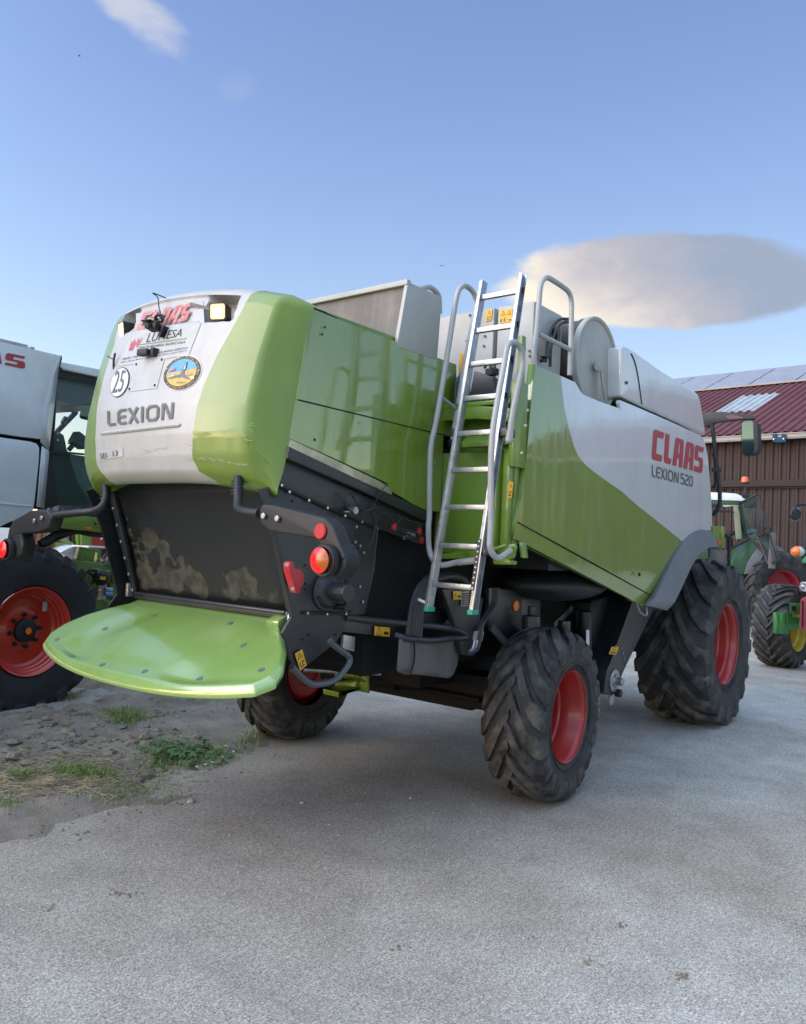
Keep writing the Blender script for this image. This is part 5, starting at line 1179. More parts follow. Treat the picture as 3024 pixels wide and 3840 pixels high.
# ================================================================== LEFT COMBINE
LF = ((-1.305, 3.89, -.11), rad(8))
L2 = thing('combine_harvester', 'light grey combine harvester with a big red front rim, cut off by the left edge', 'combine harvester', LF[0], LF[1])
def lp(Z, p, v, ax='y'): return at(Z(*p), ax, v, LF)
def lprism(pts, Z, v, th, ax='y'):
    mb = MB(); mb.prism([lp(Z, p, v, ax) for p in pts], (0, th, 0) if ax == 'y' else (th, 0, 0)); return mb
GREYL = mat('cool_grey_paint', (.62, .66, .68), .35, coat=.6, crough=.15, noise=.05, nscale=3, dust=(.35, .36, .36), dustamt=.2, wave=.2)
lprism([(-2600, -398), (0, 215), (600, 355), (575, 410), (500, 640), (450, 830), (430, 1050), (418, 1212), (200, 1185), (0, 1155), (-2600, 802)], Z9, 0, .06).build('upper_side_panel', GREYL, L2, bevel=.012)
mb = MB(); fo = [(602, 357), (622, 362), (598, 490), (562, 800), (522, 1150), (498, 1330)]; fi = [(602, 357), (577, 410), (502, 640), (452, 830), (432, 1050), (419, 1240)]
mb.grid([[V(*lp(Z9, a, .0)), V(*lp(Z9, b, .10))] for a, b in zip(fi, fo)]); mb.grid([[V(*lp(Z9, a, .0)), V(*lp(Z9, b, .10))] for a, b in [((425, 1285), (492, 1335)), ((405, 1500), (478, 1500)), ((372, 1895), (440, 1918))]])
mb.build('panel_facet', GREYL, L2, solid=.01)
lprism([(-2600, 837), (0, 1190), (320, 1236), (375, 1255), (402, 1295), (400, 1420), (360, 1800), (342, 1935), (200, 2010), (0, 2105), (-200, 2140), (-2600, 2428)], Z9, 0, .06).build('lower_side_panel', GREYL, L2, bevel=.014)
lprism([(-500, 1800), (100, 1862), (325, 1885), (325, 1900), (100, 1882), (-500, 1822)], Z9, -.012, .02).build('panel_swage', GREYL, L2, bevel=.004)
lprism([(-700, 90), (0, 185), (285, 252), (283, 282), (0, 218), (-700, 120)], Z9, .05, .5).build('roof_board', mat('weathered_board', (.42, .42, .36), .8, noise=.3), L2, bevel=.004)
mb = MB(); mb.tube([lp(Z9, (290, 290), .1), lp(Z9, (325, 283), .1), (lp(Z9, (345, 296), .1))], .015, 6); mb.build('roof_hinge', GREYP, L2)
mb = MB(); a = lp(Z9, (600, 355), .05); b = lp(Z9, (402, 1295), .05); c0 = lp(Z9, (340, 1935), .05)
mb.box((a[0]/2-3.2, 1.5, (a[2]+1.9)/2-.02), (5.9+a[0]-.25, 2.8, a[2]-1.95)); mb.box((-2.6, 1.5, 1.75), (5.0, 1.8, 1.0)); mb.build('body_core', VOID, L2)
lprism([(-2600, 740), (428, 1190), (412, 1330), (-2600, 960)], Z9, .075, .03).build('gap_backing', VOID, L2)  # unseen black sheet added to stop sky showing through the panel gap
# dealer style red letters, cut by the frame
mb = MB(); f = quadmap(*[lp(Z9, p, -.008) for p in [(66, 330), (257, 370), (255, 497), (45, 452)]])
for p_ in word_polys('S', BLK): sheet(mb, [p_], lambda u, v: tuple(f(u, v)), None)
f2_ = quadmap(*[lp(Z9, p, -.008) for p in [(-250, 262), (-2, 315), (20, 447), (-262, 385)]])
for p_ in word_polys('A', BLK): sheet(mb, [p_], lambda u, v: tuple(f2_(u, v)), None)
f3_ = quadmap(*[lp(Z9, p, -.008) for p in [(-835, 135), (-285, 256), (-300, 378), (-870, 275)]])
for p_ in word_polys('CL', BLK): sheet(mb, [p_], lambda u, v: tuple(f3_(u, v)), None)
mb.build('side_name_lettering', REDSIDE, L2, smooth=0)
# cab
lprism([(615, 425), (650, 430), (1020, 500), (1500, 590), (1480, 680), (1000, 578), (655, 505), (622, 490), (606, 470)], Z9, .12, 1.7).build('cab_roof', GREYL, L2, bevel=.03)
lprism([(596, 510), (1000, 585), (1300, 640), (1290, 720), (960, 662), (586, 585)], Z9, .18, 1.5).build('roof_lining', BLACK, L2, bevel=.004)
lprism([(600, 360), (628, 362), (632, 395), (612, 470), (640, 500), (596, 515)], Z9, .12, .5).build('cab_gap', BLACK, L2)
lprism([(586, 585), (960, 662), (1290, 720), (1280, 900), (960, 870), (780, 870), (720, 850), (580, 810)], Z9, .30, 1.3).build('sun_blind', mat('smoked_blind', (.03, .05, .07), .4), L2)
lprism([(575, 600), (590, 600), (560, 1100), (520, 1330), (590, 1870), (440, 1925), (480, 1560), (520, 1320), (545, 1050)], Z9, .16, .10).build('cab_pillar', BLACK, L2)
lprism([(520, 1325), (690, 1335), (730, 1480), (790, 1660), (880, 1790), (1010, 1855), (800, 1890), (600, 1885), (440, 1925), (480, 1560)], Z9, .22, 1.4).build('cab_lower_wall', mat('dark_green_shade_panel', (.012, .03, .022), .5), L2)  # dark green paints in the dim interior behind the lower glass
lprism([(545, 1120), (600, 1135), (650, 1170), (668, 1240), (682, 1320), (700, 1340), (520, 1330)], Z9, .5, .6).build('driver_seat', BLACK, L2, bevel=.03)
mb = MB()
for p in [(585, 1150), (585, 1221)]: mb.lathe([(0, .012), (.01, .012), (.01, .0001)], lp(Z9, p, .49), (0, -1, 0), 12)
mb.build('seat_bolt', PAPER, L2, split=True)
mb = MB(); mb.tube([lp(Z9, (700, 1320), .6), lp(Z9, (760, 1250), .6), lp(Z9, (810, 1200), .6)], .03, 8); mb.box(lp(Z9, (800, 1225), .6), (.16, .12, .14), ry=.5); mb.tube([lp(Z9, (690, 1255), .6), lp(Z9, (850, 1255), .6)], .01, 6, False); mb.build('control_column', BLACK, L2, bevel=.01)
mb = MB(); mb.tube([lp(Z9, (585, 1130), 1.7), lp(Z9, (775, 935), 1.7)], .035, 8, False); mb.tube([lp(Z9, (560, 900), 1.7), lp(Z9, (770, 930), 1.7)], .018, 8, False); mb.tube([lp(Z9, (635, 1050), 1.6), lp(Z9, (672, 990), 1.6)], .03, 6, False); mb.build('wiper_linkage', DARK, L2)
mb = MB(); mb.prism([lp(Z9, p, .02) for p in [(800, 980), (830, 860), (860, 852), (960, 860), (940, 1000), (880, 1020), (815, 1005)]], (0, -.05, 0)); mr_ = mb.build('door_mirror', BLACK, L2, bevel=.015)
mb = MB(); mb.add([lp(Z9, p, -.034) for p in [(812, 970), (836, 872), (862, 862), (950, 868), (932, 978), (880, 985)]], [tuple(range(6))]); mb.build('mirror_face', MIRROR, mr_, smooth=0)
mb = MB(); mb.add([lp(Z9, p, .15) for p in [(580, 590), (1290, 722), (1290, 1500), (1150, 1900), (1040, 1880), (880, 1800), (790, 1660), (730, 1480), (690, 1335), (545, 1325), (562, 900)]], [tuple(range(11))]); mb.build('cab_glass', GLASSC, L2, smooth=0)
mb = MB(); mb.add([lp(Z9, p, 1.95) for p in [(480, 560), (1200, 700), (1200, 1500), (480, 1330)]], [(0, 1, 2, 3)]); mb.build('far_cab_glass', GLASSC, L2, smooth=0)
lprism([(520, 1322), (860, 1355), (860, 1375), (520, 1340)], Z9, .13, .03).build('door_rail', BLACK, L2)
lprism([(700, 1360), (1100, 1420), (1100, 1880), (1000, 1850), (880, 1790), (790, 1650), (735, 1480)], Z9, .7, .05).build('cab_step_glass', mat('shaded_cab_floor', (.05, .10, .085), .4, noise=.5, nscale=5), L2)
# platform and what hangs below
lprism([(100, 330), (180, 205), (330, 150), (600, 128), (918, 160), (872, 368), (160, 292)], Z12, -.05, .9).build('cab_platform', GREEN2, L2, bevel=.008)
lprism([(380, 95), (930, 85), (925, 155), (600, 125), (380, 110)], Z12, -.04, .85).build('platform_deck', DARK, L2, bevel=.004)
lprism([(925, 82), (968, 92), (1010, 200), (1052, 350), (1030, 385), (990, 412), (885, 370), (918, 160)], Z12, .02, .12).build('platform_end', PALEGREEN, L2, bevel=.008)
lprism([(1000, 225), (1010, 240), (1000, 300), (960, 340), (945, 320), (975, 270)], Z12, .01, .03).build('end_opening', BLACK, L2)
lprism([(668, 288), (742, 294), (738, 332), (664, 325)], Z12, -.07, .03).build('marker_lamp', LENSORG, L2, bevel=.004)
mb = MB()
for p in [(787, 248), (767, 220), (813, 243), (807, 296)]: mb.lathe([(0, .006 if p[0] != 787 else .014), (.002, .0001)], lp(Z12, p, -.052), (0, -1, 0), 10)
mb.build('platform_hole', VOID, L2, split=True)
mb = MB(); mb.tube([lp(Z12, p, .1) for p in [(160, 300), (500, 340), (700, 380), (900, 400), (1000, 405)]], .035, 8); mb.tube([lp(Z12, p, .1) for p in [(0, 530), (120, 460), (260, 380), (500, 345)]], .04, 8); mb.tube([lp(Z12, p, .15) for p in [(60, 560), (180, 490), (330, 420), (560, 345)]], .025, 8); mb.build('under_deck_strut', DARK2, L2, split=True)
# feeder house in front of the wheel
FY = 1.0
lprism([(300, 735), (480, 752), (850, 800), (1262, 890), (1300, 980), (1330, 1100), (1350, 1330), (1300, 1480), (1050, 1510), (850, 1480), (600, 1400), (300, 1300)], Z12, FY, 1.0).build('feeder_house', GREEN2, L2, bevel=.012)
mb = MB()
for q in ([(570, 572), (870, 622), (862, 655), (640, 618), (565, 604)], [(572, 575), (650, 590), (630, 775), (530, 750)], [(835, 635), (872, 640), (845, 812), (810, 805)]): mb.prism([lp(Z12, p, FY) for p in q], (0, .06, 0))
mb.prism([lp(Z12, p, FY+.25) for p in [(600, 590), (860, 640), (840, 800), (600, 760)]], (0, .05, 0)); mb.build('feeder_frame', GREEN2, L2, bevel=.005)
mb = MB(); mb.prism([lp(Z12, p, FY-.03) for p in [(1000, 950), (1145, 975), (1330, 980), (1335, 1085), (1145, 1040), (1000, 1090)]], (0, -.08, 0)); mb.build('feeder_gusset', GREEN2, L2, bevel=.006)
mb = MB(); mb.lathe([(0, .05), (.02, .05), (.02, .0001)], lp(Z12, (1190, 1010), FY-.11), (0, -1, 0), 16); mb.box(lp(Z12, (965, 770), FY), (.16, .05, .03)); mb.tube([lp(Z12, p, FY) for p in [(970, 830), (975, 770), (1000, 720), (1025, 715), (1030, 770)]], .035, 8); mb.box(lp(Z12, (870, 1190), FY-.2), (.09, .08, .22)); mb.build('zinc_fittings', STEEL, L2, bevel=.004)
mb = MB(); c = V(*lp(Z12, (875, 1010), FY-.2)); mb.lathe([(-.1, .0001), (-.09, .05), (-.05, .09), (0, .1), (.05, .09), (.09, .05), (.1, .0001)], c, (0, 0, 1), 24); ac = mb.build('accumulator', BLACK, L2, smooth=60)
mb = MB(); mb.prism([lp(Z12, p, FY-.31) for p in [(862, 995), (938, 998), (934, 1042), (858, 1038)]], (0, .01, 0)); mb.build('yellow_sticker', YELLOW, ac)
mb = MB()
for p in [(925, 1178), (920, 1235)]: c = V(*lp(Z12, p, FY-.25)); mb.cyl(c, c+V(.10, 0, -.01), .03, 14)
mb.build('valve_coil', ALU, L2, split=True); mb = MB()
for p in [(968, 1192), (955, 1245)]: c = V(*lp(Z12, p, FY-.25)); mb.cyl(c, c+V(.05, 0, 0), .032, 12)
mb.build('valve_cap', INKBLUE, L2, split=True)
mb = MB()
for pts in ([(690, 910), (780, 905), (860, 940)], [(670, 925), (720, 960), (765, 1000), (760, 1060), (735, 1100)], [(950, 1040), (975, 1100), (1000, 1190), (985, 1250)], [(930, 1280), (1050, 1330), (1150, 1420), (1240, 1470)], [(975, 1260), (1080, 1330), (1180, 1420), (1260, 1470)]): mb.tube([lp(Z12, p, FY-.15) for p in pts], .018, 8)
mb.build('feeder_hose', HOSE, L2, split=True)
mb = MB(); mb.tube([lp(Z12, p, FY-.03) for p in [(745, 1080), (748, 900), (765, 882), (900, 905), (1200, 965), (1290, 968)]], .009, 6, False); mb.tube([lp(Z12, p, FY-.03) for p in [(900, 1290), (895, 1330), (1000, 1375), (1120, 1400)]], .009, 6, False); mb.build('hard_line', PALEGREEN, L2, split=True)
# wheel: tyre lugs seen from the side, dished red rim with hub
we = part_empty('wheel', L2, (.0, .0, .865)); we['label'] = 'huge front wheel with red dished rim in the dirt'
mb = MB(); make_tyre(mb, .90, .62, .44, 20, .055, .11, 1, .5, crown=.05, reach=.4); mb.v = [(p[0], p[1]+.28, p[2]) for p in mb.v]; mb.build('tyre', [mat('clean_tyre_rubber', (.012, .014, .018), .6, noise=.2, bump=.2, bscale=60, dust=(.05, .055, .06), dustamt=.3), mat('clean_lug_rubber', (.016, .018, .022), .6, noise=.3, bump=.3, bscale=60, dust=(.10, .10, .10), dustamt=.3)], we, smooth=32)
mb = MB(); r = .435
mb.lathe([(-.01, r*1.0), (-.02, r*1.03), (-.008, r*1.045), (.01, r*1.0), (.03, r*.965), (.05, r*.96), (.065, r*.925), (.10, r*.915), (.115, r*.88), (.15, r*.86), (.17, r*.80), (.165, r*.6), (.15, r*.52), (.13, r*.44), (.13, r*.2), (.13, .0001)], (0, 0, 0), (0, 1, 0), 96)
mb.build('rim', mat('clean_red_rim', (.50, .030, .012), .32, coat=.7, crough=.15, noise=.06), we, smooth=30)
mb = MB(); mb.lathe([(.12, .20*.62), (.09, .20*.60), (.08, .20*.5), (.07, .045)], (0, 0, 0), (0, 1, 0), 40); mb.lathe([(.07, .046), (.055, .042), (.05, .035)], (0, 0, 0), (0, 1, 0), 30)
hb = mb.build('hub', DARK2, we, smooth=30); MB().lathe([(.066, .044), (.06, .04), (.058, .0001)], (0, 0, 0), (0, 1, 0), 30).build('hub_cap', LENSORG, hb)
mb = MB()
for k in range(8):
    a = k*math.pi/4+.1; c = (.165*math.cos(a), .125, .165*math.sin(a)); mb.cyl(c, (c[0], .10, c[2]), .024, 12); mb.cyl((c[0], .10, c[2]), (c[0], .075, c[2]), .015, 6)
mb.build('wheel_bolt', DARK, hb, split=True)
a = .78; c = V(.33*math.cos(a)*1.0, .145, .33*math.sin(a)); MB().box(c, (.055, .004, .10), ry=-.0).build('rim_sticker', PAPERG, we).rotation_euler = (0, 0, 0)
# ================================================================== BEHIND THE LEFT COMBINE
def fr_things():
    G_ = thing('grain_header', 'orange reel and pale green frame of a header standing beyond the left combine', 'header', at((160, 1190), 'y', 9.0))
    o = V(*G_.location)
    def P(p, v=9.0): return V(*at(Z12(*p), 'y', v))-o
    mb = MB(); mb.prism([P(p) for p in [(-200, 340), (0, 368), (200, 378), (215, 440), (290, 470), (270, 530), (120, 585), (-200, 560)]], (0, .5, 0)); mb.build('reel', ORANGE, G_, bevel=.05)
    mb = MB()
    for q in [(-120, 400), (-30, 395), (60, 395)]: mb.cyl(P(q, 8.95)+V(0, 0, .2), P(q, 8.95)+V(0, 0, -.3), .05, 8)
    mb.build('reel_bat', mat('faded_orange', (.55, .22, .12), .7), G_, split=True)
    mb = MB(); mb.bar(P((70, 425), 8.9), P((200, 430), 8.9), .08, .1); mb.bar(P((190, 580), 8.9), P((420, 600), 8.9), .15, .18); mb.bar(P((270, 440), 8.9), P((460, 550), 8.9), .06, .07); mb.bar(P((320, 470), 8.9), P((330, 620), 8.9), .04, .04); mb.bar(P((350, 410), 8.9), P((380, 560), 8.9), .05, .05); mb.build('header_frame', PALEGREEN, G_)
    mb = MB(); mb.prism([P(p, 8.0) for p in [(280, 655), (400, 590), (545, 548), (570, 575), (530, 700), (470, 748), (400, 700)]], (0, .4, 0)); mb.build('crop_divider', WHITE2, G_, bevel=.03)
    mb = MB(); mb.prism([P(p, 7.5) for p in [(695, 560), (1015, 572), (1005, 605), (695, 585)]], (0, .5, 0)); mb.build('tray_edge', WHITE2, G_, bevel=.01)
    mb = MB(); mb.prism([P(p, 7.55) for p in [(870, 600), (1000, 604), (860, 775)]], (0, .3, 0)); mb.bar(P((850, 780), 7.5), P((1010, 602), 7.5), .03, .03); mb.build('side_sheet', mat('dull_brown_sheet', (.07, .06, .055), .7), G_)
    F_ = thing('combine_harvester', 'dark combine harvester with a small red rim, far behind the left combine', 'combine harvester', at((190, 1150), 'y', 12.0)); o2 = V(*F_.location)
    def P2(p, v=12.0): return V(*at(Z12(*p), 'y', v))-o2
    mb = MB(); make_tyre(mb, 1.2, .7, .5, 20, .06, .11, 1, .5); c = P2((775, 520)); mb.v = [(p[0]+c.x, p[1]+.4, p[2]+c.z) for p in mb.v]; mb.build('tyre', [RUBBER, RUBBERD], F_)
    mb = MB(); mb.lathe([(-.02, .62), (.0, .64), (.05, .58), (.2, .50), (.2, .0001)], c+V(0, -.02, 0), (0, 1, 0), 40); mb.build('rim', RED, F_, smooth=30)
    mb = MB(); mb.prism([P2(p, 11.9) for p in [(470, 395), (545, 405), (560, 560), (470, 540)]], (0, .3, 0)); mb.build('second_tyre', RUBBER, F_, bevel=.05)
    mb = MB()
    for a, b in (((548, 400), (560, 565)), ((688, 412), (692, 575))): mb.bar(P2(a, 11.7), P2(b, 11.7), .10, .10)
    for k in range(5): mb.bar(P2((552, 420+k*36), 11.7), P2((690, 430+k*36), 11.7), .20, .06)
    mb.build('boarding_ladder', GREEN2, F_, bevel=.01)
    mb = MB(); mb.prism([P2(p, 12.6) for p in [(300, 250), (1500, 250), (1500, 1000), (900, 950), (700, 600), (350, 560)]], (0, 1.5, 0)); mb.build('chassis', DARK2, F_)
    mb = MB(); mb.prism([P2(p, 12.3) for p in [(330, 395), (480, 400), (470, 540), (380, 500)]], (0, .3, 0)); mb.build('body_sheet', GREEN2, F_)
    mb = MB(); mb.bar(P2((1080, 365), 11.5), P2((1060, 460), 11.5), .12, .1); mb.bar(P2((880, 430), 11.5), P2((1145, 470), 11.5), .1, .12); mb.build('wooden_lath', mat('pale_lath', (.3, .24, .2), .8), F_)
    W_ = thing('marker_pole', 'small yellow and red pole leaning behind the rear edge of the big combine', 'pole', at(Z12(1315, 1000), 'y', 5.0)); o3 = V(*W_.location)
    def P3(p): return V(*at(Z12(*p), 'y', 5.0))-o3
    mb = MB(); mb.prism([P3(p) for p in [(1165, 590), (1185, 590), (1210, 650), (1225, 700), (1175, 690), (1150, 650)]], (0, .05, 0)); mb.build('pole_flag', YELLOW, W_, bevel=.01)
    mb = MB(); mb.tube([P3((1190, 690)), P3((1225, 770))], .03, 8, False); mb.build('pole_sleeve', YELLOW, W_)
    MB().tube([P3((1235, 780)), P3((1270, 890)), P3((1310, 995))], .022, 8).build('pole_shaft', REDPL, W_)
fr_things()
# ================================================================== BARN
BA = 1.4924
_d = ray(1600, 1000); _o = CC+_d*24.0
BF = ((float(_o[0]), float(_o[1]), 0.0), BA)
B_ = thing('barn', 'brown corrugated metal barn with a dark red ribbed roof and solar panels', 'barn', BF[0], BA)
def bp_(Z, p, v=0., ax='y'): return at(Z(*p), ax, v, BF)
BWALL = mat('brown_wall_sheet', (.058, .042, .039), .8, spec=.15, noise=.12, nscale=1.5, dust=(.07, .052, .048), dustamt=.35, dustscale=.8)
BROOF = mat('dark_red_roof_sheet', (.115, .034, .038), .65, spec=.25, noise=.12, nscale=1.5, dust=(.16, .075, .08), dustamt=.35, dustscale=1.0)
ze = bp_(Z10, (700, 1010), .45)[2]; zg0 = bp_(Z10, (700, 1090), .3)[2]; g1 = bp_(Z10, (700, 1630))[2]; g0 = bp_(Z10, (700, 1722))[2]
XA, XB = -16., 11.5
def ribwall(x0, x1, z0, z1, per, dep, fy, y0=0.):
    rows = [[], []]; x = x0
    while x < x1:
        for dx, dy in ((0, 0), (per*.30, 0), (per*.36, dep*.35), (per*.42, 0), (per*.62, 0), (per*.68, -dep), (per*.94, -dep), (per*1.0, 0)):
            rows[0].append(V(x+dx, y0+dy, z0)); rows[1].append(V(x+dx, y0+dy, z1))
        x += per
    return rows
mb = MB(); mb.grid(ribwall(XA, XB, g1, zg0+.1, .235, .045, 1)); mb.build('upper_wall', BWALL, B_, smooth=0)
mb = MB(); mb.grid(ribwall(XA, XB, 0, g0, .235, .045, 1, -.04)); mb.build('lower_wall', BWALL, B_, smooth=0)
mb = MB(); mb.box(((XA+XB)/2, .03, (g0+g1)/2), (XB-XA, .16, g1-g0)); mb.box(((XA+XB)/2, .0, g0-.03), (XB-XA, .05, .05)); mb.build('wall_rail', mat('brown_flashing', (.045, .034, .033), .8, spec=.15, noise=.15, nscale=2), B_, bevel=.005)
TP = .40; YEV = .45; YRG = -10.
def rz_(y): return ze+(YEV-y)*TP
rows = [[], []]; x = XA; per = .27
while x < XB:
    for dx, dz in ((0, 0), (per*.45, 0), (per*.55, .045), (per*.85, .045), (per*.99, 0)):
        rows[0].append(V(x+dx, YEV, ze+dz)); rows[1].append(V(x+dx, YRG, rz_(YRG)+dz))
    x += per
MB().grid(rows).build('roof', BROOF, B_, smooth=0)
MB().grid([[V(XA, YRG, rz_(YRG)+.02), V(XB, YRG, rz_(YRG)+.02)], [V(XA, 2*YRG-YEV, ze), V(XB, 2*YRG-YEV, ze)]]).build('far_roof', BROOF, B_, smooth=0)
mb = MB(); mb.prism([(XB, 0, 0), (XB, 0, ze), (XB, YRG, rz_(YRG)-.1), (XB, 2*YRG, ze), (XB, 2*YRG, 0)], (-.05, 0, 0)); mb.box(((XA+XB)/2, 2*YRG, ze/2), (XB-XA, .1, ze)); mb.build('gable_wall', BWALL, B_)
mb = MB(); mb.box(((XA+XB)/2, .36, (ze+zg0)/2-.02), (XB-XA, .14, ze-zg0)); mb.box(((XA+XB)/2, .44, (ze+zg0)/2-.05), (XB-XA, .03, .03)); mb.box(((XA+XB)/2, .445, (ze+zg0)/2+.06), (XB-XA, .03, .03)); mb.build('gutter_board', mat('pale_eave_board', (.27, .26, .245), .6, noise=.15, nscale=2), B_, bevel=.006)
# solar panels on the upper roof
nrm_r = (0, TP, 1)
def onroof(Z, p, lift=.0):
    a = V(*at(Z(*p), 'y', 0., BF)); # ray with roof plane in barn frame
    c = CC-np.array(BF[0]); ca, sa = math.cos(-BA), math.sin(-BA); c = np.array([ca*c[0]-sa*c[1], sa*c[0]+ca*c[1], c[2]])
    d = np.array(a)-c; p0 = np.array([0, YEV, ze+lift]); n = np.array(nrm_r, float)
    t = ((p0-c)@n)/(d@n); return V(*(c+t*d))
s0 = onroof(Z10, (1446, 262), .12); ysb = s0.y; print('solar bottom y', ysb, 'ridge', onroof(Z10, (1446, 120), .12), onroof(Z10, (0, 280), .12), 'ze', ze)
SOL = mat('solar_glass', (.27, .285, .33), .5, coat=.2, crough=.3, noise=.2, nscale=2)
k = 0; x = XA
while x < XB-1:
    for r in range(3):
        y1_ = ysb+(YRG+.1-ysb)*r/3; y2_ = ysb+(YRG+.1-ysb)*(r+1)/3
        mb = MB(); a, b = x+.02, x+1.66
        mb.prism([(a, y1_-.02, rz_(y1_)+.10), (b, y1_-.02, rz_(y1_)+.10), (b, y2_+.02, rz_(y2_)+.10), (a, y2_+.02, rz_(y2_)+.10)], (0, 0, .04)); mb.build('solar_panel', SOL, B_, smooth=0)
    x += 1.7
MB().box(((XA+XB)/2, ysb+.03, rz_(ysb)+.09), (XB-XA, .04, .06)).build('panel_rail', MATS['pale_eave_board'], B_)
# translucent roof sheet
sk_ = [onroof(Z10, p, .07) for p in [(185, 700), (720, 462), (1110, 428), (620, 682)]]
xa, xb = min(p.x for p in sk_), max(p.x for p in sk_); ya = (sk_[0].y+sk_[3].y)/2; yb_ = (sk_[1].y+sk_[2].y)/2
x0_ = (sk_[2].x+sk_[3].x)/2; x1_ = (sk_[0].x+sk_[1].x)/2; print('skylight', sk_)
rows = [[], []]; x = XA+per*math.floor((x0_-XA)/per)
while x < x1_-.05:
    for dx, dz in ((0, 0), (per*.45, 0), (per*.55, .045), (per*.85, .045), (per*.99, 0)):
        rows[0].append(V(x+dx, ya, rz_(ya)+dz+.012)); rows[1].append(V(x+dx, yb_, rz_(yb_)+dz+.012))
    x += per
MB().grid(rows).build('roof_light_sheet', mat('grey_translucent_sheet', (.42, .46, .46), .4, coat=.4, noise=.2, nscale=2), B_, smooth=0)
mb = MB(); a, b = bp_(Z10, (990, 1000), .48), bp_(Z10, (1045, 1110), .48)
for q in [[(990, 1000), (1045, 1000), (1045, 1045), (1112, 1045), (1112, 1005), (1172, 1005), (1176, 1108), (1112, 1115), (1045, 1115), (990, 1108)]]: mb.prism([bp_(Z10, p, .5) for p in q], (0, -.04, 0))
br = mb.build('blue_bracket', mat('blue_bracket_paint', (.02, .06, .11), .8, spec=.2, noise=.2), B_, bevel=.006)
mb = MB()
for p in [(1010, 1072), (1142, 1068)]: mb.lathe([(0, .03), (.02, .02), (.02, .0001)], bp_(Z10, p, .5), (0, 1, 0), 10)
mb.build('bracket_bolt', STEEL, br, split=True)
# ================================================================== GREEN TRACTOR
_d = ray(1640, 1320); _o = CC+_d*19.5
TF = ((float(_o[0]), float(_o[1]), 0.0), rad(122))
T1 = thing('tractor', 'dark green tractor with white roof and orange beacon, rear window swung open', 'tractor', TF[0], TF[1])
def tp(Z, p, v=0.): return at(Z(*p), 'y', v, TF)
def tpr(pts, Z, v, th): mb = MB(); mb.prism([tp(Z, p, v) for p in pts], (0, -th, 0)); return mb
tpr([(322, 945), (345, 870), (400, 760), (450, 695), (500, 660), (545, 655), (590, 680), (630, 735), (565, 825), (520, 905), (485, 1022), (420, 1022), (350, 1005)], Z11, 0, .5).build('fender', DKGREEN, T1, bevel=.04)
tpr([(630, 738), (700, 810), (665, 890), (625, 1015), (485, 1024), (520, 907), (566, 827)], Z11, .02, .5).build('fender_edge', FENDER, T1, bevel=.03)
tpr([(362, 975), (418, 982), (412, 1006), (360, 998)], Z11, .04, .02).build('number_plate', PAPER, T1)
tpr([(350, 1020), (486, 1028), (620, 1018), (610, 1120), (520, 1300), (420, 1300), (370, 1150)], Z11, -.05, .9).build('rear_housing', VOID, T1)
tpr([(590, 650), (700, 640), (800, 680), (850, 760), (840, 800), (760, 740), (640, 700)], Z11, -.9, .5).build('far_fender', DKGREEN, T1, bevel=.03)
tpr([(835, 705), (900, 745), (965, 840), (1010, 960), (1000, 965), (950, 860), (880, 790), (840, 770)], Z11, -1.0, .5).build('mudguard_lip', FENDER, T1, bevel=.02)
tpr([(100, 132), (300, 138), (400, 145), (470, 175), (522, 215), (525, 238), (460, 228), (100, 215)], Z11, .1, 1.6).build('cab_roof', mat('white_roof_paint', (.72, .76, .82), .35, coat=.5, noise=.05), T1, bevel=.05)
tpr([(100, 218), (460, 232), (525, 240), (480, 262), (400, 270), (100, 265)], Z11, .05, 1.5).build('roof_frame', DKGREEN, T1, bevel=.015)
tpr([(258, 262), (400, 262), (398, 275), (300, 290), (258, 288)], Z11, .02, .03).build('roof_lining_light', PAPER, T1)
mb = MB(); mb.bar(tp(Z11, (397, 275), 0), tp(Z11, (428, 640), 0), .10, .12); mb.build('cab_post', mat('khaki_post', (.22, .25, .17), .6), T1, bevel=.01)
mb = MB(); mb.bar(tp(Z11, (415, 275), -.1), tp(Z11, (465, 640), -.1), .16, .16); mb.bar(tp(Z11, (480, 260), -1.4), tp(Z11, (525, 580), -1.4), .18, .12); mb.bar(tp(Z11, (490, 290), -1.4), tp(Z11, (610, 335), -1.4), .05, .05); mb.build('cab_post', DKGREEN, T1, bevel=.01)
mb = MB(); mb.bar(tp(Z11, (430, 280), .03), tp(Z11, (508, 600), .03), .07, .07); mb.tube([tp(Z11, p, .05) for p in [(340, 745), (440, 690), (510, 650), (545, 625)]], .03, 8); mb.tube([tp(Z11, p, .2) for p in [(285, 590), (305, 600), (312, 700), (315, 940)]], .035, 8); mb.tube([tp(Z11, p, .1) for p in [(150, 330), (250, 340), (350, 342), (372, 360)]], .025, 6); mb.tube([tp(Z11, p, -.2) for p in [(310, 600), (350, 580), (400, 572)]], .05, 8); mb.build('cab_trim', BLACK, T1)
tpr([(120, 700), (200, 770), (300, 760), (310, 930), (240, 940), (180, 880), (100, 900)], Z11, -.5, .8).build('transmission', mat('dull_grey_casting', (.12, .12, .12), .7, noise=.4, nscale=4), T1, bevel=.03)
tpr([(320, 610), (370, 640), (370, 740), (320, 760)], Z11, -.6, .3).build('seat', BLACK, T1, bevel=.03)
tpr([(100, 560), (130, 560), (140, 850), (100, 850)], Z11, -.6, .3).build('side_frame', DKGREEN, T1)
tpr([(-300, 620), (100, 640), (110, 860), (-300, 860)], Z11, -.3, .9).build('bonnet', DKGREEN, T1, bevel=.08)
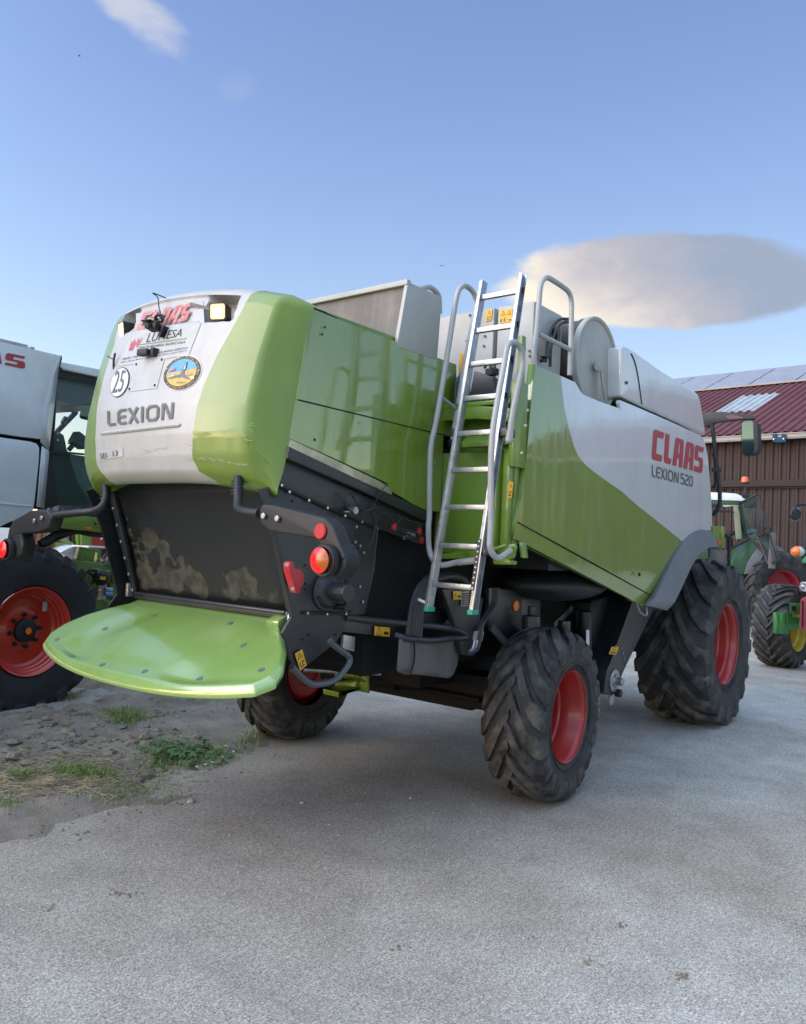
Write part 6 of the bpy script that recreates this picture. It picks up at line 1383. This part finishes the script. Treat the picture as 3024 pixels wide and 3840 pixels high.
c = V(*tp(Z11, (505, 40), -.2)); mb = MB(); mb.tube([tp(Z11, (500, 80), -.2), tp(Z11, (502, 200), -.2)], .03, 8, False); mb.lathe([(0, .0001), (0, .11), (.03, .11), (.04, .05), (.04, .0001)], tp(Z11, (492, 38), -.2), (0, 0, 1), 20); bs = mb.build('beacon_post', BLACK, T1)
c0 = V(*tp(Z10, (617, 1655), -.2)); MB().lathe([(0, .0001), (0, .085), (.11, .08), (.13, .06), (.13, .0001)], c0, (0, 0, 1), 24).build('orange_beacon', mat('beacon_plastic', (.6, .10, .02), .3, coat=.3, emis=(1, .2, .04), estr=.08), bs, smooth=40)
mb = MB(); mb.box(tp(Z11, (558, 240), .05), (.28, .1, .28)); mb.box(tp(Z11, (490, 185), .05), (.2, .1, .14)); mb.build('roof_work_lamp', BLACK, T1, bevel=.03)
tpr([(520, 550), (560, 525), (622, 532), (622, 632), (570, 630), (545, 590)], Z11, -.3, .1).build('rear_screen', mat('pale_teal_screen', (.12, .26, .26), .3), T1, bevel=.01)
wq = [V(*tp(Z11, p, v)) for p, v in [((438, 252), .05), ((642, 150), .9), ((846, 882), .9), ((750, 915), .6), ((640, 640), .4), ((540, 590), .1)]]
MB().add(wq, [tuple(range(6))]).build('open_rear_window', mat('smoked_window', (.02, .03, .035), .05, coat=1, crough=.02, alpha=.42), T1, smooth=0)
mb = MB(); mb.tube(wq[:1]+wq[1:2], .03, 8, False); mb.tube(wq[1:3], .022, 8, False); mb.tube(wq[2:4], .03, 8, False); mb.tube(wq[3:5], .03, 8, False); mb.tube([wq[4], V(*tp(Z11, (600, 572), .3)), wq[5]], .025, 8); mb.tube([tp(Z11, p, .5) for p in [(640, 605), (700, 585), (780, 570)]], .03, 8); mb.tube([tp(Z11, p, .6) for p in [(700, 520), (745, 515), (770, 580), (735, 590)]], .04, 8); mb.tube([tp(Z11, p, .6) for p in [(735, 600), (765, 700)]], .03, 8); mb.build('window_frame', DARK, T1)
mb = MB(); mb.box(tp(Z11, (790, 765), .7), (.14, .1, .85)); mb.build('hanging_box', mat('grey_box', (.12, .12, .12), .6), T1, bevel=.02)
c = V(*tp(Z11, (815, 1180), -.4)); e = part_empty('wheel', T1, c, rad(20)); mb = MB(); make_tyre(mb, .95, .62, .45, 20, .05, .1, 1, .5); mb.v = [(p[0], -p[1], p[2]) for p in mb.v]; mb.build('tyre', [RUBBER, RUBBER], e)
mb = MB(); mb.lathe([(0, .47), (-.02, .49), (.02, .44), (.2, .40), (.25, .3), (.25, .0001)], (0, .30, 0), (0, -1, 0), 40); mb.build('rim', mat('deep_red_rim', (.22, .012, .02), .5), e, smooth=30)
# ================================================================== SECOND TRACTOR (cut by the right edge)
SF = ((CX, CY, 0.), YAW)
def sp2(Z, p, v=13.2, ax='x'): return at(Z(*p), ax, v, SF)
o_s = V(*sp2(Z11, (1120, 1900), 13.2)); 
ca, sa = math.cos(YAW), math.sin(YAW)
wo_ = V(CX+ca*o_s.x-sa*o_s.y, CY+sa*o_s.x+ca*o_s.y, 0)
T2 = thing('tractor', 'green tractor with yellow front rim and red weight, cut off by the right edge', 'tractor', tuple(wo_), YAW)
def S(Z, p, v=13.2): return V(*sp2(Z, p, v))-V(o_s.x, o_s.y, 0)
def spr(pts, Z, v, th): P_ = [S(Z, p, v) for p in pts]; mb = MB(); mb.prism(P_, (th, th*(S(Z, pts[0], v).y+o_s.y)/v*1.12, 0)); return mb
wc = S(Z11, (905, 1545), 13.9); wc.z = .70
e = part_empty('wheel', T2, wc, rad(-7)-YAW); e['label'] = 'front wheel with yellow rim and V shaped lugs'
mb = MB(); make_tyre(mb, .72, .56, .40, 22, .045, .07, -1, .45, reach=1.1, curve=1.2); flat_bottom(mb, .70); mb.build('tyre', [RUBBER, RUBBERD], e, smooth=32)
mb = MB(); r = .40; mb.lathe([(0, r), (-.01, r*1.03), (.01, r*1.03), (.03, r*.97), (.10, r*.94), (.13, r*.86), (.25, r*.82), (.27, r*.4), (.27, .0001)], (0, -.26, 0), (0, 1, 0), 60); mb.build('rim', RIMYEL, e, smooth=30)
JG = MIDGREEN
mb = spr([(975, 1335), (1090, 1345), (1090, 1462), (975, 1452)], Z11, 12.9, .2); mb.build('axle_bracket', JG, T2, bevel=.012)
spr([(1005, 1365), (1050, 1370), (1050, 1420), (1005, 1415)], Z11, 12.88, .02).build('bracket_hole', VOID, T2)
spr([(830, 1440), (900, 1445), (985, 1460), (985, 1480), (1090, 1500), (1400, 1500), (1400, 1620), (1090, 1618), (990, 1625), (940, 1640), (940, 1670), (880, 1675), (830, 1665), (845, 1560)], Z11, 13.1, .25).build('front_axle', JG, T2, bevel=.02)
mb = MB(); a = S(Z11, (885, 1450), 13.2); mb.cyl(a+V(0, 0, .02), S(Z11, (885, 1665), 13.2)+V(0, 0, 0), .12, 20); mb.build('kingpin_housing', JG, T2, bevel=.01)
spr([(1110, 1285), (1157, 1268), (1400, 1268), (1400, 1645), (1160, 1638), (1095, 1615), (1083, 1600), (1100, 1300)], Z11, 12.4, .5).build('front_weight', mat('faded_red_weight', (.38, .05, .06), .55, noise=.2, nscale=6, dust=(.3, .12, .12), dustamt=.3), T2, bevel=.03)
mb = MB(); mb.tube([S(Z11, (1125, 1310), 12.38), S(Z11, (1120, 1600), 12.38)], .012, 6, False); mb.build('weight_groove', VOID, T2)
spr([(1110, 910), (1400, 900), (1400, 1270), (1105, 1280), (1095, 1100)], Z11, 12.7, 2.5).build('grille', DARK2, T2, bevel=.02)
spr([(1095, 1112), (1120, 1104), (1400, 1104), (1400, 1215), (1150, 1216), (1100, 1205)], Z11, 12.62, .1).build('headlight', mat('clear_headlight', (.6, .63, .62), .15, coat=1, crough=.05), T2, bevel=.02)
mb = MB(); mb.lathe([(0, .06), (.01, .06), (.0, .04), (.03, .0001)], S(Z11, (1128, 1160), 12.6), (-1, 0, 0), 20); mb.build('headlight_ring', CHROME, T2)
spr([(1108, 905), (1120, 860), (1157, 822), (1400, 790), (1400, 910)], Z11, 12.5, 2.4).build('bonnet', mat('bright_leaf_green', (.03, .30, .11), .3, coat=.8, crough=.1), T2, bevel=.03)
MB().tube([S(Z11, p, 13.0) for p in [(1125, 850), (1150, 740), (1165, 620), (1180, 450)]], .03, 8).build('exhaust_pipe', BLACK, T2)
spr([(1000, 450), (1002, 380), (1012, 300), (1030, 290), (1095, 300), (1100, 330), (1090, 440), (1070, 455), (1020, 452)], Z11, 13.6, .10).build('side_mirror', FENDER, T2, bevel=.03)
mb = MB(); mb.tube([S(Z11, p, 13.5) for p in [(1040, 370), (1035, 320), (1050, 275), (1090, 265), (1200, 272), (1400, 285)]], .022, 8); mb.lathe([(0, .10), (.04, .08), (.04, .0001)], S(Z11, (1042, 370), 13.55), (-1, 0, 0), 16); mb.build('mirror_bracket', BLACK, T2)
mb = MB(); c = S(Z11, (1055, 778), 13.0); mb.lathe([(-.09, .0001), (-.08, .05), (-.02, .09), (.02, .09)], c+V(0, -.0, 0), (0, -1, 0), 20); tl = mb.build('turn_lamp', mat('amber_turn_lamp', (.7, .16, .02), .3, coat=.8), T2, smooth=50)
mb = MB(); mb.lathe([(.02, .09), (.06, .09), (.12, .05), (.13, .0001)], c, (0, -1, 0), 20); mb.build('clear_turn_lens', mat('clear_lamp_plastic', (.5, .5, .48), .2, coat=1), tl, smooth=50)
MB().tube([S(Z11, p, 13.0) for p in [(1110, 780), (1140, 782), (1200, 760)]], .05, 8).build('lamp_stalk', BLACK, T2)
mb = MB(); make_tyre(mb, .95, .5, .5, 20, .05, .1, 1, .5); c = S(Z11, (1330, 1560), 15.2); c.z = .93; mb.v = [(p[1]*.3+p[0]*.95+c.x, p[1]*.95-p[0]*.3+c.y, p[2]+c.z) for p in mb.v]; mb.build('rear_tyre', RUBBER, T2)
spr([(1190, 400), (1400, 380), (1400, 900), (1190, 850)], Z11, 14.5, 1.3).build('cab_glass', GLASS, T2)
# ================================================================== GROUND
def ground_material():
    m = bpy.data.materials.new('worn_asphalt'); m.use_nodes = True; t = m.node_tree; n = t.nodes; l = t.links; b = n['Principled BSDF']; b.inputs['Roughness'].default_value = .88; b.inputs['Specular IOR Level'].default_value = .3
    tc = n.new('ShaderNodeTexCoord'); src = tc.outputs['Object']
    def nz(scale, det, r, sx=(1, 1, 1), rot=0):
        mp_ = n.new('ShaderNodeMapping'); mp_.inputs['Scale'].default_value = sx; mp_.inputs['Rotation'].default_value = (0, 0, rot); l.new(src, mp_.inputs[0])
        q = n.new('ShaderNodeTexNoise'); q.inputs['Scale'].default_value = scale; q.inputs['Detail'].default_value = det; q.inputs['Roughness'].default_value = r; l.new(mp_.outputs[0], q.inputs[0]); return q.outputs[0]
    def ramp(f, st):
        c = n.new('ShaderNodeValToRGB'); l.new(f, c.inputs[0])
        for i, (p, col) in enumerate(st):
            e = c.color_ramp.elements[i] if i < 2 else c.color_ramp.elements.new(p); e.position = p; e.color = (*col, 1)
        return c.outputs[0]
    def mx_(f, a, bb, mode='MIX'):
        x = n.new('ShaderNodeMix'); x.data_type = 'RGBA'; x.blend_type = mode
        if isinstance(f, float): x.inputs[0].default_value = f
        else: l.new(f, x.inputs[0])
        for i, v in ((6, a), (7, bb)):
            if isinstance(v, tuple): x.inputs[i].default_value = (*v, 1)
            else: l.new(v, x.inputs[i])
        return x.outputs[2]
    base = ramp(nz(.55, 5, .6), [(.33, (.335, .311, .272)), (.5, (.40, .374, .328)), (.68, (.475, .446, .397))])
    dusty = ramp(nz(.35, 6, .6, (1, .45, 1), .6), [(.47, (0, 0, 0)), (.66, (1, 1, 1))]); base = mx_(dusty, base, (.31, .27, .22))
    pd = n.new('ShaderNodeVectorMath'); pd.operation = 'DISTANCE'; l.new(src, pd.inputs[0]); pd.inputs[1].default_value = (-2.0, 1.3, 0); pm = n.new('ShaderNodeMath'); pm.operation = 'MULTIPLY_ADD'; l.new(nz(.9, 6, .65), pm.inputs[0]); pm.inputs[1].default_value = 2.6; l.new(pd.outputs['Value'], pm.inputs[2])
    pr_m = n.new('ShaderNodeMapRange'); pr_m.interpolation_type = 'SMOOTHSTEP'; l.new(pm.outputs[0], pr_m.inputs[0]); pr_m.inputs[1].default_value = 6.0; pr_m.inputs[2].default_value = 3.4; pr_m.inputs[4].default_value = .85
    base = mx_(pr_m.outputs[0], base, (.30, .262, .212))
    sp = nz(95, 3, .7); base = mx_(1.0, base, ramp(sp, [(.30, (.4, .4, .41)), (.5, (1.0, 1.0, 1.0)), (.66, (1.65, 1.65, 1.65))]), 'MULTIPLY')
    sp2_ = nz(34, 3, .7); base = mx_(.55, base, ramp(sp2_, [(.3, (.5, .5, .5)), (.5, (1, 1, 1)), (.7, (1.5, 1.5, 1.5))]), 'MULTIPLY')
    mot = nz(2.6, 5, .7); base = mx_(.9, base, ramp(mot, [(.3, (.80, .79, .78)), (.5, (1, 1, 1)), (.7, (1.16, 1.17, 1.18))]), 'MULTIPLY')
    v = n.new('ShaderNodeTexVoronoi'); v.inputs['Scale'].default_value = 55; l.new(src, v.inputs[0]); vd = ramp(v.outputs['Distance'], [(.0, (1, 1, 1)), (.10, (0, 0, 0))])
    th = n.new('ShaderNodeMath'); th.operation = 'GREATER_THAN'; sep = n.new('ShaderNodeSeparateColor'); l.new(v.outputs['Color'], sep.inputs[0]); l.new(sep.outputs[0], th.inputs[0]); th.inputs[1].default_value = .84
    mm = n.new('ShaderNodeMath'); mm.operation = 'MULTIPLY'; l.new(vd, mm.inputs[0]); l.new(th.outputs[0], mm.inputs[1]); base = mx_(mm.outputs[0], base, (.55, .54, .52))
    v2 = n.new('ShaderNodeTexVoronoi'); v2.inputs['Scale'].default_value = 9; l.new(src, v2.inputs[0]); vd2 = ramp(v2.outputs['Distance'], [(.04, (1, 1, 1)), (.14, (0, 0, 0))]); th2 = n.new('ShaderNodeMath'); th2.operation = 'GREATER_THAN'; sep2 = n.new('ShaderNodeSeparateColor'); l.new(v2.outputs['Color'], sep2.inputs[0]); l.new(sep2.outputs[1], th2.inputs[0]); th2.inputs[1].default_value = .93
    mm2 = n.new('ShaderNodeMath'); mm2.operation = 'MULTIPLY'; l.new(vd2, mm2.inputs[0]); l.new(th2.outputs[0], mm2.inputs[1]); mm3 = n.new('ShaderNodeMath'); mm3.operation = 'MULTIPLY'; l.new(mm2.outputs[0], mm3.inputs[0]); l.new(nz(24, 3, .7), mm3.inputs[1]); base = mx_(mm3.outputs[0], base, (.07, .065, .06))
    streak = ramp(nz(1.3, 6, .65, (1, .16, 1), .55), [(.58, (0, 0, 0)), (.72, (1, 1, 1))]); ms = n.new('ShaderNodeMath'); ms.operation = 'MULTIPLY'; l.new(streak, ms.inputs[0]); ms.inputs[1].default_value = .55; base = mx_(ms.outputs[0], base, (.19, .18, .17))
    l.new(base, b.inputs['Base Color'])
    ad = n.new('ShaderNodeMath'); ad.operation = 'ADD'; l.new(sp, ad.inputs[0]); l.new(sp2_, ad.inputs[1])
    bm_ = n.new('ShaderNodeBump'); bm_.inputs['Strength'].default_value = .55; bm_.inputs['Distance'].default_value = .008; l.new(ad.outputs[0], bm_.inputs['Height']); l.new(bm_.outputs[0], b.inputs['Normal'])
    return m
mb = MB(); s = 900
mb.add([(-s, -s, 0), (s, -s, 0), (s, s, 0), (-s, s, 0)], [(0, 1, 2, 3)]); struct(mb.build('ground', ground_material(), smooth=0))
from mathutils import noise as mn
bd = [at(p, 'z', 0) for p in [(-700, 2400), (-250, 2000), (0, 1835), (150, 1790), (290, 1730), (400, 1685), (490, 1632), (600, 1586), (680, 1545), (735, 1490), (775, 1440)]]
bd = [(p[0], p[1]) for p in bd]
dlast = (bd[-1][0]-bd[-2][0], bd[-1][1]-bd[-2][1]); bd.append((bd[-1][0]+dlast[0]*3, bd[-1][1]+dlast[1]*3))
print('dirt boundary', [(round(a, 2), round(b, 2)) for a, b in bd])
def dirt_dist(x, y):
    best = 1e9; sgn = 1
    for (ax, ay), (bx, by) in zip(bd[:-1], bd[1:]):
        dx, dy = bx-ax, by-ay; L = dx*dx+dy*dy; t = max(0, min(1, ((x-ax)*dx+(y-ay)*dy)/L)); qx, qy = x-ax-dx*t, y-ay-dy*t; d = qx*qx+qy*qy
        if d < best: best = d; sgn = 1 if dx*qy-dy*qx > 0 else -1
    return sgn*math.sqrt(best)
def dirt_h(x, y):
    d = dirt_dist(x, y)+.45*(mn.noise(V(x*.9, y*.9, 0)))+.22*mn.noise(V(x*3, y*3, 3))+.10*mn.noise(V(x*9, y*9, 3))
    k = sst(d, -.15, .9)
    n1 = mn.fractal(V(x*1.1, y*1.1, 0), 1.0, 2.1, 4); n2 = mn.fractal(V(x*5, y*5, 5), .9, 2.2, 5); n3 = abs(mn.fractal(V(x*2.6, y*4.2, 9), 1.0, 2.1, 4))
    h = -.02+k*(.052+.022*n1+.016*n2)+k*sst(d, .4, 1.8)*(.05*n3)
    # rutted clods near the left wheel
    c = math.exp(-(((x+2.9)/.6)**2+((y-2.3)/.9)**2)); h += c*.05*(1 if mn.noise(V(x*4.5+y*2, y*3.2-x*2, 1)) > .05 else -.4)
    w = math.exp(-(((x+1.3)/.9)**2+((y-4.1)/.6)**2)); h -= .10*w
    return h
X0, X1, Y0, Y1, ST = -7.5, 5.0, -1.2, 9.5, .045
nx, ny = int((X1-X0)/ST), int((Y1-Y0)/ST); rows = []
for i in range(nx+1):
    x = X0+i*ST; rows.append([V(x, Y0+j*ST, dirt_h(x, Y0+j*ST)) for j in range(ny+1)])
def soil():
    m = mat('trodden_soil', (.26, .212, .16), .95, noise=.35, nscale=2.2, col2=(.155, .122, .09), dust=(.29, .26, .22), dustamt=.6, dustscale=5, bump=.9, bscale=55); return m
struct(MB().grid(rows).build('dirt_ground', soil(), smooth=80, fixn=False))
rows = [[V(X0, Y1, -.004), V(X0, 60, .0)], [V(X1, Y1, -.004), V(X1, 60, .0)]]
SOIL = MATS['trodden_soil']
# clods, stones, straw and grass
rnd = random.Random(11)
def gz(x, y):
    return max(0, dirt_h(x, y)) if (X0 < x < X1 and Y0 < y < Y1) else 0
def rock(mb, c, r, rr):
    v = []; f = []; n = 7
    for i in range(5):
        th = math.pi*i/4
        for k in range(n):
            a = 2*math.pi*k/n; s = r*(1+rr.uniform(-.25, .25)); v.append((c[0]+s*math.sin(th)*math.cos(a)*1.2, c[1]+s*math.sin(th)*math.sin(a), c[2]+s*.6*math.cos(th)))
    for i in range(4):
        for k in range(n): j = (k+1) % n; f.append((i*n+k, i*n+j, (i+1)*n+j, (i+1)*n+k))
    mb.add(v, f)
mb = MB()
for i in range(260):
    px, py = rnd.gauss(120, 150), rnd.gauss(1570, 45); x, y, _ = at((px, py), 'z', 0)
    if dirt_dist(x, y) < .1: continue
    rock(mb, (x, y, gz(x, y)+.005), rnd.choice([.012, .018, .03, .05])*rnd.uniform(.6, 1.2), rnd)
for p, n_ in [((250, 1893), 14), ((278, 1896), 8), ((590, 1772), 8), ((610, 1745), 6), ((1440, 2068), 16), ((1250, 2040), 10), ((850, 2010), 6), ((1320, 1960), 8), ((100, 1925), 8), ((1130, 1990), 5), ((700, 1870), 4), ((950, 1745), 6)]:
    for k in range(n_):
        x, y, _ = at((p[0]+rnd.gauss(0, 12), p[1]+rnd.gauss(0, 4)), 'z', 0); rock(mb, (x, y, .001), rnd.uniform(.003, .010), rnd)
for i in range(500):
    px, py = rnd.uniform(-50, 760), rnd.uniform(1460, 1780); x, y, _ = at((px, py), 'z', 0)
    if dirt_dist(x, y) < -.1: continue
    rock(mb, (x, y, gz(x, y)), rnd.uniform(.005, .014), rnd)
o = mb.build('soil_clods', SOIL, smooth=20); o['kind'] = 'stuff'; o['label'] = 'loose clods of grey brown soil on the dirt at the left'; o['category'] = 'soil'
mb = MB()
for i in range(520):
    px, py = rnd.uniform(-60, 1760), rnd.triangular(1440, 2200, 1900); x, y, _ = at((px, py), 'z', 0)
    rock(mb, (x, y, gz(x, y)+.001), rnd.choice([.003, .004, .004, .005, .007]), rnd)
for p, r in [((405, 1700), .028), ((225, 1722), .012), ((640, 1702), .016), ((548, 2060), .008), ((870, 1692), .012), ((1250, 1690), .012)]:
    x, y, _ = at(p, 'z', 0); rock(mb, (x, y, gz(x, y)+r*.3), r, rnd)
o = mb.build('gravel', mat('pale_pebble', (.42, .40, .37), .8, noise=.3, nscale=20), smooth=20); o['kind'] = 'stuff'; o['label'] = 'small pale pebbles scattered over the yard'; o['category'] = 'gravel'
mb = MB()
def straw_at(px, py, sx, sy, n):
    for i in range(n):
        x, y, _ = at((rnd.gauss(px, sx), rnd.gauss(py, sy)), 'z', 0); z = gz(x, y)+.008+rnd.random()*.01; a = rnd.gauss(-.6, .7); L_ = rnd.uniform(.04, .16); w = rnd.uniform(.0012, .003)
        dx, dy = math.cos(a)*L_/2, math.sin(a)*L_/2; tz = rnd.uniform(-.012, .012)
        mb.bar((x-dx, y-dy, z-tz), (x+dx, y+dy, z+tz), w*1.6, w)
straw_at(60, 1662, 80, 16, 1500); straw_at(150, 1640, 90, 18, 500); straw_at(330, 1640, 130, 30, 130); straw_at(250, 1560, 150, 30, 60)
o = mb.build('straw', mat('dry_straw', (.46, .37, .22), .7, noise=.4, nscale=8), smooth=0); o['kind'] = 'stuff'; o['label'] = 'dry yellow straw strewn over the dirt patch'; o['category'] = 'straw'
GRS = [mat('grass_blade', (.12, .24, .03), .5, noise=.5, nscale=3, col2=(.19, .25, .06)), mat('dry_grass_blade', (.25, .22, .10), .6)]
mb = MB()
def blades(px, py, sx, sy, n, hh, dry=.12):
    for i in range(n):
        x, y, _ = at((rnd.gauss(px, sx), rnd.gauss(py, sy)), 'z', 0); z = gz(x, y)-.004; a = rnd.uniform(0, 6.28); L_ = hh*rnd.uniform(.4, 1.2); le = rnd.uniform(.2, 1.1)*L_; w = rnd.uniform(.0018, .0038)
        dx, dy = math.cos(a), math.sin(a); px_, py_ = -dy*w, dx*w
        p1 = (x+dx*le*.35, y+dy*le*.35, z+L_*.6); p2 = (x+dx*le, y+dy*le, z+L_*(.95-.3*le/L_))
        mb.mi(1 if rnd.random() < dry else 0).add([(x-px_, y-py_, z), (x+px_, y+py_, z), (p1[0]+px_*.8, p1[1]+py_*.8, p1[2]), (p1[0]-px_*.8, p1[1]-py_*.8, p1[2]), p2], [(0, 1, 2, 3), (3, 2, 4)])
for a in [(270, 1530, 24, 8, 700, .07), (230, 1518, 35, 6, 160, .05), (160, 1650, 30, 7, 800, .07), (215, 1655, 20, 5, 260, .06), (45, 1660, 14, 5, 180, .07), (385, 1600, 42, 13, 1100, .065), (335, 1625, 18, 10, 260, .06), (440, 1600, 28, 9, 300, .06), (240, 1685, 40, 10, 260, .04), (310, 1675, 40, 10, 200, .04), (520, 1575, 20, 4, 90, .07), (560, 1560, 22, 4, 120, .09), (130, 1478, 22, 5, 200, .08), (640, 1480, 15, 15, 60, .1), (500, 1590, 30, 5, 60, .05), (330, 1580, 60, 12, 160, .04), (540, 1468, 14, 4, 60, .10), (10, 1710, 20, 8, 90, .05), (660, 1540, 20, 4, 60, .05), (400, 1490, 60, 8, 200, .05)]: blades(*a)
for i in range(1500):  # thin weeds all over the dirt
    px, py = rnd.uniform(-40, 600), rnd.uniform(1455, 1700); x, y, _ = at((px, py), 'z', 0)
    if mn.noise(V(x*1.5, y*1.5, 2)) > .12 and dirt_dist(x, y) > .2: blades(px, py, 1, 1, 1, .04, .4)
o = mb.build('grass', GRS, smooth=0, fixn=False); o['kind'] = 'stuff'; o['label'] = 'sparse green grass tufts growing in the dirt'; o['category'] = 'grass'
mb = MB()
for i in range(170):
    x, y, _ = at((rnd.gauss(395, 42), rnd.gauss(1604, 13)), 'z', 0); z = gz(x, y)+rnd.uniform(.01, .06); r = rnd.uniform(.012, .028); a0 = rnd.uniform(0, 6.28); t1, t2 = rnd.uniform(-.5, .5), rnd.uniform(-.5, .5)
    for k in range(3):
        a = a0+k*2.09; cx, cy = x+math.cos(a)*r*.8, y+math.sin(a)*r*.8
        pts = [(cx+r*.7*math.cos(b), cy+r*.7*math.sin(b)) for b in np.linspace(0, 6.28, 7)[:-1]]
        mb.add([(p[0], p[1], z+(p[0]-x)*t1+(p[1]-y)*t2) for p in pts], [tuple(range(6))])
o = mb.build('clover', mat('clover_leaf', (.075, .155, .03), .55, noise=.4, nscale=6), smooth=0, fixn=False); o['kind'] = 'stuff'; o['label'] = 'patch of low round clover leaves at the edge of the dirt'; o['category'] = 'clover'
mb = MB()
for p in [(478, 1582), (495, 1594), (472, 1606), (450, 1617), (436, 1622), (418, 1627), (350, 1694)][:6]:
    x, y, _ = at(p, 'z', .04); rock(mb, (x, y, gz(x, y)+.05), .011, rnd)
o = mb.build('clover_flowers', PAPER, smooth=20); tag(o, 'small white clover flowers at the right end of the clover patch', 'flowers'); o['kind'] = 'stuff'
# ================================================================== BEHIND THE CAMERA (seen in the glossy paint)
LEAF = mat('tree_leaves', (.045, .075, .028), .7, noise=.5, nscale=2); BARK = mat('tree_bark', (.09, .07, .055), .9, noise=.4)
def make_tree(h, w, conifer, seed, label):
    r = random.Random(seed); t = thing('conifer_tree' if conifer else 'broadleaf_tree', label, 'tree', (0, 0, 0), 0, 'trees along the far side of the yard')
    mb = MB(); mb.tube([(0, 0, -.1), (0, 0, h*.5), (.1, 0, h*.95)], lambda k: .16*(1-k)+.02, 8)
    for k in range(7): a = r.uniform(0, 6.28); z = h*(.25+.09*k); mb.tube([(0, 0, z), (math.cos(a)*w*.25, math.sin(a)*w*.25, z+.3)], lambda q: .05*(1-q)+.01, 6)
    mb.build('trunk', BARK, t)
    mb = MB()
    for i in range(3200):
        z = r.random(); a = r.uniform(0, 6.28)
        if conifer: rad_ = w/2*(1-z)**.8*(.6+.4*math.sin(z*40+r.random())**2)*r.uniform(.5, 1.05); zz = h*(.06+.94*z)
        else:
            u = r.uniform(.45, 1); th = math.acos(2*z-1); rad_ = w/2*u*math.sin(th)*(1+.25*math.sin(3*a+5*z)); zz = h*.62+h*.38*u*math.cos(th)
        c = V(math.cos(a)*rad_, math.sin(a)*rad_, zz); s = .13*r.uniform(.6, 1.4); d1 = V(r.gauss(0, 1), r.gauss(0, 1), r.gauss(0, .6)).normalized()*s; d2 = d1.orthogonal().normalized()*s*.7
        mb.add([c-d1, c+d2, c+d1, c-d2], [(0, 1, 2, 3)])
    mb.build('crown', LEAF, t, smooth=0, fixn=False); return t
protos = [make_tree(7.5, 2.4, True, 1, 'tall dark conifer behind the photographer'), make_tree(6.2, 5.5, False, 2, 'round broadleaf tree behind the photographer')]
spots = [(-34, 2, 1, 1.1), (-33, -6, 0, 1.), (-32, -9, 0, .8), (-30, -15, 1, 1.2), (-25, -24, 1, 1.), (-18, -30, 0, 1.1), (-14, -31, 1, 1.), (-6, -33, 1, 1.2), (1, -33, 0, 1.), (5, -34, 1, 1.1), (12, -35, 1, 1.0), (20, -36, 1, 1.2), (28, -37, 0, 1.1), (-22, -27, 0, .9)]
spots += [(-30, 14, 1, 1.1), (-24, 22, 0, 1.), (-20, 27, 1, 1.2), (-12, 31, 1, 1.1), (-5, 34, 0, 1.1)]
first = [True, True]
spots = [(x*(1.9 if i < 14 else 1), y*(1.9 if i < 14 else 1), k, s) for i, (x, y, k, s) in enumerate(spots)]
for i, (x, y, k, s) in enumerate(spots):
    src_ = protos[k]
    if first[k]: o = src_; first[k] = False
    else:
        o = src_.copy(); COL.objects.link(o)
        for ch in list(src_.children): c = ch.copy(); COL.objects.link(c); c.parent = o
    o['label'] = ('tall dark conifer, ' if k == 0 else 'round broadleaf tree, ')+['first', 'second', 'third', 'fourth', 'fifth', 'sixth', 'seventh', 'eighth', 'ninth', 'tenth', 'eleventh', 'twelfth', 'thirteenth', 'fourteenth', 'fifteenth', 'sixteenth', 'seventeenth', 'eighteenth', 'nineteenth'][i]+' in the row behind the photographer'; o.location = (x, y, 0); o.scale = (s, s, s); o.rotation_euler = (0, 0, i*1.3)
FH = thing('farmhouse', 'long low farm building with dark roof behind the photographer', 'house', (-26, -19, 0), rad(38+90))
mb = MB(); mb.box((0, 0, 1.6), (12, 5, 3.2)); mb.build('wall', mat('house_render', (.22, .2, .18), .9, noise=.2), FH)
mb = MB(); mb.prism([(-6.3, -2.9, 3.1), (-6.3, 0, 4.9), (-6.3, 2.9, 3.1)], (12.6, 0, 0)); mb.build('roof', mat('house_roof', (.09, .05, .04), .8, noise=.2), FH)
# two birds far off
for k, (p, lab) in enumerate([((168, 118), 'tiny dark bird high in the sky at the upper left'), ((937, 563), 'tiny dark bird above the middle of the combine')]):
    c = CC+ray(*p)*60; b = thing('bird', lab, 'bird', tuple(float(v) for v in c), .5*k); mb = MB()
    mb.lathe([(-.10, .004), (-.05, .02), (.02, .026), (.08, .018), (.12, .004)], (0, 0, 0), (1, 0, 0), 8); bo = mb.build('body', BLKINK, b, smooth=60)
    mb = MB()
    for s in (-1, 1): mb.add([(.04, 0, .01), (-.03, 0, .01), (-.04, s*.12, .05), (-.02, s*.22, .02), (.02, s*.12, .055)], [(0, 1, 2, 3, 4)])
    mb.build('wings', BLKINK, b, smooth=0, solid=.004)
